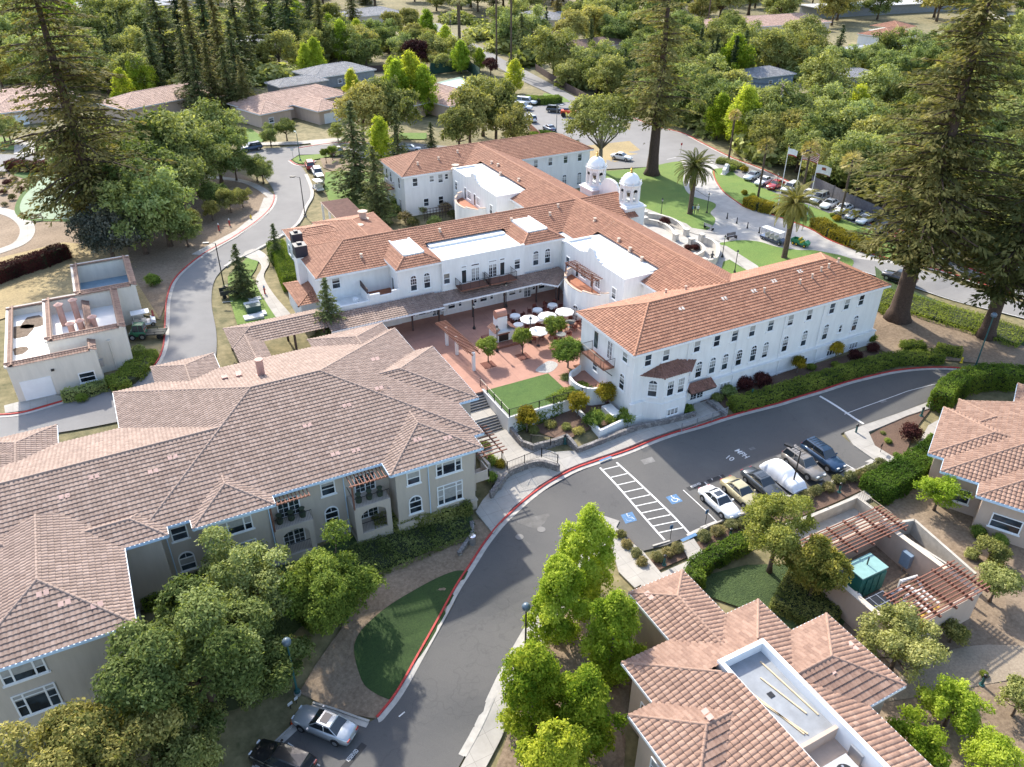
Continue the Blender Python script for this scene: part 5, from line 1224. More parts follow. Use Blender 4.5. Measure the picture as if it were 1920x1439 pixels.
# swap: local -y must run along +b
# ================================================================ plant enclosure with pergolas
en = thing('plant_enclosure', 'roofless walled plant yard with two slatted pergolas', 'enclosure', (5, -29, 0))
mb = MB()
mb.prism(UV([(.9,24.2),(1.25,24.2),(1.25,33.4),(.9,33.4)]), -1, 3).prism(UV([(9.75,24.2),(10.1,24.2),(10.1,33.4),(9.75,33.4)]), -1, 3.0).prism(UV([(.9,33.4),(10.1,33.4),(10.1,33.75),(.9,33.75)]), -1, 2.995).prism(UV([(1.25,24.2),(9.75,24.2),(9.75,24.55),(1.25,24.55)]), -1, 2.99)
mb.build('wall', PEACH, en)
MB().prism(UV([(1.25,24.55),(9.75,24.55),(9.75,33.4),(1.25,33.4)]), -.5, .03).build('floor', plain('yard_concrete', (.33, .30, .26), .9, var=.2), en)
COP = plain('pale_coping', (.55, .47, .38), .85)
MB().prism(UV([(.82,24.12),(1.33,24.12),(1.33,33.83),(.82,33.83)]), 3.0, 3.07).prism(UV([(9.67,24.12),(10.18,24.12),(10.18,33.83),(9.67,33.83)]), 3.005, 3.08).build('coping', COP, en)
def perg(v0, v1, u0, u1, z, nb, label):
    mb = MB(); k = int((v1-v0)/.3)
    for i in range(k+1): v = v0+(v1-v0)*i/k; mb.box(u0, u1, -v-.045, -v+.045, z+.2, z+.3)
    o = mb.build('pergola_slats', WOOD, en); o['label'] = label
    for i in range(nb): u = u0+.5+(u1-u0-1)*i/(nb-1); MB().box(u-.07, u+.07, -v1-.25, -v0+.25, z, z+.2).build('pergola_beam', WOOD, en)
perg(23.0, 25.9, .4, 11.2, 3.1, 6, 'upper pergola over the yard'); perg(30.6, 33.8, 2.6, 11.0, 3.1, 5, 'lower pergola over the yard')
mb = MB()
gb = thing('generator_cabinet', 'tall green metal generator cabinet in the plant yard', 'generator', (4.6, -27.3, .03))
MB().box(3.3, 6.2, -28.2, -26.4, .2, 2.6).build('casing', plain('generator_green', (.03, .20, .17), .5), gb); MB().box(3.25, 6.25, -28.25, -26.35, 2.6, 2.72).build('lid', plain('pale_green_lid', (.22, .38, .36), .5), gb)
MB().tube([(4.9,-27.2,2.7),(4.9,-27.2,3.5)], .06, 6).build('exhaust', BLACK, gb)
for x in (3.9,4.7,5.5): MB().box(x, x+.7, -28.262, -28.25, .5, 2.3).build('door_panel', plain('generator_green', (.03, .20, .17), .5), gb)
tk = thing('storage_tank', 'short silver cylindrical tank beside the green generator', 'tank', (2.3, -28.4, .03))
MB().tube([(1.7,-28.4,.8),(3.1,-28.4,.8)], .6, 16).build('vessel', plain('tank_steel', (.5, .52, .54), .35, .7), tk); MB().box(2.0,2.8,-28.8,-28.0,.03,.3).build('cradle', BLACK, tk)
sp_ = thing('dark_panel_roof', 'black gridded flat panel cover in the corner of the plant yard', 'cover', (3.4, -31.4, 1.6))
MB().prism(UV([(1.4,29.3),(4.6,29.3),(4.6,33.2),(1.4,33.2)]), 1.7, 1.78).build('panel', plain('black_panel', (.008, .01, .014), .5), sp_)
mb = MB()
for i in range(5): mb.box(1.4+i*.78, 1.46+i*.78, -33.2, -29.3, 1.78, 1.82)
for i in range(5): mb.box(1.4, 4.6, -33.2+i*.95, -33.14+i*.95, 1.779, 1.815)
mb.build('frame', GREYM, sp_); MB().box(1.5,1.6,-33,-32.9,0,1.7).box(4.4,4.5,-29.5,-29.4,0,1.7).build('leg', GREYM, sp_)
cb = thing('electrical_cabinet', 'small blue-grey electrical cabinet on the yard wall', 'cabinet', (9.3, -27.6, 1.2))
MB().box(9.3, 9.72, -28.1, -27.2, .9, 2.3).build('casing', plain('cabinet_blue', (.18, .25, .34), .5), cb); MB().tube([(9.5,-27.6,.9),(9.5,-27.6,.03)], .05, 6).build('conduit', GREYM, cb)
pm = thing('pump_set', 'tangle of white lagged pipes and pumps under the lower pergola', 'pump', (7.2, -30.5, .03))
for i, pts in enumerate(([(6.2,-29.6,.3),(6.2,-29.6,1.3),(7.4,-29.8,1.3),(7.4,-31.5,1.3)],[(6.6,-30.2,.3),(6.6,-30.2,1.1),(8.2,-30.4,1.1),(8.2,-32.2,1.1)],[(7.0,-29.2,.3),(7.0,-29.2,1.6),(8.6,-29.4,1.6),(8.6,-30.8,.4)],[(6.0,-31,.3),(6.9,-31,.9),(6.9,-32.4,.9)])):
    MB().tube(pts, .16, 8).build('pipe', plain('pipe_lagging', (.6, .6, .6), .6), pm)
for x, y in ((6.3,-30.4),(7.2,-30.9),(6.1,-29.3),(7.7,-31.6)): MB().lathe([(.35,.03),(.35,.5),(.2,.55),(.2,.8),(.05,.85)], (x,y,0), 12).build('pump', GREYM, pm)
MB().box(6.4,8.6,-32.9,-31.9,.03,.5).build('pump_base', plain('yellow_base', (.5, .33, .06), .6), pm)
# sunken service ramp beside it
sv = thing('service_ramp', 'sunken concrete service ramp beside the car park path', 'ramp', (7, -21.5, 0))
CW = plain('ramp_concrete', (.42, .39, .34), .9, var=.18)
rw = lambda a, b, z0, z1, th=.3: MB().obox(((a[0]+b[0])/2, -(a[1]+b[1])/2), (b[0]-a[0], -(b[1]-a[1])), math.dist(a, b), th, z0, z1).build('ramp_wall', CW, sv)
rw((2,19.9),(12.3,19.9),-1,1.75); rw((12.15,20.05),(12.15,23.6),-1,1.75); rw((2,23.4),(12.0,23.4),-1,1.85); rw((4,21.6),(10.2,21.6),-1,1.35)
MB().prism(UV([(2,19.9),(12,19.9),(12,23.5),(2,23.5)]), -.6, .55).build('ramp_floor', CW, sv)
rw((10.6,24.0),(13.7,24.9),-1,2.2,.25); rw((13.7,24.9),(12.6,31.8),-1,2.2,.25); rw((10.6,24.2),(11.4,31.6),-1,2.4,.2)
mb = MB()
for i in range(16): mb.tube([(12.15,-20.1-i*.22,1.75),(12.15,-20.1-i*.22,2.6)], .015, 3, caps=False)
mb.tube([(12.15,-20.0,2.6),(12.15,-23.6,2.6)], .03, 5); mb.build('ramp_rail', plain('tan_rail', (.30, .24, .18), .6), sv)

# ================================================================ villas and houses further off
def villa(px, py, ang, blocks, garage, label, mat=T_TAN, wall=PEACH, ez=3.2, slope=.34, group='single-storey tiled villas along the upper street', wins=()):
    c = GP(px, py)
    t = thing('villa', label, 'house', (0, 0, 0), group=group)
    r = Roof(.55, .6, .07, .05, 3)
    for b in blocks: r.hip(*b[:4], ez+(b[4] if len(b) > 4 else 0), slope)
    r.build(mat, t)
    walls(t, [(a+.5, b-.5, -(d-.5), -(cc+.5), -1, ez-.05) for a, b, cc, d, *_ in blocks], wall)
    mb = MB()
    for a, b, cc, d, *_ in blocks: mb.obox(((a+b)/2, cc), (1, 0), b-a, .12, ez-.16, ez+.02).obox(((a+b)/2, d), (1, 0), b-a, .12, ez-.16, ez+.02).obox((a, (cc+d)/2), (0, 1), d-cc, .12, ez-.161, ez+.019).obox((b, (cc+d)/2), (0, 1), d-cc, .12, ez-.161, ez+.019)
    mb.build('fascia', TRIM, t)
    for gx, gy in garage:
        g = window(t, gx, gy, 0, SOUTH, 4.6, 2.3, 'door', 'garage_door'); g.children[0].data = GARP; w4 = MB()
    for x, y, a in wins: window(t, x, y, .9, a, 1.3, 1.2, 'hung')
    t.location = (c.x, c.y, c.z-.1); t.rotation_euler = (0, 0, ang); return t
GARP = MB().box(-2.25, 2.25, .005, .04, 0, 2.25).mesh('door_panel', TRIM)
villa(575, 222, R(20-.0), [(-12,14,2,15),(-2,6.5,-8,6),(-13,-4,-1,9),(7,16,4,16)], [(2.2,-7.5)], 'tan tiled villa with one white garage door behind the left road junction', wins=((-10,-.5,SOUTH),(-4.5,1.5,SOUTH),(10,2.5,SOUTH)))
villa(815, 215, R(18), [(-8,14,2,14),(-1,7.5,-7,6),(-9,-2,0,8)], [(3.2,-6.5)], 'tan tiled villa with an arched porch behind the tall street trees', wins=((-6,.5,SOUTH),(10,2.5,SOUTH)))
villa(360, 212, R(24), [(-16,14,2,15),(2,10,-3,8),(8,16,0,9)], [], 'tan tiled villa half hidden by the dark oaks', wins=((4,-2.5,SOUTH),(12,.5,SOUTH),(14,.5,SOUTH)))
villa(45, 222, R(8), [(-22,14,2,16),(-8,6,-7,8)], [(-2,-6.5)], 'tan tiled villa with a white garage at the left edge')
GR = m_tile('grey_shingle', (.16, .165, .18), (.23, .23, .245), (.32, .32, .33))
GRW = plain('grey_house_wall', (.22, .24, .27), .8)
def house(px, py, ang, blocks, label, mat, wall, ez=3.2, slope=.3, wins=True):
    v = villa(px, py, ang, blocks, [], label, mat, wall, ez, slope, None, [((b[0]+b[1])/2+k, b[2]+.5, SOUTH) for b in blocks for k in (-2, 1.5)] if wins else ()); v.name = 'house'; return v
house(600, 172, R(14), [(-13,2,-2,6),(0,20,2,15)], 'long grey shingled house beyond the tan villas', GR, GRW)
house(495, 95, R(-20), [(-9,9,-5,7),(2,10,-12,2)], 'grey roofed house among the dark conifers', GR, GRW)
house(210, 28, R(15), [(-22,24,-8,10)], 'wide pale roofed house at the upper left', plain('pale_roof', (.5, .5, .52), .8), CREAM, wins=False)
house(330, 12, R(5), [(-12,14,-8,8)], 'pale roofed house behind the tallest left conifers', plain('pale_roof', (.5, .5, .52), .8), CREAM, wins=False)
house(1005, 48, R(-35), [(-10,12,-7,8),(4,16,2,12)], 'grey roofed house above the diagonal road', GR, CREAM)
house(1075, 105, R(5), [(-10,10,-5,6)], 'brown roofed house in the trees left of the diagonal road end', plain('brown_shingle', (.17, .11, .085), .9, var=.3, scale=3), GRW)
house(1125, 100, R(2), [(-9,10,-5,7)], 'low brown roofed house right of the other brown roof', plain('brown_shingle', (.17, .11, .085), .9, var=.3, scale=3), CREAM)
house(1420, 60, R(-4), [(-30,30,-8,10)], 'long terracotta roofed villa on the far hillside', T_TAN, CREAM, wins=False)
house(1662, 84, R(12), [(-8,10,-6,8),(4,16,-2,10,1.5)], 'terracotta roofed white villa among the far right trees', T_ORANGE, WHITE, 3.6)
house(1432, 158, R(0), [(-7,7,-5,6)], 'small blue-grey house with a white window', GR, plain('blue_grey_siding', (.20, .26, .34), .8))
house(1592, 160, R(-25), [(-6,7,-5,5)], 'small grey cottage beside the yellow tree', GR, GRW)
house(1610, 105, R(0), [(-6,8,-3,3)], 'low white outbuilding below the white villa', plain('pale_roof', (.5, .5, .52), .8), WHITE, 2.6, wins=False)
house(1700, 22, R(-8), [(-55,50,-6,8)], 'very long low white roof at the top right', plain('white_metal_roof', (.66, .67, .68), .6), GRW, 4, .1, wins=False)
house(235, 0, R(0), [(-15,15,-6,6)], 'low pale roof at the top left edge', plain('pale_roof', (.5, .5, .52), .8), CREAM, wins=False)
house(700, 40, R(10), [(-14,12,-7,8)], 'grey roof among the trees left of the diagonal road', GR, CREAM, wins=False)
house(1480, 222, R(25), [(-5,6,-4,4)], 'dark roofed shed behind the drive trees', GR, GRW, wins=False)
# tennis court, pools, pond
def flat(name, pxs, off, mat): return structure(MB().prism(PX(pxs), 3.1, 3.1+off).build(name, mat))
flat('court_surround', [(812,160),(862,148),(912,172),(848,182)], .35, plain('court_green', (.20, .28, .22), .9)); flat('tennis_court', [(826,160),(862,152),(896,170),(850,177)], .37, plain('court_blue', (.38, .50, .62), .9))
def lines(l, z, name='court_line'):
    mb = MB()
    for a, b in l: strip_mesh([G(*a, 3.1), G(*b, 3.1)], [(.1, 0), (-.1, 0)], mb, hf=lambda x, y: z)
    return structure(mb.build(name, WHITEP))
lines([((826,160),(862,152)),((862,152),(896,170)),((896,170),(850,177)),((850,177),(826,160)),((838,168),(878,161)),((844,156),(873,173)),((833,159),(856,175)),((855,153.5),(890,171))], 3.49)
tf = thing('court_fence', 'tall dark green mesh fence behind the tennis court', 'fence', (*G(850,140,3.1), 3.1))
P_ = [G(*p, 3.1) for p in ((805,158),(808,140),(876,132),(900,150))]
for a, b in zip(P_[:-1], P_[1:]):
    d = Vector((b[0]-a[0], b[1]-a[1])); MB().obox(((a[0]+b[0])/2, (a[1]+b[1])/2), d, d.length, .05, 3.1, 6.3).build('screen', plain('green_screen', (.02, .06, .04), .9), tf)
for p in P_: MB().lathe([(.08, 3), (.08, 6.9)], (p[0], p[1], 0), 6).build('post', BLACK, tf)
POOL = gloss('pool_water', (.05, .42, .50), .08, 1)
flat('swimming_pool', [(708,158),(722,156),(732,170),(716,172)], .2, POOL); flat('swimming_pool', [(1405,186),(1440,184),(1455,196),(1425,200)], .25, POOL); flat('pool_deck', [(1395,180),(1450,180),(1470,200),(1420,206)], .15, CONC)
flat('pond', [(1880,62),(1990,56),(2010,78),(1900,72)], .2, gloss('pond_water', (.12, .16, .2), .1, 1)); flat('lawn', [(1890,80),(2000,86),(2000,130),(1900,110)], .1, G_LAWN); flat('gravel_yard', [(1855,28),(2000,20),(2000,50),(1880,55)], .1, plain('pale_gravel', (.4, .37, .33), .9))
flat('dry_field', [(1580,175),(1690,170),(1720,200),(1600,235)], .12, G_DRY); flat('dry_field', [(1230,95),(1290,92),(1290,120),(1240,120)], .1, G_DRY)
flat('driveway', [(320,0),(350,0),(335,30),(322,28)], .1, CONC)
# long fences
def board_fence(pts, label, h=2.0, mat=DARKWOOD):
    P = [tuple(GP(*p)[:2]) for p in pts]; t = thing('board_fence', label, 'fence', (*P[0], H(*P[0])))
    for a, b in zip(P[:-1], P[1:]):
        d = Vector((b[0]-a[0], b[1]-a[1])); z = min(H(*a), H(*b)); MB().obox(((a[0]+b[0])/2, (a[1]+b[1])/2), d, d.length, .08, z-.3, z+h).build('panel', mat, t)
        MB().box(a[0]-.08, a[0]+.08, a[1]-.08, a[1]+.08, z-.3, z+h+.15).build('post', mat, t)
board_fence([(1520,352),(1560,372),(1600,392),(1650,415)], 'tall grey board fence behind the far kerb of the drive', 2.2, plain('grey_boards', (.13, .13, .15), .9, var=.3, scale=3))
board_fence([(1075,100),(1160,150),(1210,185)][:0] or [(1004,132),(1060,168),(1110,195)], 'dark board fence beside the diagonal road', 1.8)
board_fence([(640,138),(720,134),(800,132)], 'dark fence behind the lime trees', 1.8)
board_fence([(992,243),(1012,262)], 'short red-brown fence at the car park edge', 1.6, WOOD)
# ================================================================ foliage
RNG = np.random.default_rng(11)
def _unit(n, rng):
    v = rng.normal(size=(n, 3)); return v/np.linalg.norm(v, axis=1)[:, None]
def leaf_mesh(name, P, A, B, tint, mat, cup=None):
    """P centres (n,3), A/B half axes (n,3), tint (n,)"""
    n = len(P)
    V = np.stack([P-A, P-B*.9, P+A, P+B*.9], 1).reshape(-1, 3).astype('f')
    me = bpy.data.meshes.new(name); me.vertices.add(4*n); me.vertices.foreach_set('co', V.ravel())
    me.loops.add(4*n); me.loops.foreach_set('vertex_index', np.arange(4*n, dtype='i'))
    me.polygons.add(n); me.polygons.foreach_set('loop_start', np.arange(0, 4*n, 4, dtype='i')); me.polygons.foreach_set('loop_total', np.full(n, 4, 'i'))
    at = me.attributes.new('tint', 'FLOAT', 'FACE'); at.data.foreach_set('value', tint.astype('f'))
    me.materials.append(mat); me.update(); me.validate(); return me
def blob_crown(name, lobes, nleaf, size, mat, seed, gap=.25, per=7, tspread=.5, flat=.9):
    """lobes: (x,y,z,rx,rz). leaves grow in sprigs over the shells of the lobes"""
    rng = np.random.default_rng(seed); L_ = np.array(lobes, float)
    wts = L_[:, 3]**2; wts /= wts.sum()
    ns = nleaf//per; k = rng.choice(len(L_), ns, p=wts)
    d = _unit(ns, rng); d[:, 2] = np.where(d[:, 2] < -.45, -d[:, 2], d[:, 2])
    rr = rng.uniform(.6, 1.06, ns)**.6
    c = L_[k, :3]+d*np.stack([L_[k, 3], L_[k, 3], L_[k, 4]], 1)*rr[:, None]
    g = np.sin(c[:, 0]*2.1+seed)+np.sin(c[:, 1]*2.3+1.7*seed)+np.sin(c[:, 2]*2.7+c[:, 0])
    keep = g > -3+gap*4.2*rng.uniform(.6, 1, ns)
    c = c[keep]; d = d[keep]; k = k[keep]; ns = len(c)
    lt = rng.normal(0, .13, len(L_))
    st_ = .5+lt[k]+rng.normal(0, .16*tspread*2, ns)
    P = np.repeat(c, per, 0)+rng.normal(0, size*1.1, (ns*per, 3))
    dn = np.repeat(d, per, 0); nrm = dn*flat+_unit(ns*per, rng)*.9; nrm[:, 2] += .35; nrm /= np.linalg.norm(nrm, axis=1)[:, None]
    t = _unit(ns*per, rng); A = np.cross(nrm, t); A /= np.linalg.norm(A, axis=1)[:, None]; B = np.cross(nrm, A)
    s_ = size*rng.uniform(.6, 1.25, ns*per)
    tint = np.clip(np.repeat(st_, per)+rng.normal(0, .1, ns*per), 0, 1)
    return leaf_mesh(name, P, A*s_[:, None], B*(s_*.55)[:, None], tint, mat)
def lobes_for(r, h0, h1, seed, n=11, spread=.62):
    rng = np.random.default_rng(seed); out = []
    zc = (h0+h1)/2; hz_ = (h1-h0)/2
    out.append((0, 0, zc, r*.62, hz_*.72))
    for i in range(n):
        a = 2*math.pi*(i*.382+rng.uniform(0, .12)); e = rng.uniform(-.6, 1); q = math.sqrt(max(0, 1-e*e*.8))
        rd = r*spread*q*rng.uniform(.75, 1.1)
        out.append((rd*math.cos(a), rd*math.sin(a), zc+hz_*.62*e, r*rng.uniform(.26, .42), hz_*rng.uniform(.24, .38)))
    return out
def lobes_up(r, h0, h1, seed, n=30):
    rng = np.random.default_rng(seed); out = [(0, 0, (h0+h1)/2-.05*(h1-h0), r*.45, (h1-h0)*.4)]
    for i in range(n):
        f = (i+.5)/n; a = i*2.39996+rng.uniform(-.3, .3); w_ = math.sin(math.pi*min(1, (f*.86+.14)))**.75*(1-.25*f)
        rd = r*.82*w_*rng.uniform(.45, 1.08); k = rng.uniform(.15, .27)
        out.append((rd*math.cos(a), rd*math.sin(a), h0+(h1-h0)*f*.97, r*k, r*k*rng.uniform(1.1, 1.9)))
    out.append((0, 0, h1-r*.25, r*.16, r*.4)); return out
def lobes_loose(r, h0, h1, seed, n=34):
    rng = np.random.default_rng(seed); zc = (h0+h1)/2; hh = (h1-h0)/2; out = [(0, 0, zc, r*.5, hh*.6)]
    for i in range(n):
        d = _unit(1, rng)[0]; d[2] = d[2]*.9+.1; q = rng.uniform(.42, .98); k = rng.uniform(.14, .3)
        out.append((d[0]*r*q, d[1]*r*q, zc+d[2]*hh*q, r*k, hh*k*rng.uniform(.7, 1.1)))
    return out
def trunk_mb(h, r0, seed, limbs, zb=0, lean=.0, top=None):
    rng = np.random.default_rng(seed); mb = MB(); top = top or h*.75
    pts = [(lean*h*t+rng.normal(0, .03*h*.1), rng.normal(0, .003*h), zb+(top-zb)*t) for t in (0, .12, .4, .7, 1)]
    mb.tube(pts, [r0*1.5, r0*1.05, r0*.85, r0*.6, r0*.25], 8)
    for x, y, z, *_ in limbs:
        q = pts[2]; m_ = ((q[0]+x)*.5+rng.normal(0, .1), (q[1]+y)*.5, (q[2]+z)*.5-.05*h)
        mb.tube([q, m_, (x, y, z)], [r0*.5, r0*.33, r0*.12], 5)
    return mb
def broadleaf(kind, r, h, nleaf, size, mat, seed, clear=.22, bark=None, gap=.25, n=11, mb_trunk=None, tspread=.5, label='broadleaf tree', name='broadleaf_tree', spread=.62, flat=.9, shape=None):
    t = thing(name, label, 'tree')
    lb = lobes_up(r, h*clear, h, seed) if shape == 'up' else (lobes_loose(r, h*clear, h, seed) if shape == 'loose' else lobes_for(r, h*clear, h, seed, n, spread))
    cr = bpy.data.objects.new('crown', blob_crown('crown', lb, nleaf, size, mat, seed, gap, tspread=tspread, flat=flat)); C.objects.link(cr); cr.parent = t
    (mb_trunk or trunk_mb(h, max(.08, r*.055), seed, lb[1:8])).build('trunk', bark or BARK, t, smooth=True)
    return t
def conifer(r, h, nwh, size, mat, seed, clear=.08, power=.85, droop=.25, irr=.25, label='conifer tree', name='conifer_tree', bark=None, per=9, tr=None, density=1.0, lean=0):
    rng = np.random.default_rng(seed); t = thing(name, label, 'tree'); Ps, As, Bs, Ts = [], [], [], []; lm = MB()
    z = h*clear
    z_list = []
    while z < h*.985: z_list.append(z); z += h/nwh*rng.uniform(.7, 1.3)
    for z in z_list:
        f = (z-h*clear)/(h*(1-clear)); rad = r*((1-f)**power)*(min(1, .62+f*3.5))+r*.03
        nb = max(4, int((5+7*(1-f))*density))
        for b in range(nb):
            a = rng.uniform(0, 2*math.pi); L_ = rad*rng.uniform(1-irr*1.6, 1+irr*.5); k = max(3, int(L_/(size*1.25)))
            d = np.array([math.cos(a), math.sin(a), 0]); s_ = np.linspace(.12, 1, k); zz = z+L_*(.12*s_-droop*s_**2)
            cen = d[None]*(s_*L_)[:, None]; cen[:, 2] = zz; side = np.array([-d[1], d[0], 0]); wv = (1-s_*.75)*L_*.26+size*.35
            tn = np.clip(.5+rng.normal(0, .17), 0, 1)
            m_ = k*per//2
            idx = rng.integers(0, k, m_); o = rng.uniform(-1, 1, m_)
            P = cen[idx]+side[None]*(o*wv[idx])[:, None]+rng.normal(0, size*.3, (m_, 3)); P[:, 2] -= np.abs(o)*wv[idx]*.25
            dirv = d[None]*.75+side[None]*(o*.9)[:, None]; dirv[:, 2] = -.25+rng.normal(0, .25, m_); dirv /= np.linalg.norm(dirv, axis=1)[:, None]
            up = np.array([0, 0, 1.])+rng.normal(0, .45, (m_, 3)); B = np.cross(dirv, up); B /= np.linalg.norm(B, axis=1)[:, None]
            q = size*rng.uniform(.6, 1.2, m_)
            Ps.append(P); As.append(dirv*q[:, None]); Bs.append(B*(q*.42)[:, None]); Ts.append(np.clip(tn+rng.normal(0, .1, m_), 0, 1))
            if b % 2 == 0 and L_ > 1.2: lm.tube([(0, 0, z), (d[0]*L_*.5, d[1]*L_*.5, z+L_*(.06-droop*.25)), (d[0]*L_*.85, d[1]*L_*.85, z+L_*(.1-droop*.72))], [max(.03, L_*.018), L_*.012, L_*.006], 4, caps=False)
    me = leaf_mesh('crown', np.concatenate(Ps), np.concatenate(As), np.concatenate(Bs), np.concatenate(Ts), mat)
    cr = bpy.data.objects.new('crown', me); C.objects.link(cr); cr.parent = t
    tr = tr or h*.014
    mb = MB().tube([(0, 0, -.3), (0, 0, h*.03), (0, 0, h*.1), (0, 0, h*.5), (0, 0, h*.97)], [tr*2.1, tr*1.35, tr*1.1, tr*.7, .03], 10)
    o = len(mb.v); mb.add(lm.v, lm.f); mb.build('trunk', bark or BARKR, t, smooth=True)
    return t
def date_palm(seed, label, h=9.0, fl=3.6, nf=70, th=.38):
    rng = np.random.default_rng(seed); t = thing('date_palm', label, 'palm'); Ps, As, Bs, Ts = [], [], [], []; rach = MB()
    for i in range(nf):
        a = i*2.39996+rng.uniform(-.15, .15); e = 1.35-2.0*(i/nf)+rng.uniform(-.1, .1); L_ = fl*rng.uniform(.85, 1.1)
        d = np.array([math.cos(a), math.sin(a), 0]); k = 26; s_ = np.linspace(.1, 1, k)
        ang = e-1.25*s_**1.5; ds = L_/k
        x = np.cumsum(np.cos(ang))*ds; z = np.cumsum(np.sin(ang))*ds
        cen = d[None]*x[:, None]; cen[:, 2] = h+z; tang = d[None]*np.cos(ang)[:, None]; tang[:, 2] = np.sin(ang)
        side = np.array([-d[1], d[0], 0]); rach.tube([tuple(cen[j]) for j in (0, 8, 16, 25)], [.04, .03, .02, .008], 3, caps=False)
        tn = np.clip(.55-.35*(i/nf > .8)*-1*.6+rng.normal(0, .12), 0, 1)
        for sg in (-1, 1):
            ll = .62*np.sin(np.pi*(.12+.8*s_))*rng.uniform(.85, 1.1, k)
            dv = tang*.55+side[None]*sg*.8; dv[:, 2] -= .18; dv /= np.linalg.norm(dv, axis=1)[:, None]
            Ps.append(cen+dv*ll[:, None]*.5); As.append(dv*(ll*.55)[:, None]); B = np.cross(dv, tang); B = np.cross(dv, B); B /= np.linalg.norm(B, axis=1)[:, None]+1e-6
            Bs.append(B*.075); Ts.append(np.clip(tn+rng.normal(0, .08, k), 0, 1))
    me = leaf_mesh('fronds', np.concatenate(Ps), np.concatenate(As), np.concatenate(Bs), np.concatenate(Ts), L_PALM)
    o = bpy.data.objects.new('fronds', me); C.objects.link(o); o.parent = t; rach.build('frond_ribs', plain('frond_rib', (.22, .20, .08), .8), t)
    MB().tube([(0,0,-.2),(0,0,.4),(0,0,h*.5),(0,0,h*.9),(0,0,h+.3)], [th*1.5, th*1.1, th, th*1.25, th*.7], 12).build('trunk', BARK, t)
    return t
def fan_palm(seed, label, h=9.0, r=1.3, nf=34, th=.2, skirt=True):
    rng = np.random.default_rng(seed); t = thing('fan_palm', label, 'palm'); Ps, As, Bs, Ts = [], [], [], []
    for i in range(nf):
        a = i*2.39996; e = 1.3-2.1*(i/nf); d = np.array([math.cos(a)*math.cos(e), math.sin(a)*math.cos(e), math.sin(e)]); hub = d*r*.5+np.array([0, 0, h]); side = np.array([-math.sin(a), math.cos(a), 0])
        for j in range(11):
            q = (j-5)/5*1.15; dv = d*math.cos(q)+side*math.sin(q); dv[2] -= .28*abs(q)+.12; L_ = r*.62*rng.uniform(.85, 1.1)
            Ps.append(hub+dv*L_*.5); As.append(dv*L_*.55); b = np.cross(dv, d+1e-3); b = b/(np.linalg.norm(b)+1e-6); b2 = np.cross(b, dv)*.3+side*.3; b2 = b2/np.linalg.norm(b2)
            Bs.append(b2*.09); Ts.append(np.clip((.6 if i < nf*.7 else .85)+rng.normal(0, .12), 0, 1))
    me = leaf_mesh('fronds', np.array(Ps), np.array(As), np.array(Bs), np.array(Ts), L_FAN)
    o = bpy.data.objects.new('fronds', me); C.objects.link(o); o.parent = t
    MB().tube([(0,0,-.2),(0,0,.5),(.05,0,h*.5),(0,0,h*.93),(0,0,h+.2)], [th*1.6, th*1.1, th*.9, th*1.1, th*.5], 9).build('trunk', BARK, t)
    return t
def shrub_proto(name, cat, mat, seed, n=1500, size=.09, gap=.1, label='shrub', squash=.85, nl=7, per=7):
    """unit shrub: radius 1, sits on z=0"""
    t = thing(name, label, cat)
    lb = [(0, 0, squash*.75, .72, squash*.72)]+[(.5*math.cos(i*2.4), .5*math.sin(i*2.4), squash*(.5+.5*((i*.37) % 1)), .42, squash*.4) for i in range(nl)]
    o = bpy.data.objects.new('foliage', blob_crown('foliage', lb, n, size, mat, seed, gap, per)); C.objects.link(o); o.parent = t
    MB().tube([(0,0,-.1),(0,0,squash*.9)], [.09,.03], 5).build('stem', BARK, t)
    return t
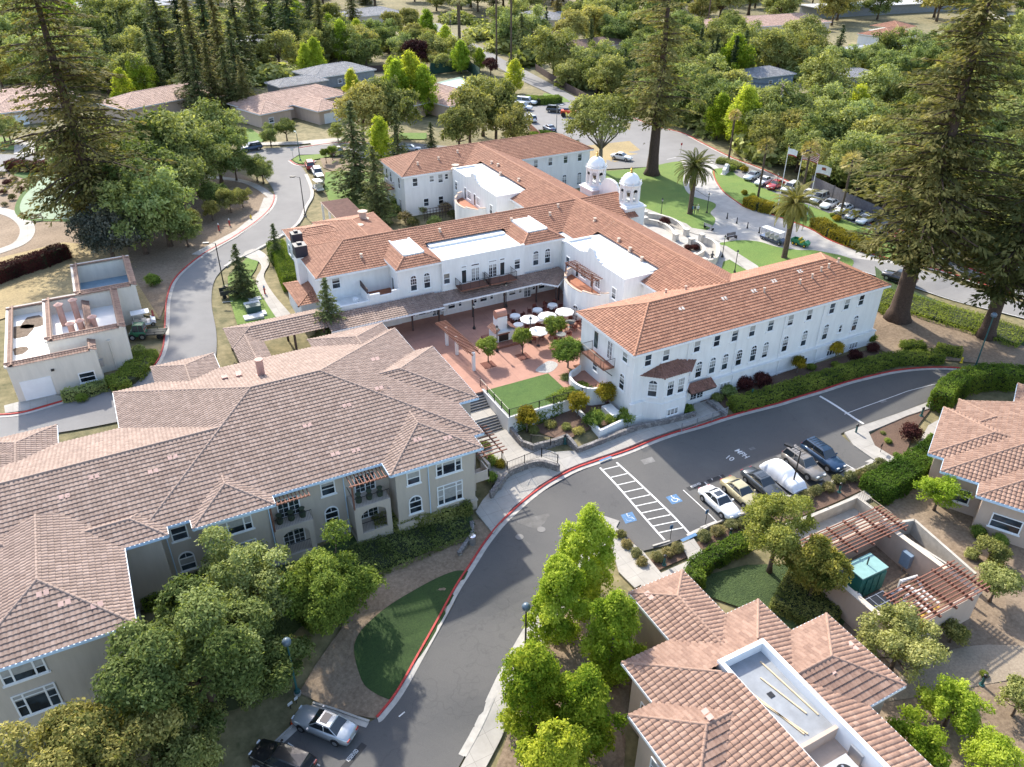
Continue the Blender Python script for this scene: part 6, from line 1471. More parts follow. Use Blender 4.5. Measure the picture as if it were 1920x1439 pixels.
def hedge(pts, wd, h, mat, label, seed=1, size=.085, dens=230, name='hedge', cat='hedge', taper=.05):
    """clipped hedge along world points: leaf sprigs over a solid dark core"""
    rng = np.random.default_rng(seed); pts = resample(pts, .6); t = thing(name, label, cat, (pts[0][0], pts[0][1], H(*pts[0])))
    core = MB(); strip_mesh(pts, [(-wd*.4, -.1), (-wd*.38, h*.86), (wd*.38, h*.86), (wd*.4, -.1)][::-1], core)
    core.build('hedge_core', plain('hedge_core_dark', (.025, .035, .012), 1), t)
    P, N = [], []
    for i in range(len(pts)-1):
        a = Vector(pts[i]); b = Vector(pts[i+1]); d = b-a; L_ = d.length
        if L_ < 1e-3: continue
        d /= L_; n_ = Vector((-d.y, d.x)); per_ = wd+2*h; m_ = int(dens*L_*per_/3)
        s_ = rng.uniform(0, per_, m_); q = rng.uniform(0, L_, m_); bump = .1*np.sin(pts[i][0]*3+q*5)+.06*np.sin(s_*7)
        zz0 = H(a.x, a.y)
        for s1, q1, bp in zip(s_, q, bump):
            if s1 < h: l, z, nn = -wd/2-bp, s1, (-n_.x, -n_.y, .25)
            elif s1 < h+wd: l, z, nn = s1-h-wd/2, h+bp, (0, 0, 1)
            else: l, z, nn = wd/2+bp, s1-h-wd, (n_.x, n_.y, .25)
            l *= 1-taper*z
            P.append((a.x+d.x*q1+n_.x*l, a.y+d.y*q1+n_.y*l, zz0+z)); N.append(nn)
        if i in (0, len(pts)-2):
            e = a if i == 0 else b; sg = -1 if i == 0 else 1
            for _ in range(int(dens*wd*h/3)):
                l = rng.uniform(-wd/2, wd/2); P.append((e.x+n_.x*l, e.y+n_.y*l, zz0+rng.uniform(0, h))); N.append((d.x*sg, d.y*sg, .2))
    P = np.repeat(np.array(P), 3, 0); N = np.repeat(np.array(N), 3, 0); m_ = len(P); P = P+rng.normal(0, .07, (m_, 3))-np.array(t.location)
    nrm = N*.9+_unit(m_, rng)*.8; nrm /= np.linalg.norm(nrm, axis=1)[:, None]; A = np.cross(nrm, _unit(m_, rng)); A /= np.linalg.norm(A, axis=1)[:, None]; B = np.cross(nrm, A)
    s_ = size*rng.uniform(.6, 1.3, m_); tint = np.clip(.5+.14*np.sin(P[:, 0]*1.3)+.12*np.sin(P[:, 1]*1.7+P[:, 0])+rng.normal(0, .14, m_), 0, 1)
    o = bpy.data.objects.new('foliage', leaf_mesh('foliage', P, A*s_[:, None], B*(s_*.6)[:, None], tint, mat)); C.objects.link(o); o.parent = t
    return t
def at_crown(cx, cy, hfrac, h):
    """ground point whose plant has its crown centre (hfrac*h up) at this picture point"""
    z = 3.0
    for _ in range(8):
        x, y = G(cx, cy, z+hfrac*h); z = .5*z+.5*H(x, y)
    return Vector((x, y, H(x, y)))
def pxm(p, px): return px*depth(p.x, p.y, p.z+2)/FPX
TR = random.Random(5)

# ---- close trees, each with its own crown
def near(cx, cy, rpx, ratio, mat, seed, label, nleaf=16000, size=.13, clear=.15, **k):
    p = at_crown(cx, cy, .55, rpx*.06); r = pxm(p, rpx); h = r*ratio
    p = at_crown(cx, cy, .58, h); r = rpx*depth(p.x, p.y, p.z+h*.58)/FPX; h = r*ratio
    t = broadleaf('x', r, h, nleaf, size, mat, seed, clear, label=label, **k); t.location = p; t.rotation_euler.z = seed; return t
near(450, 1080, 100, 2.1, L_OAK, 21, 'green broad tree against the beige building, with pale lit leaf tips', 26000, .14, .05, gap=.38, n=14, shape='loose')
near(370, 1220, 150, 2.0, L_OAK, 22, 'largest spreading green tree below the beige building', 60000, .15, .04, gap=.36, n=22, spread=.72, shape='loose')
near(615, 1085, 104, 1.9, L_SHRUB, 23, 'dense darker green tree beside the ivy bed', 40000, .12, .02, gap=.3, n=15, shape='loose')
near(165, 1400, 150, 2.0, L_OLIVE, 24, 'yellow-green tree cut by the bottom edge at far left', 42000, .14, .04, gap=.3, n=14, shape='loose')
near(340, 1420, 80, 2.0, L_OAK, 25, 'smaller green tree at the bottom edge beside the parked cars', 20000, .14, .03, gap=.34, shape='loose')
near(500, 1235, 70, 1.9, L_OAK, 26, 'dark green tree behind the left street lamp', 16000, .14, .03, gap=.34, shape='loose')
for i, (x, y, r_, q, s_, lb) in enumerate(((1100,1022,64,2.9,31,'topmost of the lime green trees beside the road'),(1050,1112,66,2.8,32,'lime green tree left of the pair below the topmost'),(1152,1180,62,2.9,33,'lime green tree touching the foreground house roof'),(1000,1290,80,2.6,34,'lime green tree leaning over the right kerb of the road'),(1098,1330,72,2.7,35,'lime green tree between the kerb tree and the foreground house'),(1040,1430,82,2.6,36,'lime green tree cut by the bottom edge of the picture'))):
    near(x, y, r_*1.16, q, L_LIME, s_, lb, 26000, .125, .05, gap=.28, n=16, spread=.6, bark=BARKG, shape='up', name='lime_tree')
near(1690, 1205, 74, 1.9, L_OAK, 41, 'green tree right of the foreground house', 15000, .12, gap=.32, shape='loose'); near(1790, 1320, 58, 1.9, L_LIME, 42, 'yellow-green tree beside the dirt path', 11000, .11, .1, gap=.3, shape='loose')
near(1720, 1390, 60, 1.8, L_LIME, 43, 'yellow-green tree below the dirt path, left one', 11000, .11, .1, gap=.3, shape='loose'); near(1860, 1415, 55, 1.8, L_LIME, 44, 'yellow-green tree at the lower right corner', 9000, .11, .1); near(1765, 920, 46, 1.8, L_LIME, 45, 'bright green tree in front of the corner house wall', 9000, .1, .2, gap=.3, shape='loose')
near(1872, 1092, 44, 2.0, L_OAK, 46, 'small green tree right of the lower pergola', 7000, .1, .3, gap=.3); near(1862, 1030, 34, 1.6, L_OLIVE, 47, 'pale yellowish shrub tree below the corner house window', 5000, .1); near(1915, 1310, 45, 2, L_OAK, 48, 'dark green tree at the right edge above the corner trees', 6000, .11)
near(1790, 1185, 28, 1.8, L_OLIVE, 49, 'small grey-green tree at the foot of the plant yard wall', 4000, .09)
# pines
def pine(cx, cy, rpx, ratio, seed, label, n=15):
    h = 9; p = at_crown(cx, cy, .55, h); r = rpx*depth(p.x, p.y, p.z+5)/FPX; h = r*ratio; p = at_crown(cx, cy, .58, h)
    t = broadleaf('p', r, h, 24000, .12, L_PINE, seed, .12, BARK, .42, n, label=label, name='pine_tree', spread=.7, flat=.2, tspread=.6, shape='loose'); t.location = p; return t
pine(1463, 985, 76, 2.7, 51, 'yellowish green pine standing in front of the parked cars'); pine(1533, 1068, 58, 2.6, 52, 'thinner darker pine beside the upper pergola', 11)
# giant redwoods
def redwood(px, py, h, r, seed, label, clear=.2, tr=1.0, n=52, mat=None, **k):
    t = conifer(r, h, n, .42, mat or L_RED, seed, clear, k.pop('power', .7), k.pop('droop', .22), .38, label, 'redwood_tree', BARKR, 10, tr, **k); t.location = GP(px, py); t.rotation_euler.z = seed; return t
redwood(1682, 598, 44, 10.5, 61, 'giant redwood with a thick bare trunk beside the front wing', .2, .95, 60, density=1.05, droop=.1)
redwood(1848, 632, 38, 9.5, 62, 'second giant redwood leaning over the right edge', .16, .7, 48, density=.95, droop=.12)
redwood(196, 452, 46, 11.5, 63, 'giant redwood towering over the putting green', .12, .85, 54, density=.85, droop=.2, power=.62)
redwood(1222, 328, 40, 7.6, 64, 'tall redwood with a bare lower trunk on the entrance lawn', .24, .9, 46, density=.85, power=.45, droop=.18)
redwood(1760, 300, 34, 8, 65, 'redwood half hidden behind the giant redwood by the wing', .08, .6, 40)
# ================================================================ more trees, shared prototypes
def spot(proto, px, py, h, label, group=None, frac=.58, sc0=None, wide=1.0, ground=False):
    """copy of a prototype (built h0 tall) whose crown centre shows at the picture point"""
    p = GP(px, py) if ground else at_crown(px, py, frac, h)
    k = h/proto['h0']; o = place(proto, USED, p, TR.uniform(0, 6.28), (k*wide, k*wide, k), label, group)
    return o
def P_(t, h0): t['h0'] = h0; return t
OAKS = [P_(broadleaf('o', 4.6, 9, 9000, .24, L_OAK, 71+i, .12, gap=.28, n=13, label='oak', name='oak_tree', shape='loose' if i else None), 9) for i in range(3)]
OLIV = [P_(broadleaf('o', 4.2, 9, 8500, .23, L_OLIVE, 81+i, .14, gap=.36, n=14, label='olive tree', name='olive_tree', shape='loose' if i else None), 9) for i in range(2)]
LIMES = [P_(broadleaf('o', 3.3, 9, 8000, .21, L_LIME, 91+i, .12, gap=.26, n=12, label='lime', name='lime_tree', shape='up'), 9) for i in range(2)]
FIRS = [P_(conifer(3.0, 12, 34, .26, L_FIR, 101+i, .03, .85, .22, .3, label='fir', name='fir_tree', per=8), 12) for i in range(2)]
TALL = [P_(conifer(3.6, 22, 44, .38, L_FIR if i else L_RED, 111+i, .08, .75, .25, .4, label='conifer', name='conifer_tree', per=8), 22) for i in range(2)]
CYPR = P_(conifer(.75, 9, 46, .17, L_FIR, 121, .02, .45, -.5, .15, label='cypress', name='cypress_tree', per=8, tr=.1), 9)
PLUM = P_(broadleaf('o', 3.2, 6, 6000, .2, L_PLUM, 131, .15, gap=.2, n=10, label='plum', name='plum_tree'), 6)
BLUE = P_(broadleaf('o', 5, 8, 16000, .2, L_BLUE, 141, .02, gap=.3, n=16, label='blue', name='cedar_tree', flat=.3), 8)
SMALL = [P_(broadleaf('o', 1.5, 3.6, 4200, .12, L_SHRUB, 151+i, .36, gap=.2, n=9, label='small'), 3.6) for i in range(2)]
F_ = FIRS[0]
# named, one by one
spot(FIRS[0], 447, 500, 7.6, 'dark green conifer beside the left road, nearest the parking bays', wide=1.25); spot(FIRS[1], 515, 450, 6.2, 'small dark conifer where the left road meets the garden path', wide=1.1)
spot(FIRS[0], 614, 575, 8.8, 'dark conifer growing through the gap beside the canopy roof', wide=1.15); spot(FIRS[1], 703, 335, 13, 'tall dark fir at the corner of the back wing', wide=1.15)
spot(FIRS[0], 662, 268, 17, 'tall grey-green fir behind the north lawn', wide=1.25); spot(FIRS[1], 745, 262, 14, 'narrow dark fir behind the lime tree by the back wing', wide=.9)
spot(FIRS[1], 808, 255, 7, 'small fir in front of the arched porch villa', wide=1.1)
spot(LIMES[0], 712, 262, 9, 'lime green tree between the tall firs beside the back wing'); spot(OAKS[0], 700, 190, 13, 'broad green tree above the lime tree by the back wing'); spot(OAKS[1], 738, 200, 12, 'rounder green tree beside the broad one above the back wing'); spot(OLIV[0], 676, 205, 13, 'olive green tree left of the broad green tree above the back wing')
for i, (x, y, h) in enumerate(((880,215,13),(930,205,13),(905,190,13),(965,235,10),(860,240,10))): spot(OLIV[i % 2], x, y, h, 'large olive-green street tree in the dense row behind the back wing', 'olive-green trees behind the back wing')
big = P_(broadleaf('o', 7.5, 15, 17000, .27, L_OLIVE, 161, .3, BARKG, .38, 20, label='x', spread=.72), 15); spot(big, 1130, 232, 15, 'large golden olive tree with a forked trunk at the end of the back wing', frac=.62)
spot(BLUE, 200, 440, 8.5, 'spreading blue-grey cedar behind the utility building', frac=.5)
for i, (x, y, h) in enumerate(((262,330,13),(335,275,14),(300,380,12),(380,240,13),(255,400,11),(405,285,10),(330,330,11),(230,370,12),(360,300,11),(290,270,15),(420,250,9),(180,350,11),(150,300,12),(215,285,14))): spot(OAKS[i % 3], x, y, h, 'dark green oak in the thicket between the putting green and the left road', 'oaks between the putting green and the left road')
for i, (x, y, h) in enumerate(((438,305,6),(490,318,4.6),(478,312,5),(400,362,5.5),(345,430,5),(428,372,4.5),(395,392,3.6),(452,368,3.6),(355,412,4))): spot(OAKS[i % 3] if i < 5 else OLIV[i % 2], x, y, h, 'small tree standing on the bare slope inside the left road bend', 'small trees on the bare slope inside the left road bend')
for i, (x, y, h, lb) in enumerate(((915,651,3.4,'leftmost small clipped tree in the courtyard paving'),(980,634,3.5,'small yellow-green tree beside the outdoor fireplace'),(1041,612,3.7,'small tree among the courtyard umbrellas'))): spot(SMALL[i % 2], x, y, h, lb, frac=.66)
dom = P_(broadleaf('o', 2.1, 4.4, 9000, .11, L_SHRUB, 171, .2, BARKG, .12, 12, label='x'), 4.4); spot(dom, 1066, 663, 4.4, 'round dense multi-stemmed tree beside the front wing balcony', frac=.56)
crm = P_(broadleaf('o', 1.5, 3.2, 4200, .12, L_GOLD, 172, .2, BARKG, .35, 10, label='x', name='ornamental_tree'), 3.2)
for x, y, lb in ((988,783,'yellow-green ornamental tree left of the three below the courtyard lawn'),(1084,756,'yellow-green ornamental tree at the middle of the courtyard lawn rail'),(1137,738,'yellow-green ornamental tree in the white planter by the front wing'),(1498,682,'thin reddish-green ornamental tree against the front wing, left one'),(1570,655,'thin reddish-green ornamental tree against the front wing, right one')): spot(crm, x, y, 3.0 if x < 1200 else 2.2, lb, frac=.6)
for i, (x, y, h) in enumerate(((1098,588,2.2),(610,290,3),(622,284,3),(650,398,1.6))): spot(SMALL[i % 2], x, y, h, ['bushy tree against the curved annex wall','young street tree on the bare patch by the parked cars, nearer one','young street tree on the bare patch by the parked cars, farther one','leafy bush beside the trellis roof'][i], frac=.6)
for i, (x, y, h) in enumerate(((535,240,5),(505,252,4.5),(632,245,4),(12,240,6),(0,236,6))): spot(OAKS[i % 3], x, y, h, ['round street tree before the villa with one garage door','smaller street tree left of the round one before the villa','small tree at the villa garage corner','street tree beside the left edge villa driveway','street tree at the very left edge by the villa'][i])
spot(CYPR, 944, 372, 6.5, 'single slim cypress beside the far annex wall', frac=.5)
for x, y, lb in ((1342,108,'slim cypress, second of the far hillside cypresses'),(1312,95,'slim cypress, leftmost of the far hillside cypresses'),(1395,100,'slim cypress right of the lime tree on the far hillside'),(1377,112,'slim cypress overlapping the far lime tree'),(1107,75,'slim cypress beside the far brown roofs')): spot(CYPR, x, y, 13, lb, frac=.5, wide=1.2)
spot(LIMES[0], 1380, 105, 12, 'bright lime tree among the far cypresses', wide=1.3); spot(LIMES[1], 1650, 155, 8, 'yellow tree beside the small grey cottage', wide=1.3); spot(PLUM, 778, 98, 9, 'dark red plum tree left of the diagonal road'); spot(PLUM, 920, 122, 5, 'red-leaved tree on the verge of the diagonal road')
for i, (x, y, h) in enumerate(((745,160,12),(770,150,13),(795,165,11),(735,140,9),(660,160,8),(590,105,10),(572,112,9),(545,95,8),(640,75,12),(250,150,9),(268,145,10),(230,165,9))): spot(LIMES[i % 2], x, y, h, 'bright lime green tree in the row behind the villas', 'lime green trees behind the villas')
for i, (x, y, h) in enumerate(((300,60,26),(335,45,28),(360,75,26),(385,55,28),(410,85,25),(445,60,26),(470,40,27),(350,130,20),(395,145,18),(425,150,16),(455,160,14),(370,155,17),(540,30,24),(580,15,26),(600,50,20),(505,10,24),(660,10,20),(285,110,18),(440,120,20))): spot(TALL[i % 2] if i % 3 else FIRS[i % 2], x, y, h, 'tall dark conifer in the stand above the villas', 'tall conifers above the villas', frac=.5, wide=1.25)
for x, y, lb in ((1240,60,'a'),): pass
# palms
def put_palm(t, px, py): t.location = GP(px, py); return t
put_palm(date_palm(201, 'feather palm on the entrance lawn beside the three standing people', 8.2, 3.9), 1293, 402); put_palm(date_palm(202, 'feather palm on the small lawn beside the golf cart', 8.6, 4.1), 1470, 484)
for px, py, h, r, lb in ((1421,370,9.3,1.7,'fan palm on the median lawn, left of the flagpoles'),(1500,380,9.5,1.7,'fan palm behind the striped flag'),(1573,414,10,1.9,'fan palm on the median lawn near the white parked cars'),(1366,300,9,1.3,'fan palm with a dark trunk at the island tip'),(958,136,24,2.2,'very tall thin fan palm beside the diagonal road'),(931,130,22,2.0,'second tall thin fan palm beside the diagonal road'),(862,98,17,3.0,'tall fan palm with a thick grey trunk by the far road'),(1640,455,9,1.8,'fan palm among the redwood boughs by the drive'),(1325,60,22,2.4,'tall thin palm on the far skyline'),(1112,60,20,2.4,'tall palm beside the far cypress')):
    put_palm(fan_palm(int(px), lb, h, r, th=.2 if h < 15 else (.55 if px == 862 else .28)), px, py)
# shrubs
BALL = shrub_proto('ball_shrub', 'shrub', L_VARI, 301, 2600, .085, .05, 'ball'); GREENB = shrub_proto('round_shrub', 'shrub', L_SHRUB, 302, 2600, .09, .05, 'green'); PLB = shrub_proto('purple_shrub', 'shrub', L_PLUM, 303, 2400, .09, .1, 'purple')
GOLDB = shrub_proto('golden_shrub', 'shrub', L_GOLD, 304, 2400, .09, .1, 'gold'); MIXB = shrub_proto('low_shrub', 'shrub', L_OLIVE, 305, 2000, .09, .2, 'mix', .6); FLOW = shrub_proto('flowering_shrub', 'shrub', L_FLOWER, 306, 2600, .07, .1, 'flower'); OAKB = shrub_proto('dark_shrub', 'shrub', L_OAK, 307, 2600, .1, .15, 'oak')
PR = {'ball': BALL, 'green': GREENB, 'plum': PLB, 'gold': GOLDB, 'mix': MIXB, 'flow': FLOW, 'oak': OAKB}
def bush(kind, px, py, rpx, label, group=None, tall=1.0):
    p = GP(px, py+rpx*.35); r = rpx*depth(p.x, p.y, p.z)/FPX
    return place(PR[kind], USED, p, TR.uniform(0, 6), (r, r, r*tall), label, group)
g_ = 'clipped ball shrubs along the car park'
L3 = lambda l: [(1100+x/3, 800+y/3) for x, y in l]
for x, y in L3([(190,610),(225,665),(280,715),(310,765)]): bush('ball', x, y, 12.5, 'clipped ball shrub in the row beside the accessible parking bay', 'ball shrubs beside the accessible bay')
for x, y in L3([(395,735),(455,710),(510,685)]): bush('ball', x, y, 13.5, 'clipped ball shrub in the group of three by the sign post', 'three ball shrubs by the sign post')
for x, y in L3([(660,620),(735,590),(810,555),(875,545)]): bush('ball', x, y, 15, 'clipped ball shrub in front of the white sedan', 'ball shrubs in front of the white sedan')
for x, y in L3([(1180,425),(1235,390),(1285,365),(1355,345),(1410,305),(1480,285),(1545,270),(1600,245),(1650,215)]): bush('ball', x, y, 14, 'clipped ball shrub in the long row in front of the parked estate cars', g_)
for k, x, y, r, lb in (('green',1113,790,22,'big dome shrub by the block wall, left of three'),('green',1144,789,14,'smaller dome shrub in the middle of three by the block wall'),('green',1172,785,20,'big dome shrub by the block wall, right of three beside the bay'),('green',920,866,15,'upper round green shrub at the corner of the beige building'),('green',919,897,15,'lower round green shrub at the corner of the beige building'),
  ('gold',938,872,13,'bright yellow-green shrub beside the round green shrubs'),('mix',908,835,14,'tawny bush below the roof corner at the steps'),('plum',1393,722,19,'purple shrub against the front wing, left of the pair'),('plum',1428,716,18,'purple shrub against the front wing, right of the pair'),('oak',1365,738,16,'russet-green shrub left of the purple pair'),('mix',1345,745,13,'low shrub beside the basement ramp'),('green',1290,770,13,'small olive shrub beside the bay window base'),
  ('plum',1602,668,14,'purple shrub near the east end of the front wing'),('plum',1635,655,13,'purple shrub at the corner of the front wing'),('green',1630,635,14,'green shrub at the east corner of the front wing'),('green',1520,690,10,'small green shrub in the bed under the front wing windows'),('green',1565,685,9,'second small green shrub in the bed under the front wing windows'),
  ('mix',1000,806,12,'low tawny shrub in the bed, leftmost'),('mix',1032,795,13,'low tawny shrub in the bed, second'),('mix',1062,800,11,'low tawny shrub in the bed, third'),('mix',1085,808,13,'low golden shrub in the bed, rightmost'),('oak',968,790,22,'dark blue-green bush below the railing corner'),
  ('oak',1062,718,17,'dark bush beside the curved terrace wall'),('green',1075,705,14,'green bush at the lawn corner by the terrace'),('plum',1706,815,21,'dark red rounded shrub in the small paved garden'),('green',1664,828,8,'small green shrub in the small paved garden'),('green',1680,855,8,'yellow-green shrub at the tip of the small garden'),('mix',1655,812,6,'tiny shrub beside the garden sign'),
  ('green',1831,1000,17,'round green shrub below the corner house window, left one'),('green',1872,1015,16,'round green shrub below the corner house window, right one'),('oak',1820,1040,14,'brownish shrub below the round green shrubs'),('gold',1862,1060,18,'pale yellow shrub beside the plant yard'),
  ('plum',1245,420,13,'round dark shrub between the curved plaza walls'),('plum',1290,467,9,'left russet shrub inside the planter wall'),('plum',1303,466,9,'right russet shrub inside the planter wall'),
  ('gold',1395,363,7,'small clipped yellow-green ball on the median lawn'),('green',1411,369,7,'clipped green ball beside the fan palm'),('gold',1395,320,9,'clipped golden shrub by the entrance monument'),('green',1371,318,9,'low clipped green shrub by the entrance monument'),('green',1560,405,6,'small ball shrub under the white parked cars'),('gold',1568,412,9,'golden green shrub below the fan palm by the white cars'),
  ('green',1700,1160,13,'dark shrub at the foot of the plant yard'),('green',1806,1345-60,8,'green shrub beside the path bollard light'),('green',1843,1264,9,'grassy clump behind the path light'),('mix',1770,1218,9,'low green mound beside the dirt path'),
  ('green',288,530,16,'leafy green bush beside the utility building'),('green',155,748,12,'left end of the low shrubs by the garage door'),('oak',262,660,14,'mixed shrub beside the green truck'),('oak',1345,515,8,'small shrub by the garden path under the roof')): bush(k, x, y, r, lb, tall=1.1 if r > 14 else 1)
for i, (x, y, r) in enumerate(((835,392,14),(790,395,12),(760,412,17),(815,420,15),(775,420,14),(740,395,13),(850,405,12),(870,400,11),(725,385,9),(800,385,10))): bush('flow' if i % 2 == 0 else 'oak', x, y, r, 'flowering bush in the rose garden between the wings', 'bushes in the rose garden between the wings')
for i, (x, y, r) in enumerate(((5,330,8),(15,345,9),(28,338,8),(8,362,8),(25,372,9),(40,356,7),(10,385,7))): bush('plum' if i % 2 else 'flow', x, y, r, 'small ornamental bush beside the putting green fringe', 'bushes beside the putting green')
# clipped and loose hedges
hedge(PX([(1370,768),(1450,747),(1530,722),(1600,700),(1680,680),(1762,676)]), 1.7, 1.15, L_SHRUB, 'long clipped green hedge between the front wing and the red kerb', 3)
hedge(PX([(1757,772),(1770,750),(1800,731),(1850,722),(1920,726),(2000,745)]), 2.2, 2.4, L_BRIGHT, 'tall bright hedge round the corner house terrace', 4)
hedge(PX([(1302,1105),(1297,1082),(1320,1063),(1360,1042),(1400,1024)]), 1.5, 1.3, L_BRIGHT, 'curved bright green hedge in front of the foreground house', 5)
hedge(PX([(1632,932),(1665,915),(1700,895),(1740,870),(1762,850)]), 3.0, 1.7, L_BRIGHT, 'broad loose green hedge beside the service ramp', 6, dens=300)
hedge(PX([(520,478),(535,500),(552,545)]), 2.6, 2.2, L_BRIGHT, 'tall glossy hedge along the garden path by the chimneys', 7, dens=300)
hedge(PX([(555,580),(590,572)]), 2.0, 2.0, L_BRIGHT, 'glossy hedge below the small tiled porch roof', 8, dens=300)
hedge(PX([(1400,385),(1425,395),(1450,400),(1480,402),(1500,410)]), 2.4, 1.5, L_GOLD, 'golden hedge on the median beside the left fan palm', 9); hedge(PX([(1530,425),(1560,445),(1600,462),(1640,475)]), 2.6, 1.5, L_GOLD, 'golden hedge on the median behind the small green utility cart', 10)
hedge(PX([(1345,305),(1365,308),(1388,318)]), 2.2, .8, L_OAK, 'low dark hedge round the entrance monument', 11); hedge(PX([(20,318),(60,322),(110,318),(150,316)]), 2.2, 1.8, L_PLUM, 'dark red hedge behind the putting green', 12)
hedge(PX([(-20,535),(40,512),(80,500),(125,482)]), 2.4, 2.0, L_PLUM, 'dark purple hedge above the garden retaining path', 13); hedge(PX([(120,752),(160,742),(200,730)]), 1.3, 1.0, L_OAK, 'low dark hedge beside the garage apron', 14)
hedge(PX([(206,728),(240,715),(262,690),(270,668)]), 3.0, .7, L_SHRUB, 'loose shrub border beside the utility building wall', 15, dens=300); hedge(PX([(965,800),(1040,770),(1100,742)]), 1.8, 1.6, L_SHRUB, 'green shrub border below the courtyard lawn railing', 16)
hedge(PX([(700,985),(760,972),(820,960),(875,945)]), 3.2, 1.1, L_OAK, 'mixed shrub border along the beige building', 17, dens=280); hedge(PX([(640,1075),(720,1040),(800,1005),(870,978)]), 4.5, .35, L_OAK, 'low ground cover between the beige building and the bare verge', 29, dens=170, cat='ground cover')
hedge(PX([(560,1165),(610,1130),(660,1075)]), 4.0, 1.0, L_SHRUB, 'rough shrub mass behind the bare verge', 18, dens=260)
hedge(PX([(735,390),(780,385),(815,385)]), 1.6, 1.6, L_SHRUB, 'green hedge in front of the back wing', 19); hedge(PX([(992,262),(1020,255),(1050,266)]), 1.6, 1.2, L_BRIGHT, 'bright hedge at the near edge of the car park', 20); hedge(PX([(985,192),(1010,195),(1050,192)]), 3, 1.6, L_SHRUB, 'dark green hedge at the far edge of the car park', 21)
hedge(PX([(250,1290),(330,1310),(430,1290),(520,1250)]), 5.0, 1.3, L_OAK, 'shrub thicket under the big spreading tree', 27, dens=200); hedge(PX([(270,1130),(330,1110),(420,1080),(500,1060)]), 2.6, 1.2, L_SHRUB, 'shrubs at the foot of the beige wall behind the trees', 28, dens=200)
hedge(PX([(1460,1110),(1520,1140),(1570,1165)]), 5.0, .8, L_OAK, 'dark shrubs below the thin pine', 22, dens=220)
hedge(PX([(1652,560),(1700,572),(1760,590),(1840,612),(1920,640)]), 6, .5, L_SHRUB, 'rough green growth under the giant redwoods', 23, dens=120); hedge(PX([(1640,575),(1670,595)]), 1.2, .6, L_SHRUB, 'short low hedge at the corner of the front wing', 24)
hedge(PX([(1690,655),(1730,655)]), 1.5, .9, L_SHRUB, 'green shrub clump above the long hedge, left one', 25); hedge(PX([(1755,660),(1800,668)]), 1.5, .9, L_SHRUB, 'green shrub clump above the long hedge, right one', 26)
# scattered background trees
ROADS = [PX(l) for l in ([(735,5),(790,38),(833,72),(890,100),(930,125),(985,155),(1040,180),(1110,212),(1200,236)],)]
def clear_of(p, pts, d): return all((p[0]-q[0])**2+(p[1]-q[1])**2 > d*d for q in pts)
KEEP = [tuple(GP(*p)[:2]) for p in ((600,172),(495,95),(210,35),(330,15),(1005,55),(1075,112),(1125,112),(1380,62),(1420,62),(1470,62),(1662,90),(1680,95),(1432,165),(1592,168),(1610,108),(700,45),(1480,226),(850,165),(575,222),(815,215),(360,212),(45,222),(715,162),(1420,190),(1640,20),(1700,24),(1760,26),(1890,65),(1900,40),(1640,195),(1615,190),(1670,185),(625,175),(560,180),(500,100),(340,20),(200,40),(235,38),(1010,60),(1665,100),(1640,95),(1425,172),(860,160),(545,225),(610,222),(400,215),(330,215),(290,212),(20,222),(80,225),(780,215),(850,218))]
KEEP += [tuple(GP(x, y+d)[:2]) for x, y in ((495,95),(1005,52),(1040,58),(1075,112),(1125,110),(1662,92),(1432,165),(1592,168),(210,38),(700,45),(1420,66),(1380,66)) for d in (9, 18)]
RD_ = [p for r in ROADS for p in resample(r, 5)]+[p for p in resample(PX([(1185,232),(1240,248),(1290,275),(1340,300),(1400,325),(1450,350),(1500,378),(1560,405),(1620,435),(1700,470),(1800,520),(1920,565)]), 6)]
DONE = []
def scatter(poly, n, protos, hr, label, group, dmin, wide=1.15, frac=.5, keep=15, rd=9):
    xs = [p[0] for p in poly]; ys = [p[1] for p in poly]; c = 0; tries = 0
    def inside(x, y):
        r = False; j = len(poly)-1
        for i in range(len(poly)):
            if (poly[i][1] > y) != (poly[j][1] > y) and x < (poly[j][0]-poly[i][0])*(y-poly[i][1])/(poly[j][1]-poly[i][1])+poly[i][0]: r = not r
            j = i
        return r
    while c < n and tries < n*60:
        tries += 1; x = TR.uniform(min(xs), max(xs)); y = TR.uniform(min(ys), max(ys))
        if not inside(x, y): continue
        g = GP(x, y); q = (g.x, g.y)
        if not clear_of(q, DONE, dmin) or not clear_of(q, KEEP, keep) or not clear_of(q, RD_, rd): continue
        DONE.append(q); h = TR.uniform(*hr); pr = TR.choice(protos); k = h/pr['h0']
        place(pr, USED, g, TR.uniform(0, 6.28), (k*wide, k*wide, k), label, group); c += 1
    return c
mixg = OAKS+OAKS+OLIV
n_ = 0
n_ += scatter([(960,40),(1200,70),(1230,225),(1100,190),(1000,140),(940,100)], 34, mixg+FIRS, (9,14), 'green tree on the wooded slope right of the diagonal road', 'trees right of the diagonal road', 8)
n_ += scatter([(1240,235),(1330,262),(1500,335),(1640,400),(1640,250),(1480,215),(1300,190)], 58, mixg+[LIMES[0]], (7.5,12), 'green tree in the dense belt behind the red kerb of the drive', 'trees behind the red kerb of the drive', 5.5)
n_ += scatter([(1240,90),(1420,95),(1620,130),(1720,200),(1700,260),(1480,200),(1280,180)], 44, mixg+FIRS, (8,14), 'dark tree on the far wooded hillside above the drive', 'trees on the far hillside above the drive', 9)
n_ += scatter([(0,20),(280,40),(300,180),(230,190),(0,175)], 48, mixg+LIMES[:1]+FIRS[:1], (9,15), 'green tree in the wooded gardens at the upper left', 'trees in the upper left gardens', 10)
n_ += scatter([(480,60),(700,50),(820,80),(940,150),(930,165),(800,130),(640,130),(480,140)], 40, mixg+LIMES, (7,12), 'garden tree between the grey roofs and the diagonal road', 'garden trees left of the diagonal road', 8)
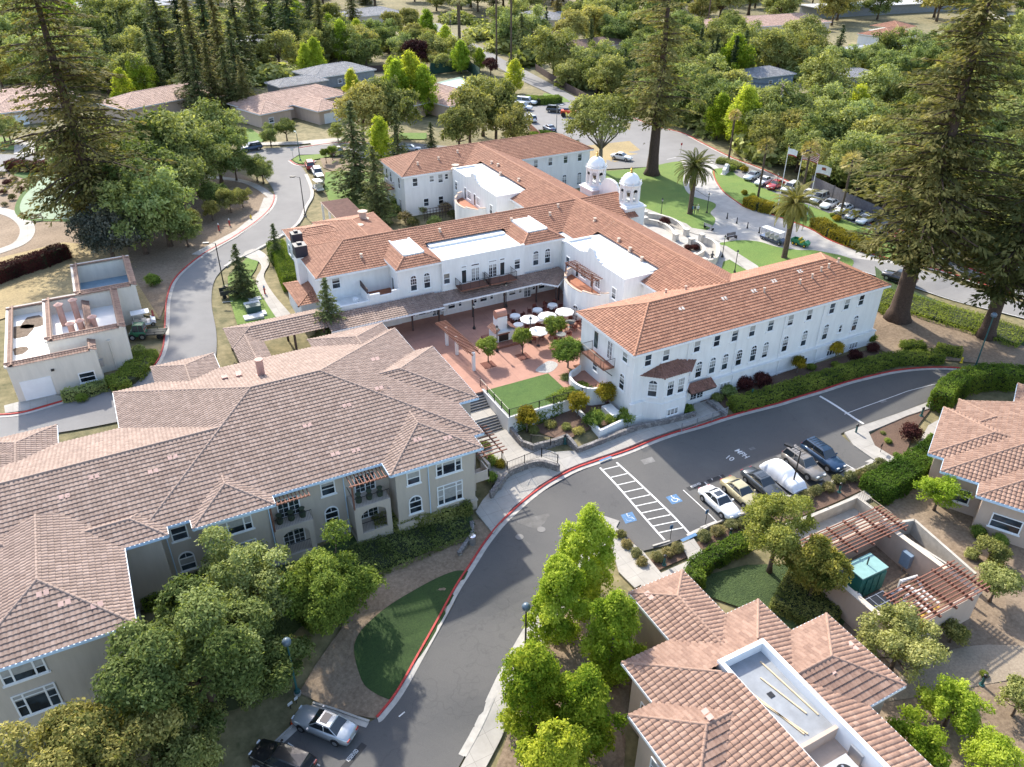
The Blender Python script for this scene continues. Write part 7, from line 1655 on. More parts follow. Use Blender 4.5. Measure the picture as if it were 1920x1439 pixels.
n_ += scatter([(1640,110),(1920,90),(1920,420),(1720,430),(1650,300)], 60, mixg+OLIV, (8,13), 'green tree in the woodland behind the giant redwoods', 'trees behind the giant redwoods', 8)
n_ += scatter([(-10,-6),(1930,-6),(1930,40),(1500,50),(1200,55),(960,40),(700,20),(480,35),(0,22)], 120, mixg+FIRS+TALL[:1], (11,19), 'distant tree in the woods along the top of the view', 'distant trees along the top', 14)
n_ += scatter([(1780,240),(1920,230),(1920,560),(1850,540),(1780,480)], 14, OLIV+OAKS, (6,9), 'green tree between the drive and the right edge', 'trees by the right edge of the drive', 6, rd=6)
n_ += scatter([(790,100),(900,100),(985,150),(960,190),(905,185),(810,145)], 16, LIMES+OLIV, (5,8), 'leafy verge tree around the tennis court', 'verge trees around the tennis court', 6, rd=7, keep=16)
n_ += scatter([(1000,150),(1060,170),(1180,215),(1180,180),(1060,120)], 10, OAKS+OLIV, (6,9), 'rounded tree on the verge across the diagonal road', 'verge trees across the diagonal road', 6, rd=8)
print('scattered', n_)
G_UND = MB()
us = shrub_proto('x', 'x', L_OAK, 401, 900, .3, .1, 'x', .5, per=5)
me_u = us.children[0].data if us.children[0].name.startswith('foliage') else us.children[1].data
# undergrowth that fills the woods between the trees
def undergrowth(poly, n, label, seed, s=(2.5, 4.5)):
    rng = np.random.default_rng(seed); P = []; tries = 0
    w_ = [G(*p, 3.1) for p in poly]; xs = [p[0] for p in w_]; ys = [p[1] for p in w_]
    def ins(x, y):
        r = False; j = len(w_)-1
        for i in range(len(w_)):
            if (w_[i][1] > y) != (w_[j][1] > y) and x < (w_[j][0]-w_[i][0])*(y-w_[i][1])/(w_[j][1]-w_[i][1])+w_[i][0]: r = not r
            j = i
        return r
    while len(P) < n and tries < n*30:
        tries += 1; x = rng.uniform(min(xs), max(xs)); y = rng.uniform(min(ys), max(ys))
        if ins(x, y) and clear_of((x, y), KEEP, 14) and clear_of((x, y), RD_, 8): P.append((x, y))
    cnt = len(me_u.vertices); co = np.empty(cnt*3, 'f'); me_u.vertices.foreach_get('co', co); co = co.reshape(-1, 3); nf = len(me_u.polygons); tn = np.empty(nf, 'f'); me_u.attributes['tint'].data.foreach_get('value', tn)
    Q, T = [], []
    for x, y in P:
        k = rng.uniform(*s); a = rng.uniform(0, 6.28); c_, s_ = math.cos(a), math.sin(a); v = co*np.array([k, k, k*.8]); z = H(x, y)
        Q.append(np.stack([v[:, 0]*c_-v[:, 1]*s_+x, v[:, 0]*s_+v[:, 1]*c_+y, v[:, 2]+z-.1], 1)); T.append(np.clip(tn+rng.normal(0, .2), 0, 1))
    V = np.concatenate(Q).reshape(-1, 4, 3)
    me = leaf_mesh('undergrowth', V.mean(1), (V[:, 2]-V[:, 0])/2, (V[:, 3]-V[:, 1])/1.8, np.concatenate(T), L_OAK)
    o = bpy.data.objects.new('undergrowth', me); C.objects.link(o); tag(o, label, 'undergrowth', kind='stuff')
undergrowth([(1225,225),(1330,258),(1500,330),(1660,400),(1920,520),(1920,90),(1640,110),(1240,90)], 230, 'dense undergrowth beneath the trees behind the drive', 501)
undergrowth([(0,10),(480,35),(960,40),(1220,60),(1220,215),(1100,185),(960,110),(820,85),(640,130),(480,170),(250,180),(0,175)], 230, 'dense undergrowth beneath the trees above the villas', 502)
for ch in list(us.children): bpy.data.objects.remove(ch)
bpy.data.objects.remove(us)
for pr in OAKS+OLIV+LIMES+FIRS+TALL+[CYPR, PLUM, BLUE]+SMALL+list(PR.values())+[big, dom, crm]:
    if not USED.get(pr.name):
        for ch in list(pr.children): bpy.data.objects.remove(ch)
        bpy.data.objects.remove(pr)
for o in C.objects:
    if 'h0' in o.keys(): del o['h0']
# ================================================================ vehicles
TYRE = plain('tyre_rubber', (.012, .012, .012), .8); RIM = gloss('wheel_rim', (.45, .46, .48), .3, 0, .8)
HEADL = gloss('headlamp_lens', (.7, .72, .74), .1, 1); TAILL = gloss('tail_lamp_lens', (.35, .01, .01), .2, 1); CARGLASS = gloss('car_glass', (.015, .02, .025), .04, 1); DARKTRIM = plain('dark_car_trim', (.02, .02, .022), .6)
def car(kind, paint, px, hd, label, L=4.65, W=1.8, cat=None, z0=.06, roof=None, sunroof=False, rails=False, rims=RIM, group=None):
    """px: picture point under the centre; hd: picture vector pointing to the nose"""
    c = GP(*px); f = GP(px[0]+hd[0]*8, px[1]+hd[1]*8); rz_ = math.atan2(f.y-c.y, f.x-c.x)
    t = thing('parked_'+('car' if kind == 'sedan' else kind), label, cat or ('car' if kind == 'sedan' else kind), (0, 0, 0), group=group)
    hl, hw = L/2, W/2
    if kind == 'sedan':
        st_ = [(-hl,.42,.62,.70,.70),(-hl+.1,.28,.80,.86,.84),(-hl+.45,.24,.90,.97,.90),(-hl*.55,.2,.93,1.0,.97),(-.3,.2,.92,.96,1),(hl*.38,.2,.88,.93,.99),(hl*.62,.2,.82,.88,.96),(hl-.4,.24,.74,.80,.90),(hl-.12,.28,.62,.68,.82),(hl,.34,.50,.55,.66)]
        base = (-hl*.72, hl*.40); top = (-hl*.36, hl*.08); zb, zt = .90, 1.40
    elif kind == 'suv':
        st_ = [(-hl,.45,.8,.84,.84),(-hl+.08,.34,1.0,1.02,.92),(-hl*.6,.3,1.06,1.06,.99),(-.3,.28,1.05,1.06,1),(hl*.35,.28,1.02,1.06,1),(hl*.55,.28,.98,1.05,.97),(hl-.35,.32,.90,.98,.92),(hl-.08,.36,.76,.82,.84),(hl,.42,.62,.66,.74)]
        base = (-hl+.1, hl*.40); top = (-hl+.42, hl*.12); zb, zt = 1.04, 1.70
    else:
        st_ = [(-hl,.5,.9,.92,.9),(-hl+.06,.4,1.05,1.06,.96),(0,.35,1.05,1.06,1),(hl*.5,.35,1.02,1.08,.98),(hl-.2,.38,.95,1.0,.92),(hl,.45,.7,.75,.8)]
        base = (-hl+.05, hl*.6); top = (-hl+.2, hl*.35); zb, zt = 1.04, 1.85
    mb = MB(); n = 11
    for x, z_b, z_s, z_t, k in st_:
        w_ = hw*k; ring = [(w_*.8, z_b), (w_*.98, z_b+.1), (w_, (z_b+z_s)*.5), (w_*.97, z_s-.04), (w_*.84, z_t-.015)]
        for y, z in ring+[(0, z_t+.02)]+[(-y, z) for y, z in ring[::-1]]: mb.v.append((x, y, z))
    for i in range(len(st_)-1):
        for j in range(n-1): mb.f.append((i*n+j, (i+1)*n+j, (i+1)*n+j+1, i*n+j+1)); mb.m.append(0)
        mb.f.append((i*n+n-1, (i+1)*n+n-1, (i+1)*n, i*n)); mb.m.append(0)
    mb.f.append(tuple(range(n))); mb.m.append(0); mb.f.append(tuple((len(st_)-1)*n+j for j in range(n))[::-1]); mb.m.append(0)
    mb.build('body', paint, t, smooth=True, off=(0, 0, 0))
    wb_, wt = hw*.86, hw*.66
    g = MB(); g.add([(base[0],-wb_,zb-.05),(base[1],-wb_,zb-.05),(base[1],wb_,zb-.05),(base[0],wb_,zb-.05),(top[0],-wt,zt-.03),(top[1],-wt,zt-.03),(top[1],wt,zt-.03),(top[0],wt,zt-.03)], [(0,1,5,4),(1,2,6,5),(2,3,7,6),(3,0,4,7),(4,5,6,7)])
    g.build('windows', CARGLASS, t, off=(0, 0, 0))
    r = MB(); r.add([(top[0]-.06,-wt-.02,zt-.06),(top[1]+.05,-wt-.02,zt-.06),(top[1]+.05,wt+.02,zt-.06),(top[0]-.06,wt+.02,zt-.06),(top[0],-wt*.9,zt),(top[1],-wt*.9,zt),(top[1],wt*.9,zt),(top[0],wt*.9,zt),((top[0]+top[1])/2,0,zt+.03)], [(0,1,5,4),(1,2,6,5),(2,3,7,6),(3,0,4,7),(4,5,8),(5,6,8),(6,7,8),(7,4,8)])
    for s_ in (-1, 1):
        for (xb, xt) in ((base[0], top[0]), (base[1], top[1]), ((base[0]+base[1])/2-.1, (top[0]+top[1])/2-.05)): r.tube([(xb, s_*wb_, zb-.06), (xt, s_*wt, zt-.03)], .035, 4)
    r.build('roof', roof or paint, t, off=(0, 0, 0))
    if sunroof: MB().box(top[1]-.75, top[1]-.15, -.4, .4, zt+.022, zt+.034).build('sunroof', CARGLASS, t, off=(0, 0, 0))
    if rails:
        for s_ in (-1, 1): MB().tube([(top[0]+.1, s_*wt*.85, zt+.08), (top[1]-.1, s_*wt*.85, zt+.08)], .02, 4).build('roof_rail', DARKTRIM, t, off=(0, 0, 0))
        m2 = MB()
        for i in range(5): m2.box(top[0]+.25+i*.33, top[0]+.28+i*.33, -wt*.8, wt*.8, zt+.05, zt+.075)
        m2.build('roof_rack', DARKTRIM, t, off=(0, 0, 0))
    rr = .31 if kind == 'sedan' else .36
    for x in (-hl*.58, hl*.60):
        for s_ in (-1, 1):
            w1 = MB().tube([(x, s_*(hw-.2), rr), (x, s_*(hw+.01), rr)], rr, 16).build('wheel', TYRE, t, off=(0, 0, 0))
            MB().tube([(x, s_*(hw-.1), rr), (x, s_*(hw+.025), rr)], rr*.62, 12).build('rim', rims, w1, off=(0, 0, 0))
            MB().tube([(x, s_*(hw-.3), rr+.04), (x, s_*(hw*.985), rr+.04)], rr*1.17, 16).build('wheel_arch', DARKTRIM, t, off=(0, 0, 0))
    for s_ in (-1, 1):
        MB().box(hl-.16, hl-.03, s_*hw*.5-.16, s_*hw*.5+.16, .56 if kind == 'sedan' else .7, .68 if kind == 'sedan' else .86).build('headlight', HEADL, t, off=(0, 0, 0))
        MB().box(-hl-.01, -hl+.1, s_*hw*.6-.15, s_*hw*.6+.15, .66 if kind == 'sedan' else .8, .8 if kind == 'sedan' else 1.0).build('tail_light', TAILL, t, off=(0, 0, 0))
        MB().box(base[1]-.35, base[1]-.22, s_*(hw+.1)-.08, s_*(hw+.1)+.08, zb-.02, zb+.1).build('wing_mirror', paint, t, off=(0, 0, 0))
    MB().box(-hl-.02, -hl+.02, -.25, .25, .5, .61).box(hl-.03, hl+.015, -.22, .22, .4, .5).build('number_plate', plain('blank_plate', (.6, .6, .58), .6), t, off=(0, 0, 0))
    t.location = (c.x, c.y, c.z+z0); t.rotation_euler = (0, 0, rz_); return t
C_ = lambda n, c, m=.0: gloss(n, c, .28, .8, m)
SILV = C_('silver_paint', (.46, .49, .52), .5); WHT = C_('white_paint', (.78, .79, .80)); GLD = C_('champagne_paint', (.50, .43, .25), .3); DKG = C_('dark_grey_paint', (.07, .08, .09), .4); BLKP = C_('black_paint', (.012, .013, .015)); BLU = C_('deep_blue_paint', (.025, .06, .12), .3); TANP = C_('taupe_paint', (.27, .24, .21), .3); REDPT = C_('red_paint', (.35, .02, .02)); LSB = C_('pale_blue_silver', (.50, .56, .60), .4)
car('sedan', SILV, (610,1368), (-18,-9.5), 'silver sedan with a sunroof parked at the bottom left', 4.9, sunroof=True); car('suv', BLKP, (532,1436), (-18,-9.5), 'black car cut by the bottom edge beside the silver sedan', 4.7)
hd = (10, 9.4)
a_, b_ = GP(1347, 951), GP(1541, 866)
def stall(k): p = a_.lerp(b_, k/5); return p
def w2px(p): d = Vector((p[0], p[1], H(p[0], p[1])))-CAM; return (960+FPX*d.dot(RT)/d.dot(FW), 719.5-FPX*d.dot(UP)/d.dot(FW))
dd_ = (Vector((*PX([(1345,981)])[0], 0))-Vector((*PX([(1281,920)])[0], 0))).normalized()
def hdp(k): p = stall(k); q = p+Vector((dd_.x, dd_.y, 0)); a, b = w2px(p), w2px(q); return ((b[0]-a[0])/8, (b[1]-a[1])/8)
for k, (kind, pt, lb, L_, kw) in enumerate((('sedan', WHT, 'white sedan with a black sunroof, leftmost of the parked row', 4.6, dict(sunroof=True)), ('sedan', GLD, 'champagne gold coupe with a silver sunshade in the parked row', 4.6, {}), ('sedan', DKG, 'dark grey sedan between the gold coupe and the covered car', 4.8, dict(sunroof=True)), None or ('cover', None, '', 0, {}), ('suv', TANP, 'taupe estate car with a roof rack beside the covered car', 4.7, dict(rails=True, sunroof=False)), ('suv', BLU, 'dark blue sport utility car with a black roof rack, rightmost of the row', 4.8, dict(rails=True)))):
    if kind == 'cover': continue
    car(kind, pt, w2px(stall(k)), hdp(k), lb, L_, **kw)
p = stall(3); cv = thing('covered_car', 'car under a wrinkled white fabric cover in the parked row', 'covered car', (0, 0, 0)); mb = MB()
xs = np.linspace(-2.45, 2.45, 40); nr = 25
for x in xs:
    tt = x/2.45; zt = .95+.62*math.exp(-((x+.35)/1.35)**4)-.25*max(0, abs(tt)-.8)*5*.5; w_ = .98*(1-.14*abs(tt)**6); e = max(0, 1-abs(tt)**14)
    for j in range(nr):
        q = math.pi*j/(nr-1); y = math.cos(q); z = math.sin(q); yy = math.copysign(abs(y)**.45, y)*w_*(1-.22*z*(zt > 1.3)); zz = .1+(zt*max(.35, e)-.1)*abs(z)**.62
        k = .003*math.sin(7*x+5*yy)+.010*math.sin(15*x-5*zz+yy*2)*max(0, tt+.1); mb.v.append((x*(1-.02*zz), yy*(1+k), max(.08, zz*(1+k*.8))))
for i in range(len(xs)-1):
    for j in range(nr-1): mb.f.append((i*nr+j, i*nr+j+1, (i+1)*nr+j+1, (i+1)*nr+j)); mb.m.append(0)
mb.f.append(tuple(range(nr))); mb.m.append(0); mb.f.append(tuple((len(xs)-1)*nr+j for j in range(nr))[::-1]); mb.m.append(0)
mb.build('cover', plain('cover_fabric', (.74, .75, .78), .8, var=.05), cv, smooth=True, off=(0, 0, 0))
for x in (-1.5, 1.5):
    for s_ in (-1, 1): MB().tube([(x, s_*.7, .3), (x, s_*.9, .3)], .3, 12).build('wheel', TYRE, cv, off=(0, 0, 0))
cv.location = (p.x, p.y, H(p.x, p.y)+.06); cv.rotation_euler.z = math.atan2(dd_.y, dd_.x)
hq = (-6, 2.6)
for x, y, kind, pt, lb in ((1410,336,'sedan',LSB,'pale blue sedan, first in the far parking row by the monument'),(1431,346,'sedan',WHT,'white sedan, second in the far parking row'),(1453,353,'sedan',REDPT,'red sedan in the far parking row'),(1480,360,'suv',WHT,'white sport utility car before the flagpoles'),(1514,371,'sedan',WHT,'white sedan right of the flagpoles'),(1535,379,'suv',SILV,'silver sport utility car in the far parking row'),(1554,389,'sedan',WHT,'white sedan beside the silver sport utility car'),(1580,398,'sedan',WHT,'white sedan behind the right fan palm'),(1602,409,'sedan',SILV,'silver sedan right of the right fan palm'),(1622,418,'sedan',LSB,'pale sedan at the edge of the redwood boughs'),(1655,434,'suv',DKG,'dark car glimpsed through the redwood boughs, left one'),(1690,448,'sedan',REDPT,'red car glimpsed through the redwood boughs'),(1730,468,'suv',WHT,'white car glimpsed through the redwood boughs, middle'),(1775,487,'sedan',SILV,'silver car glimpsed through the redwood boughs, right'),(1895,528,'suv',WHT,'white truck at the right edge of the drive')): car(kind, pt, (x, y), hq, lb, 4.6)
car('suv', BLKP, (1684,529), (-6,-2), 'black car on the lower drive behind the giant redwood trunk', 4.7)
for x, y, h_, kind, pt, lb in ((995,228,(-5,-3),'suv',WHT,'white hatchback at the left of the car park'),(1030,246,(-5,-2.5),'sedan',BLU,'blue and white sedan beside the car park lamp'),(1041,211,(6,.4),'suv',DKG,'dark grey sport utility car by the far kerb of the car park'),(472,283,(-6,1),'suv',BLU,'dark blue sport utility car at the left road junction'),(582,316,(-2.5,-6),'suv',REDPT,'dark red sport utility car, first of the cars by the north lawn'),(595,328,(-3,-6),'suv',WHT,'white sport utility car, second by the north lawn'),(637,291,(6,-.5),'suv',C_('bronze_paint', (.30, .2, .1)),'bronze pickup on the villa street'),(770,284,(6,0),'sedan',SILV,'silver car behind the corner of the back wing'),(1165,300,(6,1),'sedan',WHT,'white car glimpsed below the forked olive tree')): car(kind, pt, (x, y), h_, lb, 4.5)
def cart(px, hd, label, body, rows=2, canopy=True, bed=False, L=2.7, W=1.25, cat='golf cart', wheelc=None, seatc=None, top=None):
    c = GP(*px); f = GP(px[0]+hd[0]*6, px[1]+hd[1]*6); t = thing('utility_cart' if bed else 'golf_cart', label, cat, (0, 0, 0)); hl, hw = L/2, W/2; o0 = (0, 0, 0)
    MB().box(-hl, hl-.5, -hw, hw, .3, .55).prism([(hl-.55,-hw),(hl,-hw*.75),(hl,hw*.75),(hl-.55,hw)], .3, [.95,.7,.7,.95]).build('body', body, t, off=o0)
    seat = seatc or plain('cream_seat', (.6, .56, .48), .7)
    for i in range(rows):
        x = hl-1.25-i*.85; MB().box(x-.25, x+.25, -hw*.9, hw*.9, .55, .78).box(x-.33, x-.25, -hw*.9, hw*.9, .78, 1.2).build('seat', seat, t, off=o0)
    if bed: MB().box(-hl, -hl+.06, -hw, hw, .55, .9).box(-hl, .1, -hw, -hw+.06, .55, .9).box(-hl, .1, hw-.06, hw, .55, .9).box(.05, .1, -hw, hw, .55, .898).build('cargo_bed', body, t, off=o0)
    if canopy:
        MB().box(-hl+.1, hl-.5, -hw-.02, hw+.02, 1.85, 1.93).build('canopy', top or plain('white_canopy', (.78, .78, .77), .5), t, off=o0)
        m2 = MB()
        for x in (-hl+.2, hl-.55):
            for y in (-hw+.06, hw-.06): m2.tube([(x, y, .5), (x, y, 1.86)], .02, 4)
        m2.build('canopy_posts', BLACK, t, off=o0)
    MB().tube([(hl-.75, .25, .9), (hl-.9, .25, 1.1)], .02, 4).build('steering_column', BLACK, t, off=o0)
    for x in (-hl+.45, hl-.4)+((-hl+1.05,) if wheelc else ()):
        for s_ in (-1, 1):
            w1 = MB().tube([(x, s_*(hw-.14), .24), (x, s_*(hw+.04), .24)], .25, 12).build('wheel', TYRE, t, off=o0); MB().tube([(x, s_*(hw-.1), .24), (x, s_*(hw+.05), .24)], .13, 8).build('rim', wheelc or RIM, w1, off=o0)
    t.location = (c.x, c.y, c.z+.1); t.rotation_euler.z = math.atan2(f.y-c.y, f.x-c.x); return t
cart((1448,454), (5,1.9), 'long blue golf cart with white canopy on the plaza', C_('navy_paint', (.02, .035, .09)), 3, L=4.2); YEL = plain('yellow_plastic', (.75, .55, .03), .5)
cart((1500,461), (5,1.6), 'small green utility cart with yellow seats and wheels', plain('tractor_green', (.03, .22, .10), .4), 1, False, True, 2.8, wheelc=YEL, seatc=YEL, cat='utility cart')
cart((601,347), (-3,-5), 'tan golf cart parked by the north lawn', GLD); cart((597,358), (-4,-3), 'white golf cart at the mouth of the side path', WHT)
cart((272,612), (5,-1), 'white golf cart behind the green truck', WHT, 2)
gt = car('van', plain('truck_green', (.02, .13, .06), .4), (262,634), (-6,.4), 'green van', 1.9, 1.5, cat='truck'); gt['label'] = 'small dark green flatbed truck beside the utility building'; gt.name = 'flatbed_truck'
mb = MB().box(-3.2, -.9, -.78, .78, .55, .68); 
for s_ in (-.76, .72): mb.box(-3.2, -.95, s_, s_+.04, .95, 1.0).box(-3.2, -3.15, s_, s_+.04, .68, .95).box(-2.1, -2.05, s_, s_+.04, .68, .95)
mb.build('flat_bed', plain('bed_black', (.03, .035, .03), .7), gt, off=(0, 0, 0))
for s_ in (-1, 1): MB().tube([(-2.5, s_*.55, .33), (-2.5, s_*.78, .33)], .33, 12).build('wheel', TYRE, gt, off=(0, 0, 0))
tl = thing('flat_trolley', 'black slatted flatbed trolley at the head of the parking bays', 'trolley', (0, 0, 0)); c = GP(434, 556)
MB().box(-1.4, 1.4, -.7, .7, .5, .6).box(-1.4, 1.4, .66, .7, .6, 1.1).box(-1.4, 1.4, -.7, -.66, .6, 1.1).build('deck', plain('bed_black', (.03, .035, .03), .7), tl, off=(0, 0, 0))
for x in (-.9, .9):
    for s_ in (-1, 1): MB().tube([(x, s_*.55, .27), (x, s_*.72, .27)], .27, 12).build('wheel', TYRE, tl, off=(0, 0, 0))
tl.location = (c.x, c.y, c.z+.08); tl.rotation_euler.z = R(-4)
th_ = thing('telescopic_lift', 'orange-red telescopic lift with its boom lowered in the car park', 'lift', (0, 0, 0)); ORG = plain('lift_orange', (.55, .07, .02), .5)
MB().prism([(-1.9,-.9),(1.6,-.9),(1.9,0),(1.6,.9),(-1.9,.9)], .7, [1.5,1.3,1.2,1.3,1.5]).build('chassis', ORG, th_, off=(0, 0, 0)); MB().tube([(-1.2,0,1.7),(5.2,0,1.9)], .25, 6).build('boom', plain('lift_blue', (.05, .08, .14), .5), th_, off=(0, 0, 0))
for x in (-1.2, 1.2):
    for s_ in (-1, 1): MB().tube([(x, s_*.75, .55), (x, s_*1.15, .55)], .55, 14).build('wheel', TYRE, th_, off=(0, 0, 0))
c = GP(1066, 219); th_.location = (c.x, c.y, c.z+.05); th_.rotation_euler.z = R(-38)
for i, (x, y) in enumerate(((985,196),(976,206))):
    t = car('van', WHT, (x, y), (6,.6), ['white minibus behind the car park hedge, farther one','white minibus behind the car park hedge, nearer one'][i], 6.2, 2.1, cat='minibus')

# ================================================================ lamps, posts, flags
def lamp_arm(px, h, label, ang, mat=BLACK, globe=False):
    p = GP(*px); t = thing('street_lamp', label, 'street lamp', p)
    MB().lathe([(.22, -.2), (.22, .35), (.09, .4), (.06, h)], (p.x, p.y, p.z), 10).build('pole', mat, t)
    a = Vector((math.cos(ang), math.sin(ang))); 
    if globe: MB().lathe([(.05,-.1),(.3,.0),(.34,.25),(.22,.45),(.03,.5)], (p.x, p.y, p.z+h), 14).build('lamp_head', plain('smoked_globe', (.10, .14, .18), .3), t, smooth=True)
    else:
        MB().tube([(p.x, p.y, p.z+h), (p.x+a.x*.9, p.y+a.y*.9, p.z+h+.1)], .035, 5).build('arm', mat, t); MB().obox((p.x+a.x*1.2, p.y+a.y*1.2), a, .8, .4, p.z+h, p.z+h+.18).build('lamp_head', mat, t)
    MB().lathe([(.28, -.3), (.28, .12)], (p.x, p.y, p.z), 12).build('footing', KERB, t); return t
lamp_arm((572,405), 6.6, 'black street lamp with one arm on the inner side of the left road', R(150)); lamp_arm((421,541), 6.6, 'black street lamp beside the dark conifer on the left road', R(160)); lamp_arm((1043,250), 6, 'grey lamp post in the car park', R(0), GREYM); lamp_arm((563,302), 5.5, 'blue-green lamp post on the small grass island', R(90), DGREEN)
lamp_arm((558,1300), 5.5, 'green lamp post with a dark globe near the silver sedan', 0, DGREEN, True); lamp_arm((985,1225), 5.0, 'lamp with a dark globe among the lime green trees', 0, BLACK, True); lamp_arm((1828,690), 6.8, 'tall green lamp post in front of the second giant redwood', 0, DGREEN, True); lamp_arm((1484,918), 4.6, 'thin dark lamp post in front of the covered car', R(110), BLACK)
LAMP = thing('garden_lamp', 'x', 'lamp', (0, 0, 0))
MB().lathe([(.2, 0), (.2, .18), (.12, .3), (.06, .55), (.05, 2.9), (.1, 2.95), (.1, 3.0)], seg=10).build('post', BLACK, LAMP, off=(0, 0, 0)); MB().lathe([(.09, 3.0), (.16, 3.3)], seg=6).build('lantern_glass', plain('frosted_lantern', (.55, .55, .5), .4), LAMP, off=(0, 0, 0)); MB().lathe([(.2, 3.3), (.06, 3.5), (.02, 3.62)], seg=6).build('lantern_cap', BLACK, LAMP, off=(0, 0, 0))
for x, y, lb in ((932,659.6,'black lantern post in front of the outdoor fireplace'),(889,617,'black lantern post at the middle of the courtyard'),(949,576,'black lantern post by the canopy edge'),(994,643,'black lantern post among the umbrellas'),(1238.6,410,'lantern post beside the curved plaza walls'),(1325,400,'lantern post at the lawn edge by the three people'),(1354,483,'lantern post beside the statue wall'),(1377,512,'lantern post by the garden path at the roof edge'),(1454,359,'lantern post between the far parked cars')):
    q = GP(x, y); place(LAMP, USED, (*G(x, y, 3.07), 3.07) if x < 1000 else q, 0, 1, lb)
BOL = thing('bollard_light', 'x', 'bollard light', (0, 0, 0)); MB().lathe([(.2, 0), (.2, .05), (.1, .06), (.1, .85)], seg=10).build('post', DGREEN, BOL, off=(0, 0, 0)); MB().lathe([(.13, .85), (.13, 1.05), (.02, 1.12)], seg=10).build('cap', BLACK, BOL, off=(0, 0, 0))
for x, y, lb in ((1604,813,'green bollard light at the pavement corner by the white stop line'),(1727,781,'green bollard light beside the tall bright hedge'),(1662,886,'black bollard light at the end of the long row of ball shrubs'),(1573,924,'bollard light in the middle of the long row of ball shrubs'),(1245,1060,'black bollard light in the bed by the three ball shrubs'),(1368,1010,'black bollard light before the white sedan'),(1840,1285,'bollard light in the green shrub by the dirt path'),(1059,833,'green bollard light at the notch of the block wall')): place(BOL, USED, GP(x, y)+Vector((0, 0, .05)), 0, 1.05, lb)
PB = thing('plaza_bollard', 'x', 'bollard', (0, 0, 0)); MB().lathe([(.16, 0), (.13, .1), (.08, .3), (.07, .8), (.1, .85), (.02, .98)], seg=8).build('post', BLACK, PB, off=(0, 0, 0))
pb = [(1363,411),(1381,420),(1401,429),(1423,438)]
for i, (x, y) in enumerate(pb): place(PB, USED, GP(x, y)+Vector((0, 0, .06)), 0, 1.1, ['black chain bollard on the plaza, leftmost','black chain bollard on the plaza, second','black chain bollard on the plaza, third','black chain bollard beside the golf cart'][i])
Q_ = [GP(*p) for p in [(1345,402)]+pb]
for a, b in zip(Q_[:-1], Q_[1:]): MB().tube([(a.x, a.y, a.z+.8), tuple((a+b)/2+Vector((0, 0, .55))), (b.x, b.y, b.z+.8)], .02, 4).build('chain', GREYM, label='pale chain hanging between the plaza bollards', cat='chain', group='chains between plaza bollards')
def bench(px, ang, label, mat=GREYM):
    p = GP(*px); t = thing('bench', label, 'bench', (0, 0, 0)); mb = MB()
    for i in range(3): mb.box(-.9, .9, -.25+i*.17, -.11+i*.17, .42, .46)
    mb.build('seat', mat, t); mb = MB()
    for i in range(3): mb.box(-.9, .9, .28+i*.03, .31+i*.03, .55+i*.15, .66+i*.15)
    mb.build('backrest', mat, t)
    for x in (-.8, .8): MB().box(x-.03, x+.03, -.25, .34, 0, .42).box(x-.03, x+.03, .28, .34, .42, .95).build('leg', BLACK, t)
    t.location = p+Vector((0, 0, .12)); t.rotation_euler.z = ang
bench((1329,431), R(100), 'grey bench at the tip of the entrance lawn'); bench((1372,450), R(0), 'dark bench beside the plaza lawn', DARKWOOD); bench((70,415), R(5), 'wooden bench at the near edge of the putting green', WOOD)
def sign(px, h, w_, hh, ang, label, mat=WHITEP, post=BLACK):
    p = GP(*px); t = thing('sign_post', label, 'sign', p); MB().tube([(p.x, p.y, p.z-.2), (p.x, p.y, p.z+h)], .03, 5).build('post', post, t)
    n = (math.cos(ang), math.sin(ang)); MB().obox((p.x+n[0]*.04, p.y+n[1]*.04), (-n[1], n[0]), w_, .02, p.z+h-hh, p.z+h).build('sign_panel', mat, t)
sign((1256,1014), 1.8, .35, .45, R(90), 'accessible parking sign post among the three ball shrubs', BLUEP); sign((1322,985), 1.8, .35, .45, R(90), 'accessible parking sign post left of the white sedan', BLUEP); sign((1650,850), 1.2, .6, .35, R(110), 'dark sign on a post in the small paved garden', DARKTRIM); sign((545,1328), .7, .4, .3, R(-70), 'small white sign behind the silver sedan, left one'); sign((556,1318), .7, .3, .3, R(-70), 'small white sign behind the silver sedan, right one'); sign((1276,288), 2.2, .4, .5, R(-90), 'red sign post at the lawn corner by the drive', REDP); sign((550,300), 2.4, .6, .5, R(-90), 'white street sign at the tip of the small grass island')
sign((1407,752), 1.6, .25, .5, R(-90), 'small green sign in the hedge by the red kerb', DGREEN)
def hydrant(px, mat, label, h=.75, cap=None):
    p = GP(*px); t = thing('hydrant', label, 'hydrant', (0, 0, 0)); MB().lathe([(.18, 0), (.18, .06), (.11, .08), (.11, h*.75), (.14, h*.78), (.02, h)], seg=10).tube([(-.2, 0, h*.55), (.2, 0, h*.55)], .06, 6).build('barrel', mat, t); t.location = p+Vector((0, 0, .05))
    MB().lathe([(.13, h*.8), (.1, h*.95), (.02, h*1.05)], seg=8).build('cap', cap or mat, t, off=(0, 0, 0))
hydrant((471,412), YEL, 'yellow hydrant beside the roadside path'); hydrant((411,433), REDPT, 'red and white standpipe on the bare slope, left one', 1.2, WHITEP); hydrant((431,424), REDPT, 'red and white standpipe on the bare slope, right one', 1.2, WHITEP); hydrant((290,603), REDPT, 'bulky red valve assembly on the grass by the utility building', 1.5); hydrant((1802,681), YEL, 'yellow hydrant at the bend by the tall lamp post'); hydrant((497,552), REDPT, 'slim red and blue valve post beside the garden path', 1.2, BLUEP)
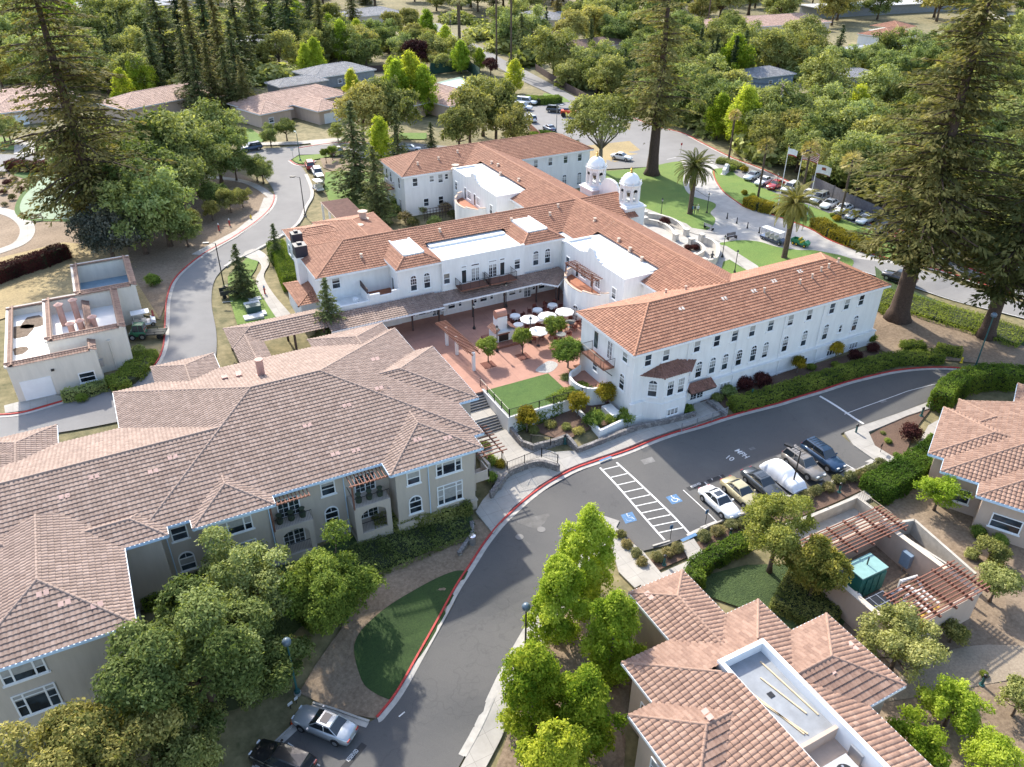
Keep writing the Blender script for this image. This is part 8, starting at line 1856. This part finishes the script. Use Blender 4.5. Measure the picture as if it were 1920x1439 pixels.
p = GP(549, 1358); t = thing('traffic_cone', 'orange traffic cone at the nose of the silver sedan', 'cone', p); MB().lathe([(.16, .05), (.03, .6)], (p.x, p.y, p.z), 10).build('cone', plain('cone_orange', (.7, .08, .01), .6), t); MB().box(p.x-.2, p.x+.2, p.y-.2, p.y+.2, p.z, p.z+.05).build('foot', BLACK, t)
p = GP(886, 1020); t = thing('litter_bin', 'round silver litter bin at the foot of the block wall', 'bin', p); MB().lathe([(.3, 0), (.33, .8)], (p.x, p.y, p.z+.03), 14).build('drum', GREYM, t); MB().lathe([(.34, .8), (.3, .95), (.1, 1.0)], (p.x, p.y, p.z+.03), 14).build('lid', CHROME, t)
for (a, b), lb in (((((1318,990),(1337,981))), 'concrete wheel stop left of the white sedan'), ((((1230,1024),(1250,1017))), 'concrete wheel stop in the left accessible bay')):
    q, r = GP(*a), GP(*b); d = r-q; o = MB().obox(((q.x+r.x)/2, (q.y+r.y)/2), (d.x, d.y), 1.8, .16, q.z+.05, q.z+.18).build('wheel_stop', KERB, label=lb, cat='wheel stop')
for x, y, lb in ((1410,712,'x'),): pass
# transformer pads near the garden path
t = thing('transformer_box', 'pale concrete pads with a dark green utility box by the garden path', 'utility box', GP(476, 585))
for (x, y, w_, d_, z) in ((478,563,1.6,.9,.25),(473,573,2.0,1.2,.35),(476,597,2.4,1.3,.35),(492,590,1.0,1.2,.3)): q = GP(x, y); MB().box(q.x-w_/2, q.x+w_/2, q.y-d_/2, q.y+d_/2, q.z, q.z+z).build('pad', plain('pale_pad', (.55, .56, .55), .8), t)
q = GP(476, 586); MB().box(q.x-.9, q.x+.9, q.y-.7, q.y+.5, q.z, q.z+1.1).build('cabinet', plain('box_green', (.03, .08, .07), .6), t)
# flags
def flagpole(px, h, label): p = GP(*px); t = thing('flagpole', label, 'flagpole', p); MB().lathe([(.11, -.1), (.1, 0), (.04, h)], (p.x, p.y, p.z), 8).build('pole', plain('pole_white', (.7, .7, .7), .4), t); MB().lathe([(.02,0),(.1,.1),(.02,.2)], (p.x, p.y, p.z+h), 8).build('ball_finial', GOLD, t); return p
def flag(p, h, w_, hh, fn, mats, label):
    d = Vector((.93, -.37)); nx_, ny_ = 26, 13; mb = MB()
    for j in range(ny_+1):
        for i in range(nx_+1):
            s_ = i/nx_; q = s_*w_; sag = .28*s_*s_*w_; rip = .12*math.sin(s_*9+j*.15)*s_; mb.v.append((p.x+d.x*q-d.y*rip, p.y+d.y*q+d.x*rip, p.z+h-.1-hh*(1-j/ny_)-sag))
    for j in range(ny_):
        for i in range(nx_): a = j*(nx_+1)+i; mb.f.append((a, a+1, a+nx_+2, a+nx_+1)); mb.m.append(fn((i+.5)/nx_, j, ny_))
    return mb.build('flag', mats, label=label, cat='flag')
FW_, FR, FB = plain('flag_white', (.75, .75, .75), .8), plain('flag_red', (.45, .02, .03), .8), plain('flag_blue', (.02, .03, .14), .8)
p1_ = flagpole((1456,402), 11.5, 'white flagpole nearest the plaza'); p2_ = flagpole((1490,366), 8.6, 'white flagpole carrying the striped flag'); p3_ = flagpole((1513,404), 9.0, 'white flagpole behind the feather palm')
flag(p2_, 8.4, 3.2, 1.9, lambda s, j, n: 2 if (s < .4 and j > 5) else (1 if j % 2 == 0 else 0), [FW_, FR, FB], 'striped red and white flag with a blue canton')
for k in range(0): pass
mb = MB(); d = Vector((.93, -.37))
for r_ in range(5):
    for c2 in range(6): s_ = .04+.06*c2; q = s_*3.2; z = p2_.z+8.3-.12-.2*r_-.28*s_*s_*3.2; rip = .12*math.sin(s_*9+(13-r_)*.15)*s_; a = (p2_.x+d.x*q-d.y*rip, p2_.y+d.y*q+d.x*rip); mb.add([(a[0]-.04, a[1]-.03, z), (a[0], a[1]-.03, z-.04), (a[0]+.04, a[1]-.03, z), (a[0], a[1]-.03, z+.04)], [(0,1,2,3)])
fl_ = [o for o in C.objects if o.name.startswith('flag') and o.type == 'MESH' and not o.parent][-1]
mb.build('stars', FW_, fl_, off=(0, 0, 0))
flag(p1_, 11.3, 1.6, 1.1, lambda s, j, n: 1 if j < 2 else 0, [FW_, FR], 'small white flag with a red lower band on the nearest pole'); flag(p3_, 8.8, 2.6, 1.5, lambda s, j, n: 1 if j < 1 or (.35 < s < .65 and n*.4 < j < n*.7) else 0, [FW_, plain('flag_brown', (.28, .08, .04), .8)], 'white flag with a brown emblem behind the feather palm')
# entrance monument
p = GP(1361, 324); t = thing('entrance_monument', 'white curved entrance monument at the head of the median lawn', 'monument', p)
mb = MB(); prof = [(-1.7,0),(-1.7,.9),(-1.2,1.2),(-.8,1.2),(-.5,1.6),(0,1.75),(.5,1.6),(.8,1.2),(1.2,1.2),(1.7,.9),(1.7,0)]; d = Vector((.85, .52)); n_ = Vector((.52, -.85)); vs_ = []
for s_ in (-.3, .3): vs_ += [(p.x+d.x*a+n_.x*s_, p.y+d.y*a+n_.y*s_, p.z+b) for a, b in prof]
k = len(prof); mb.add(vs_, [tuple(range(k))[::-1], tuple(range(k, 2*k))]+[(i, i+1, k+i+1, k+i) for i in range(k-1)]); mb.build('slab', WHITE, t); MB().obox((p.x, p.y), d, 4.2, 1.0, p.z-.2, p.z+.12).build('plinth', PLW, t)
# utility poles and wires
def upole(px, h, label, arm=True):
    p = GP(*px); t = thing('utility_pole', label, 'utility pole', p); MB().lathe([(.17, -.3), (.12, h)], (p.x, p.y, p.z), 8).build('pole', BARKG, t)
    if arm:
        for z in (h-.4, h-1.4): MB().obox((p.x, p.y), (.5, .86), 2.6, .12, p.z+z, p.z+z+.12).build('crossarm', BARKG, t)
    MB().lathe([(.2,0),(.2,.7)], (p.x+.3, p.y, p.z+h-3), 8).build('transformer', GREYM, t); return p+Vector((0, 0, h))
T1, T2, T3, T4, T5 = upole((1450,262), 12, 'utility pole among the trees behind the drive, left one'), upole((1494,262), 9, 'utility pole among the trees behind the drive, right one'), upole((1110,170), 9, 'utility pole beside the diagonal road, nearer one'), upole((940,88), 11, 'utility pole beside the diagonal road, farther one'), upole((845,75), 9, 'utility pole left of the thick palm')
for a, b in ((T4, T3), (T3, T1), (T5, T4), (T1, T2)):
    for o_ in (-1, 0, 1):
        pts = [tuple(a.lerp(b, i/10)+Vector((.4*o_, .7*o_, -.4-2.2*4*(i/10)*(1-i/10)*.5))) for i in range(11)]; MB().tube(pts, .03, 3, caps=False).build('power_line', BLACK, label='thin power line sagging between the utility poles', cat='power line', group='power lines between the utility poles')

# ================================================================ courtyard furniture
fp = thing('outdoor_fireplace', 'white stucco outdoor fireplace with tiled shoulders in the courtyard', 'fireplace', (*G(945, 642, 3.07), 3.07)); X0, Y0 = fp.location.x, fp.location.y
MB().box(X0-1.1, X0+1.5, Y0-.2, Y0+1.9, 3.07, 4.6).box(X0-.65, X0+.65, Y0+.4, Y0+1.6, 4.6, 6.3).build('body', WHITE, fp); MB().box(X0-2.0, X0+1.9, Y0-1.3, Y0+2.3, 3.07, 3.35).build('hearth', plain('hearth_brick', (.22, .09, .06), .85, var=.3, scale=5), fp)
rr_ = Roof(.25, .3); rr_.face([(X0+1.7,Y0-.3,4.55),(X0+1.7,Y0+2.0,4.55),(X0+.6,Y0+2.0,5.2),(X0+.6,Y0-.3,5.2)], eave=(0,1,0)); rr_.face([(X0-1.3,Y0+2.0,4.55),(X0-1.3,Y0-.3,4.55),(X0-.6,Y0-.3,5.0),(X0-.6,Y0+2.0,5.0)], eave=(0,1,0)); rr_.build(T_DARK, fp, 'tiled_shoulder')
MB().box(X0-.8, X0+.5, Y0-.23, Y0-.19, 3.4, 4.3).build('firebox_opening', BLACK, fp); MB().prism([(X0-.95,Y0-.28),(X0+.65,Y0-.28),(X0+.65,Y0-.2),(X0-.95,Y0-.2)], 4.3, 4.45).build('mantel', plain('hearth_brick', (.22,.09,.06), .85), fp)
MB().tube([(X0-.7, Y0+1.0, 6.5), (X0+.7, Y0+1.0, 6.5)], .55, 12).build('chimney_hood', T_PINK and plain('copper_hood', (.42, .20, .14), .6), fp)
UMB = thing('patio_umbrella', 'x', 'umbrella', (0, 0, 0)); UM = plain('white_canvas', (.80, .80, .78), .85, var=.04)
mb = MB(); mb.v = [(0, 0, 2.75)]+[(1.65*math.cos(R(45*k)), 1.65*math.sin(R(45*k)), 2.2) for k in range(8)]+[(1.62*math.cos(R(45*k)), 1.62*math.sin(R(45*k)), 2.08) for k in range(8)]; mb.f = [(0, 1+k, 1+(k+1) % 8) for k in range(8)]+[(1+k, 9+k, 9+(k+1) % 8, 1+(k+1) % 8) for k in range(8)]; mb.m = [0]*16
mb.build('canopy', UM, UMB, off=(0, 0, 0)); MB().tube([(0,0,.0),(0,0,2.8)], .03, 6).build('pole', WOOD, UMB, off=(0, 0, 0)); MB().lathe([(.3, 0), (.3, .08), (.06, .12)], seg=12).build('base', BLACK, UMB, off=(0, 0, 0))
m2 = MB()
for k in range(8): m2.tube([(0, 0, 2.7), (1.6*math.cos(R(45*k)), 1.6*math.sin(R(45*k)), 2.17)], .012, 3, caps=False)
m2.build('ribs', WOOD, UMB, off=(0, 0, 0))
for x, y, lb in ((993,592,'white umbrella left of the row of three'),(1027,586,'white umbrella in the middle of the row of three'),(1059,578,'white umbrella nearest the curved wall'),(1010,614,'white umbrella in front of the row of three')): place(UMB, USED, (*G(x, y, 5.6), 3.07), TR.uniform(0, 1), (.74, .74, .92), lb)
def table_proto(nm, mat, cloth): 
    t = thing('patio_table', nm, 'table', (0, 0, 0)); MB().lathe([(.62, .72), (.62, .76)], seg=20).build('table_top', mat, t, off=(0, 0, 0)); MB().lathe([(.3, 0), (.05, .06), (.05, .72)], seg=10).build('pedestal', BLACK, t, off=(0, 0, 0))
    if cloth: 
        mb = MB(); n = 24; mb.v = [(.64*math.cos(2*math.pi*k/n), .64*math.sin(2*math.pi*k/n), .765) for k in range(n)]+[((.68+.03*math.sin(k*2.1))*math.cos(2*math.pi*k/n), (.68+.03*math.sin(k*2.1))*math.sin(2*math.pi*k/n), .4+.08*math.sin(k*1.57)) for k in range(n)]; mb.f = [tuple(range(n))]+[(k, n+k, n+(k+1) % n, (k+1) % n) for k in range(n)]; mb.m = [0]*(n+1); mb.build('cloth_cover', UM, t, off=(0, 0, 0))
    return t
TC, TG = table_proto('a', UM, True), table_proto('b', plain('grey_mesh_top', (.13, .14, .14), .6), False)
CH = thing('patio_chair', 'x', 'chair', (0, 0, 0)); CW_ = plain('dark_red_wicker', (.13, .035, .025), .8, var=.3, scale=8)
MB().box(-.25, .25, -.25, .25, .4, .47).build('seat', CW_, CH, off=(0, 0, 0)); MB().box(-.28, -.22, -.25, .25, .47, .95).box(-.22, .2, -.29, -.25, .47, .7).box(-.22, .2, .25, .29, .47, .7).build('backrest', CW_, CH, off=(0, 0, 0))
for x in (-.22, .22):
    for y in (-.22, .22): MB().box(x-.02, x+.02, y-.02, y+.02, 0, .4).build('leg', CW_, CH, off=(0, 0, 0))
tabs = [(966,592,1,'round white-clothed table right of the fireplace chimney'),(972,609,1,'round white-clothed table in front of the fireplace chimney side'),(1008,581,1,'round pale table behind the row of umbrellas'),(1036,572,1,'round laid table nearest the canopy corner'),(1011,599,1,'round laid table between the umbrellas and the small tree'),(1069,604,0,'round grey mesh table beside the curved wall'),(1001,625,0,'round grey mesh table under the front umbrella'),(1052,627,0,'round grey table near the thick round tree')]
for i, (x, y, c2, lb) in enumerate(tabs):
    q = G(x, y, 3.8); place(TC if c2 else TG, USED, (*q, 3.07), 0, 1.0, lb)
    for j in range(5):
        a = j*2*math.pi/5+i*.7; place(CH, USED, (q[0]+1.05*math.cos(a), q[1]+1.05*math.sin(a), 3.07), a+math.pi, 1, 'dark red wicker chair at the '+lb[:46].rsplit(' ', 1)[0], 'dark red chairs round the courtyard tables')
def planter_sq(px, label): q = G(*px, 3.07); t = MB().box(q[0]-.75, q[0]+.75, q[1]-.75, q[1]+.75, 3.075, 3.1).build('tree_pit', plain('pit_bark', (.14, .05, .035), .95, var=.3, scale=6)); structure(t)
planter_sq((916,684.5), ''); planter_sq((981,669), ''); planter_sq((1043,655), '')
# round terrace at the west end of the front wing
t = thing('corner_terrace', 'small curved white walled terrace at the west end of the front wing', 'terrace', (-1.5, 6, 3))
n = 12; P1 = [(-.2, 9.6)]+[(-1.2-1.5*math.sin(math.pi*i/n), 6.9+2.2*math.cos(math.pi*i/n)) for i in range(n+1)]+[(-.2, 4.4)]
MB().prism([(a, b) for a, b in P1]+[(.4, 4.4), (.4, 9.6)], 1, 3.15).build('floor', TERRA, t); mb = MB(); strip_mesh(resample(P1, .4), [(-.13, -9), (-.13, 0), (.13, 0), (.13, -9)], mb, hf=lambda x, y: 3.95); mb.build('wall', WHITE, t)
MB().box(-1.4, -.2, 1.1, 3.2, .8, 2.5).build('planter_box', WHITE, thing('white_planter', 'white stucco planter at the foot of the front wing corner', 'planter', (-1, 2, 1)))
mb = MB().prism(UV([(-3.9,-4.6),(-3.65,-4.6),(-3.65,.4),(-3.9,.4)]), .5, 2.3).prism(UV([(-3.65,.15),(.2,-.5),(.25,-.25),(-3.65,.42)]), .5, 2.3); mb.build('planter_wall', WHITE, label='angular white planter wall below the front wing corner', cat='wall')
fence('railing', [(13.2,27.6),(14.8,27.6)][:0] or UV([(-33.5,-21.5),(-31.8,-21.3)]), 'short black gate rail under the covered walk', z=3.1)
t = thing('terrace_umbrella', 'red patio umbrella on the corner house terrace', 'umbrella', (*G(1880, 770, 3), 3)); q = t.location
MB().lathe([(2.0, 2.2), (.05, 2.9)], (q.x, q.y, .5), 8).build('canopy', plain('faded_red_canvas', (.42, .13, .10), .85), t); MB().tube([(q.x, q.y, 1), (q.x, q.y, 3.5)], .04, 5).build('pole', WOOD, t)

# ================================================================ people
SKIN = plain('skin', (.45, .27, .19), .6)
def person(px, label, top, legs, hair, h=1.7, ang=0, arms=((.22, -.05, .82), (-.22, -.05, .82)), stride=.06, z=None, mat_all=None, hat=None):
    p = GP(*px); k = h/1.7
    V = [(0,0,.93),(.0,0,1.12),(0,0,1.34),(0,0,1.46),(0,.01,1.56),(0,.01,1.66),(.10,stride,.88),(.11,stride*.9,.48),(.11,stride,.08),(.11,stride+.14,.04),(-.10,-stride,.88),(-.11,-stride*.9,.48),(-.11,-stride,.08),(-.11,-stride+.14,.04)]
    E_ = [(0,1),(1,2),(2,3),(3,4),(4,5),(0,6),(6,7),(7,8),(8,9),(0,10),(10,11),(11,12),(12,13)]
    Rd = [.14,.13,.15,.055,.085,.075,.085,.06,.042,.035,.085,.06,.042,.035]
    for sg, a in zip((1, -1), arms):
        o = len(V); V += [(sg*.19, 0, 1.38), (sg*.235, -.03, 1.12), (a[0], a[1], a[2]), (a[0], a[1]+.03, a[2]-.09)]; Rd += [.055, .042, .03, .028]; E_ += [(2, o), (o, o+1), (o+1, o+2), (o+2, o+3)]
        for f in range(5): V.append((a[0]+(f-2)*.014, a[1]+.04+(.03 if f == 0 else 0), a[2]-.13-(.012 if f in (2, 3) else 0))); Rd.append(.009); E_.append((o+3, len(V)-1))
    me = bpy.data.meshes.new('person'); me.from_pydata([(x*k, y*k, z_*k) for x, y, z_ in V], E_, [])
    o = bpy.data.objects.new('person', me); C.objects.link(o); sk_ = o.modifiers.new('skin', 'SKIN'); sk_.use_smooth_shade = True
    for i, r in enumerate(Rd): me.skin_vertices[0].data[i].radius = (r*k, r*k*.85)
    me.skin_vertices[0].data[0].use_root = True
    sb_ = o.modifiers.new('sub', 'SUBSURF'); sb_.levels = 1; sb_.render_levels = 1
    bpy.context.view_layer.update(); dg = bpy.context.evaluated_depsgraph_get(); nm = bpy.data.meshes.new_from_object(o.evaluated_get(dg)); o.modifiers.clear(); o.data = nm
    nm.materials.clear(); mats = [mat_all or top, mat_all or legs, mat_all or SKIN]
    for q in mats: nm.materials.append(q)
    for f in nm.polygons:
        c = f.center/k; f.material_index = 2 if c.z > 1.44 or (abs(c.x) > .17 and c.z < 1.02 and c.z > .6) or (mat_all and 0) else (1 if c.z < .95 else 0)
    t = thing('person', label, 'person' if not mat_all else 'statue', p+Vector((0, 0, .1)), ang); o.name = 'body'; o.parent = t
    hm = MB().lathe([(.085*k, 1.58*k), (.1*k, 1.64*k), (.098*k, 1.70*k), (.06*k, 1.76*k), (.01, 1.775*k)], (0, -.015*k, 0), 12)
    hm.build('hair' if not hat else 'hat', mat_all or hair, t, smooth=True, off=(0, 0, 0))
    if not mat_all:
        fm = MB().lathe([(.001, -.012), (.014, 0), (.001, .022)], (0, .095*k, 1.60*k), 6); fm.build('nose', SKIN, t, off=(0, 0, 0)); 
        for sx in (-.03, .03): MB().lathe([(.001,-.008),(.009,0),(.001,.008)], (sx*k, .085*k, 1.63*k), 6).build('eye', BLACK, t, off=(0, 0, 0))
    if mat_all: t.name = 'statue'
    return t
CB, CN, CWh, CDk, CKh = plain('blue_shirt', (.04, .16, .38), .9), plain('navy_cloth', (.02, .03, .07), .9), plain('white_shirt', (.62, .62, .60), .9), plain('dark_trousers', (.03, .03, .04), .9), plain('hair_brown', (.06, .035, .02), .8)
person((1297.5,403), 'person in a blue shirt, leftmost of the three by the feather palm', CB, CDk, CKh, ang=1.0); person((1301.5,403), 'person in dark blue in the middle of the three by the feather palm', CN, CN, CKh, 1.65, ang=.3); person((1307,403.5), 'person in a white shirt and pale hat, rightmost of the three', CWh, CDk, plain('straw_hat', (.6, .54, .4), .9), 1.75, ang=-.6, hat=True)
person((1333,497), 'x', CN, CN, CN, 2.0, ang=2.6, arms=((.55, .15, 1.4), (-.45, .1, 1.1)), mat_all=plain('dark_bronze', (.02, .025, .035), .5))['label'] = 'dark bronze statue with outstretched arms inside the curved wall'
# ---- labels that single the grouped trees out by the nearest landmark
LM = [(862,60,'the thick-trunked fan palm'),(950,60,'the tall thin palms'),(860,165,'the tennis court'),(600,165,'the grey shingled house'),(495,95,'the grey roof among the conifers'),(210,28,'the wide pale roof'),(1005,48,'the angled grey roof'),(1075,105,'the brown roofs'),(1420,60,'the long terracotta villa'),(1662,84,'the white terracotta villa'),(1432,158,'the blue-grey house'),(1592,160,'the grey cottage'),(1700,22,'the very long white roof'),(1450,220,'the left utility pole'),(1494,230,'the right utility pole'),(1600,370,'the grey board fence'),(1380,105,'the far lime tree'),(1240,150,'the entrance lawn redwood'),(1760,200,'the giant redwood crown'),(100,150,'the putting green redwood'),(340,60,'the tall conifer stand'),(575,222,'the one-garage villa'),(815,215,'the porch villa'),(360,212,'the half hidden villa'),(45,222,'the left edge villa'),(1130,230,'the forked olive tree'),(200,440,'the blue-grey cedar'),(1437,293,'the left fan palm'),(1592,330,'the right fan palm'),(1040,130,'the bend of the diagonal road'),(700,40,'the upper grey roof'),(1200,60,'the top middle of the woods'),(1880,300,'the right edge woods'),(1300,250,'the first bend of the red kerb'),(920,200,'the olive-green row'),(740,150,'the lime tree row')]
KW = {'oak_tree': 'green tree', 'olive_tree': 'olive-green tree', 'lime_tree': 'lime tree', 'fir_tree': 'dark fir', 'conifer_tree': 'tall conifer'}
ORD = ['nearest', 'second nearest', 'third nearest', 'fourth nearest', 'fifth nearest', 'sixth nearest', 'seventh nearest', 'eighth nearest', 'ninth nearest', 'tenth nearest']
BK = {}
for o in C.objects:
    if o.parent is None and o.get('category') == 'tree' and o.get('group'):
        c = w2px((o.location.x, o.location.y)); 
        c = (c[0], c[1]-12)
        n = min(LM, key=lambda l: (l[0]-c[0])**2+((l[1]-c[1])*1.5)**2); dx, dy = c[0]-n[0], c[1]-n[1]
        vert = 'above' if dy < 0 else 'below'; hor = 'left' if dx < 0 else 'right'
        w_ = (f'{vert} and {hor} of' if abs(dx) > abs(dy)*.6 and abs(dy) > abs(dx)*.6 else (f'{hor} of' if abs(dx) > abs(dy) else vert))
        k = KW.get(o.name.split('.')[0], 'tree'); BK.setdefault((k, w_, n[2]), []).append((dx*dx+dy*dy, o))
for (k, w_, n), l in BK.items():
    l.sort(key=lambda t: t[0])
    for i, (_, o) in enumerate(l):
        if i < 9: o['label'] = (f'the {ORD[i]} {k} {w_} {n}' if len(l) > 1 else f'{k} {w_} {n}')
        else: o['label'] = f'{k} far out {w_} {n}'; o['group'] = f'outlying trees {w_} {n}'
print('objects', len(bpy.data.objects))
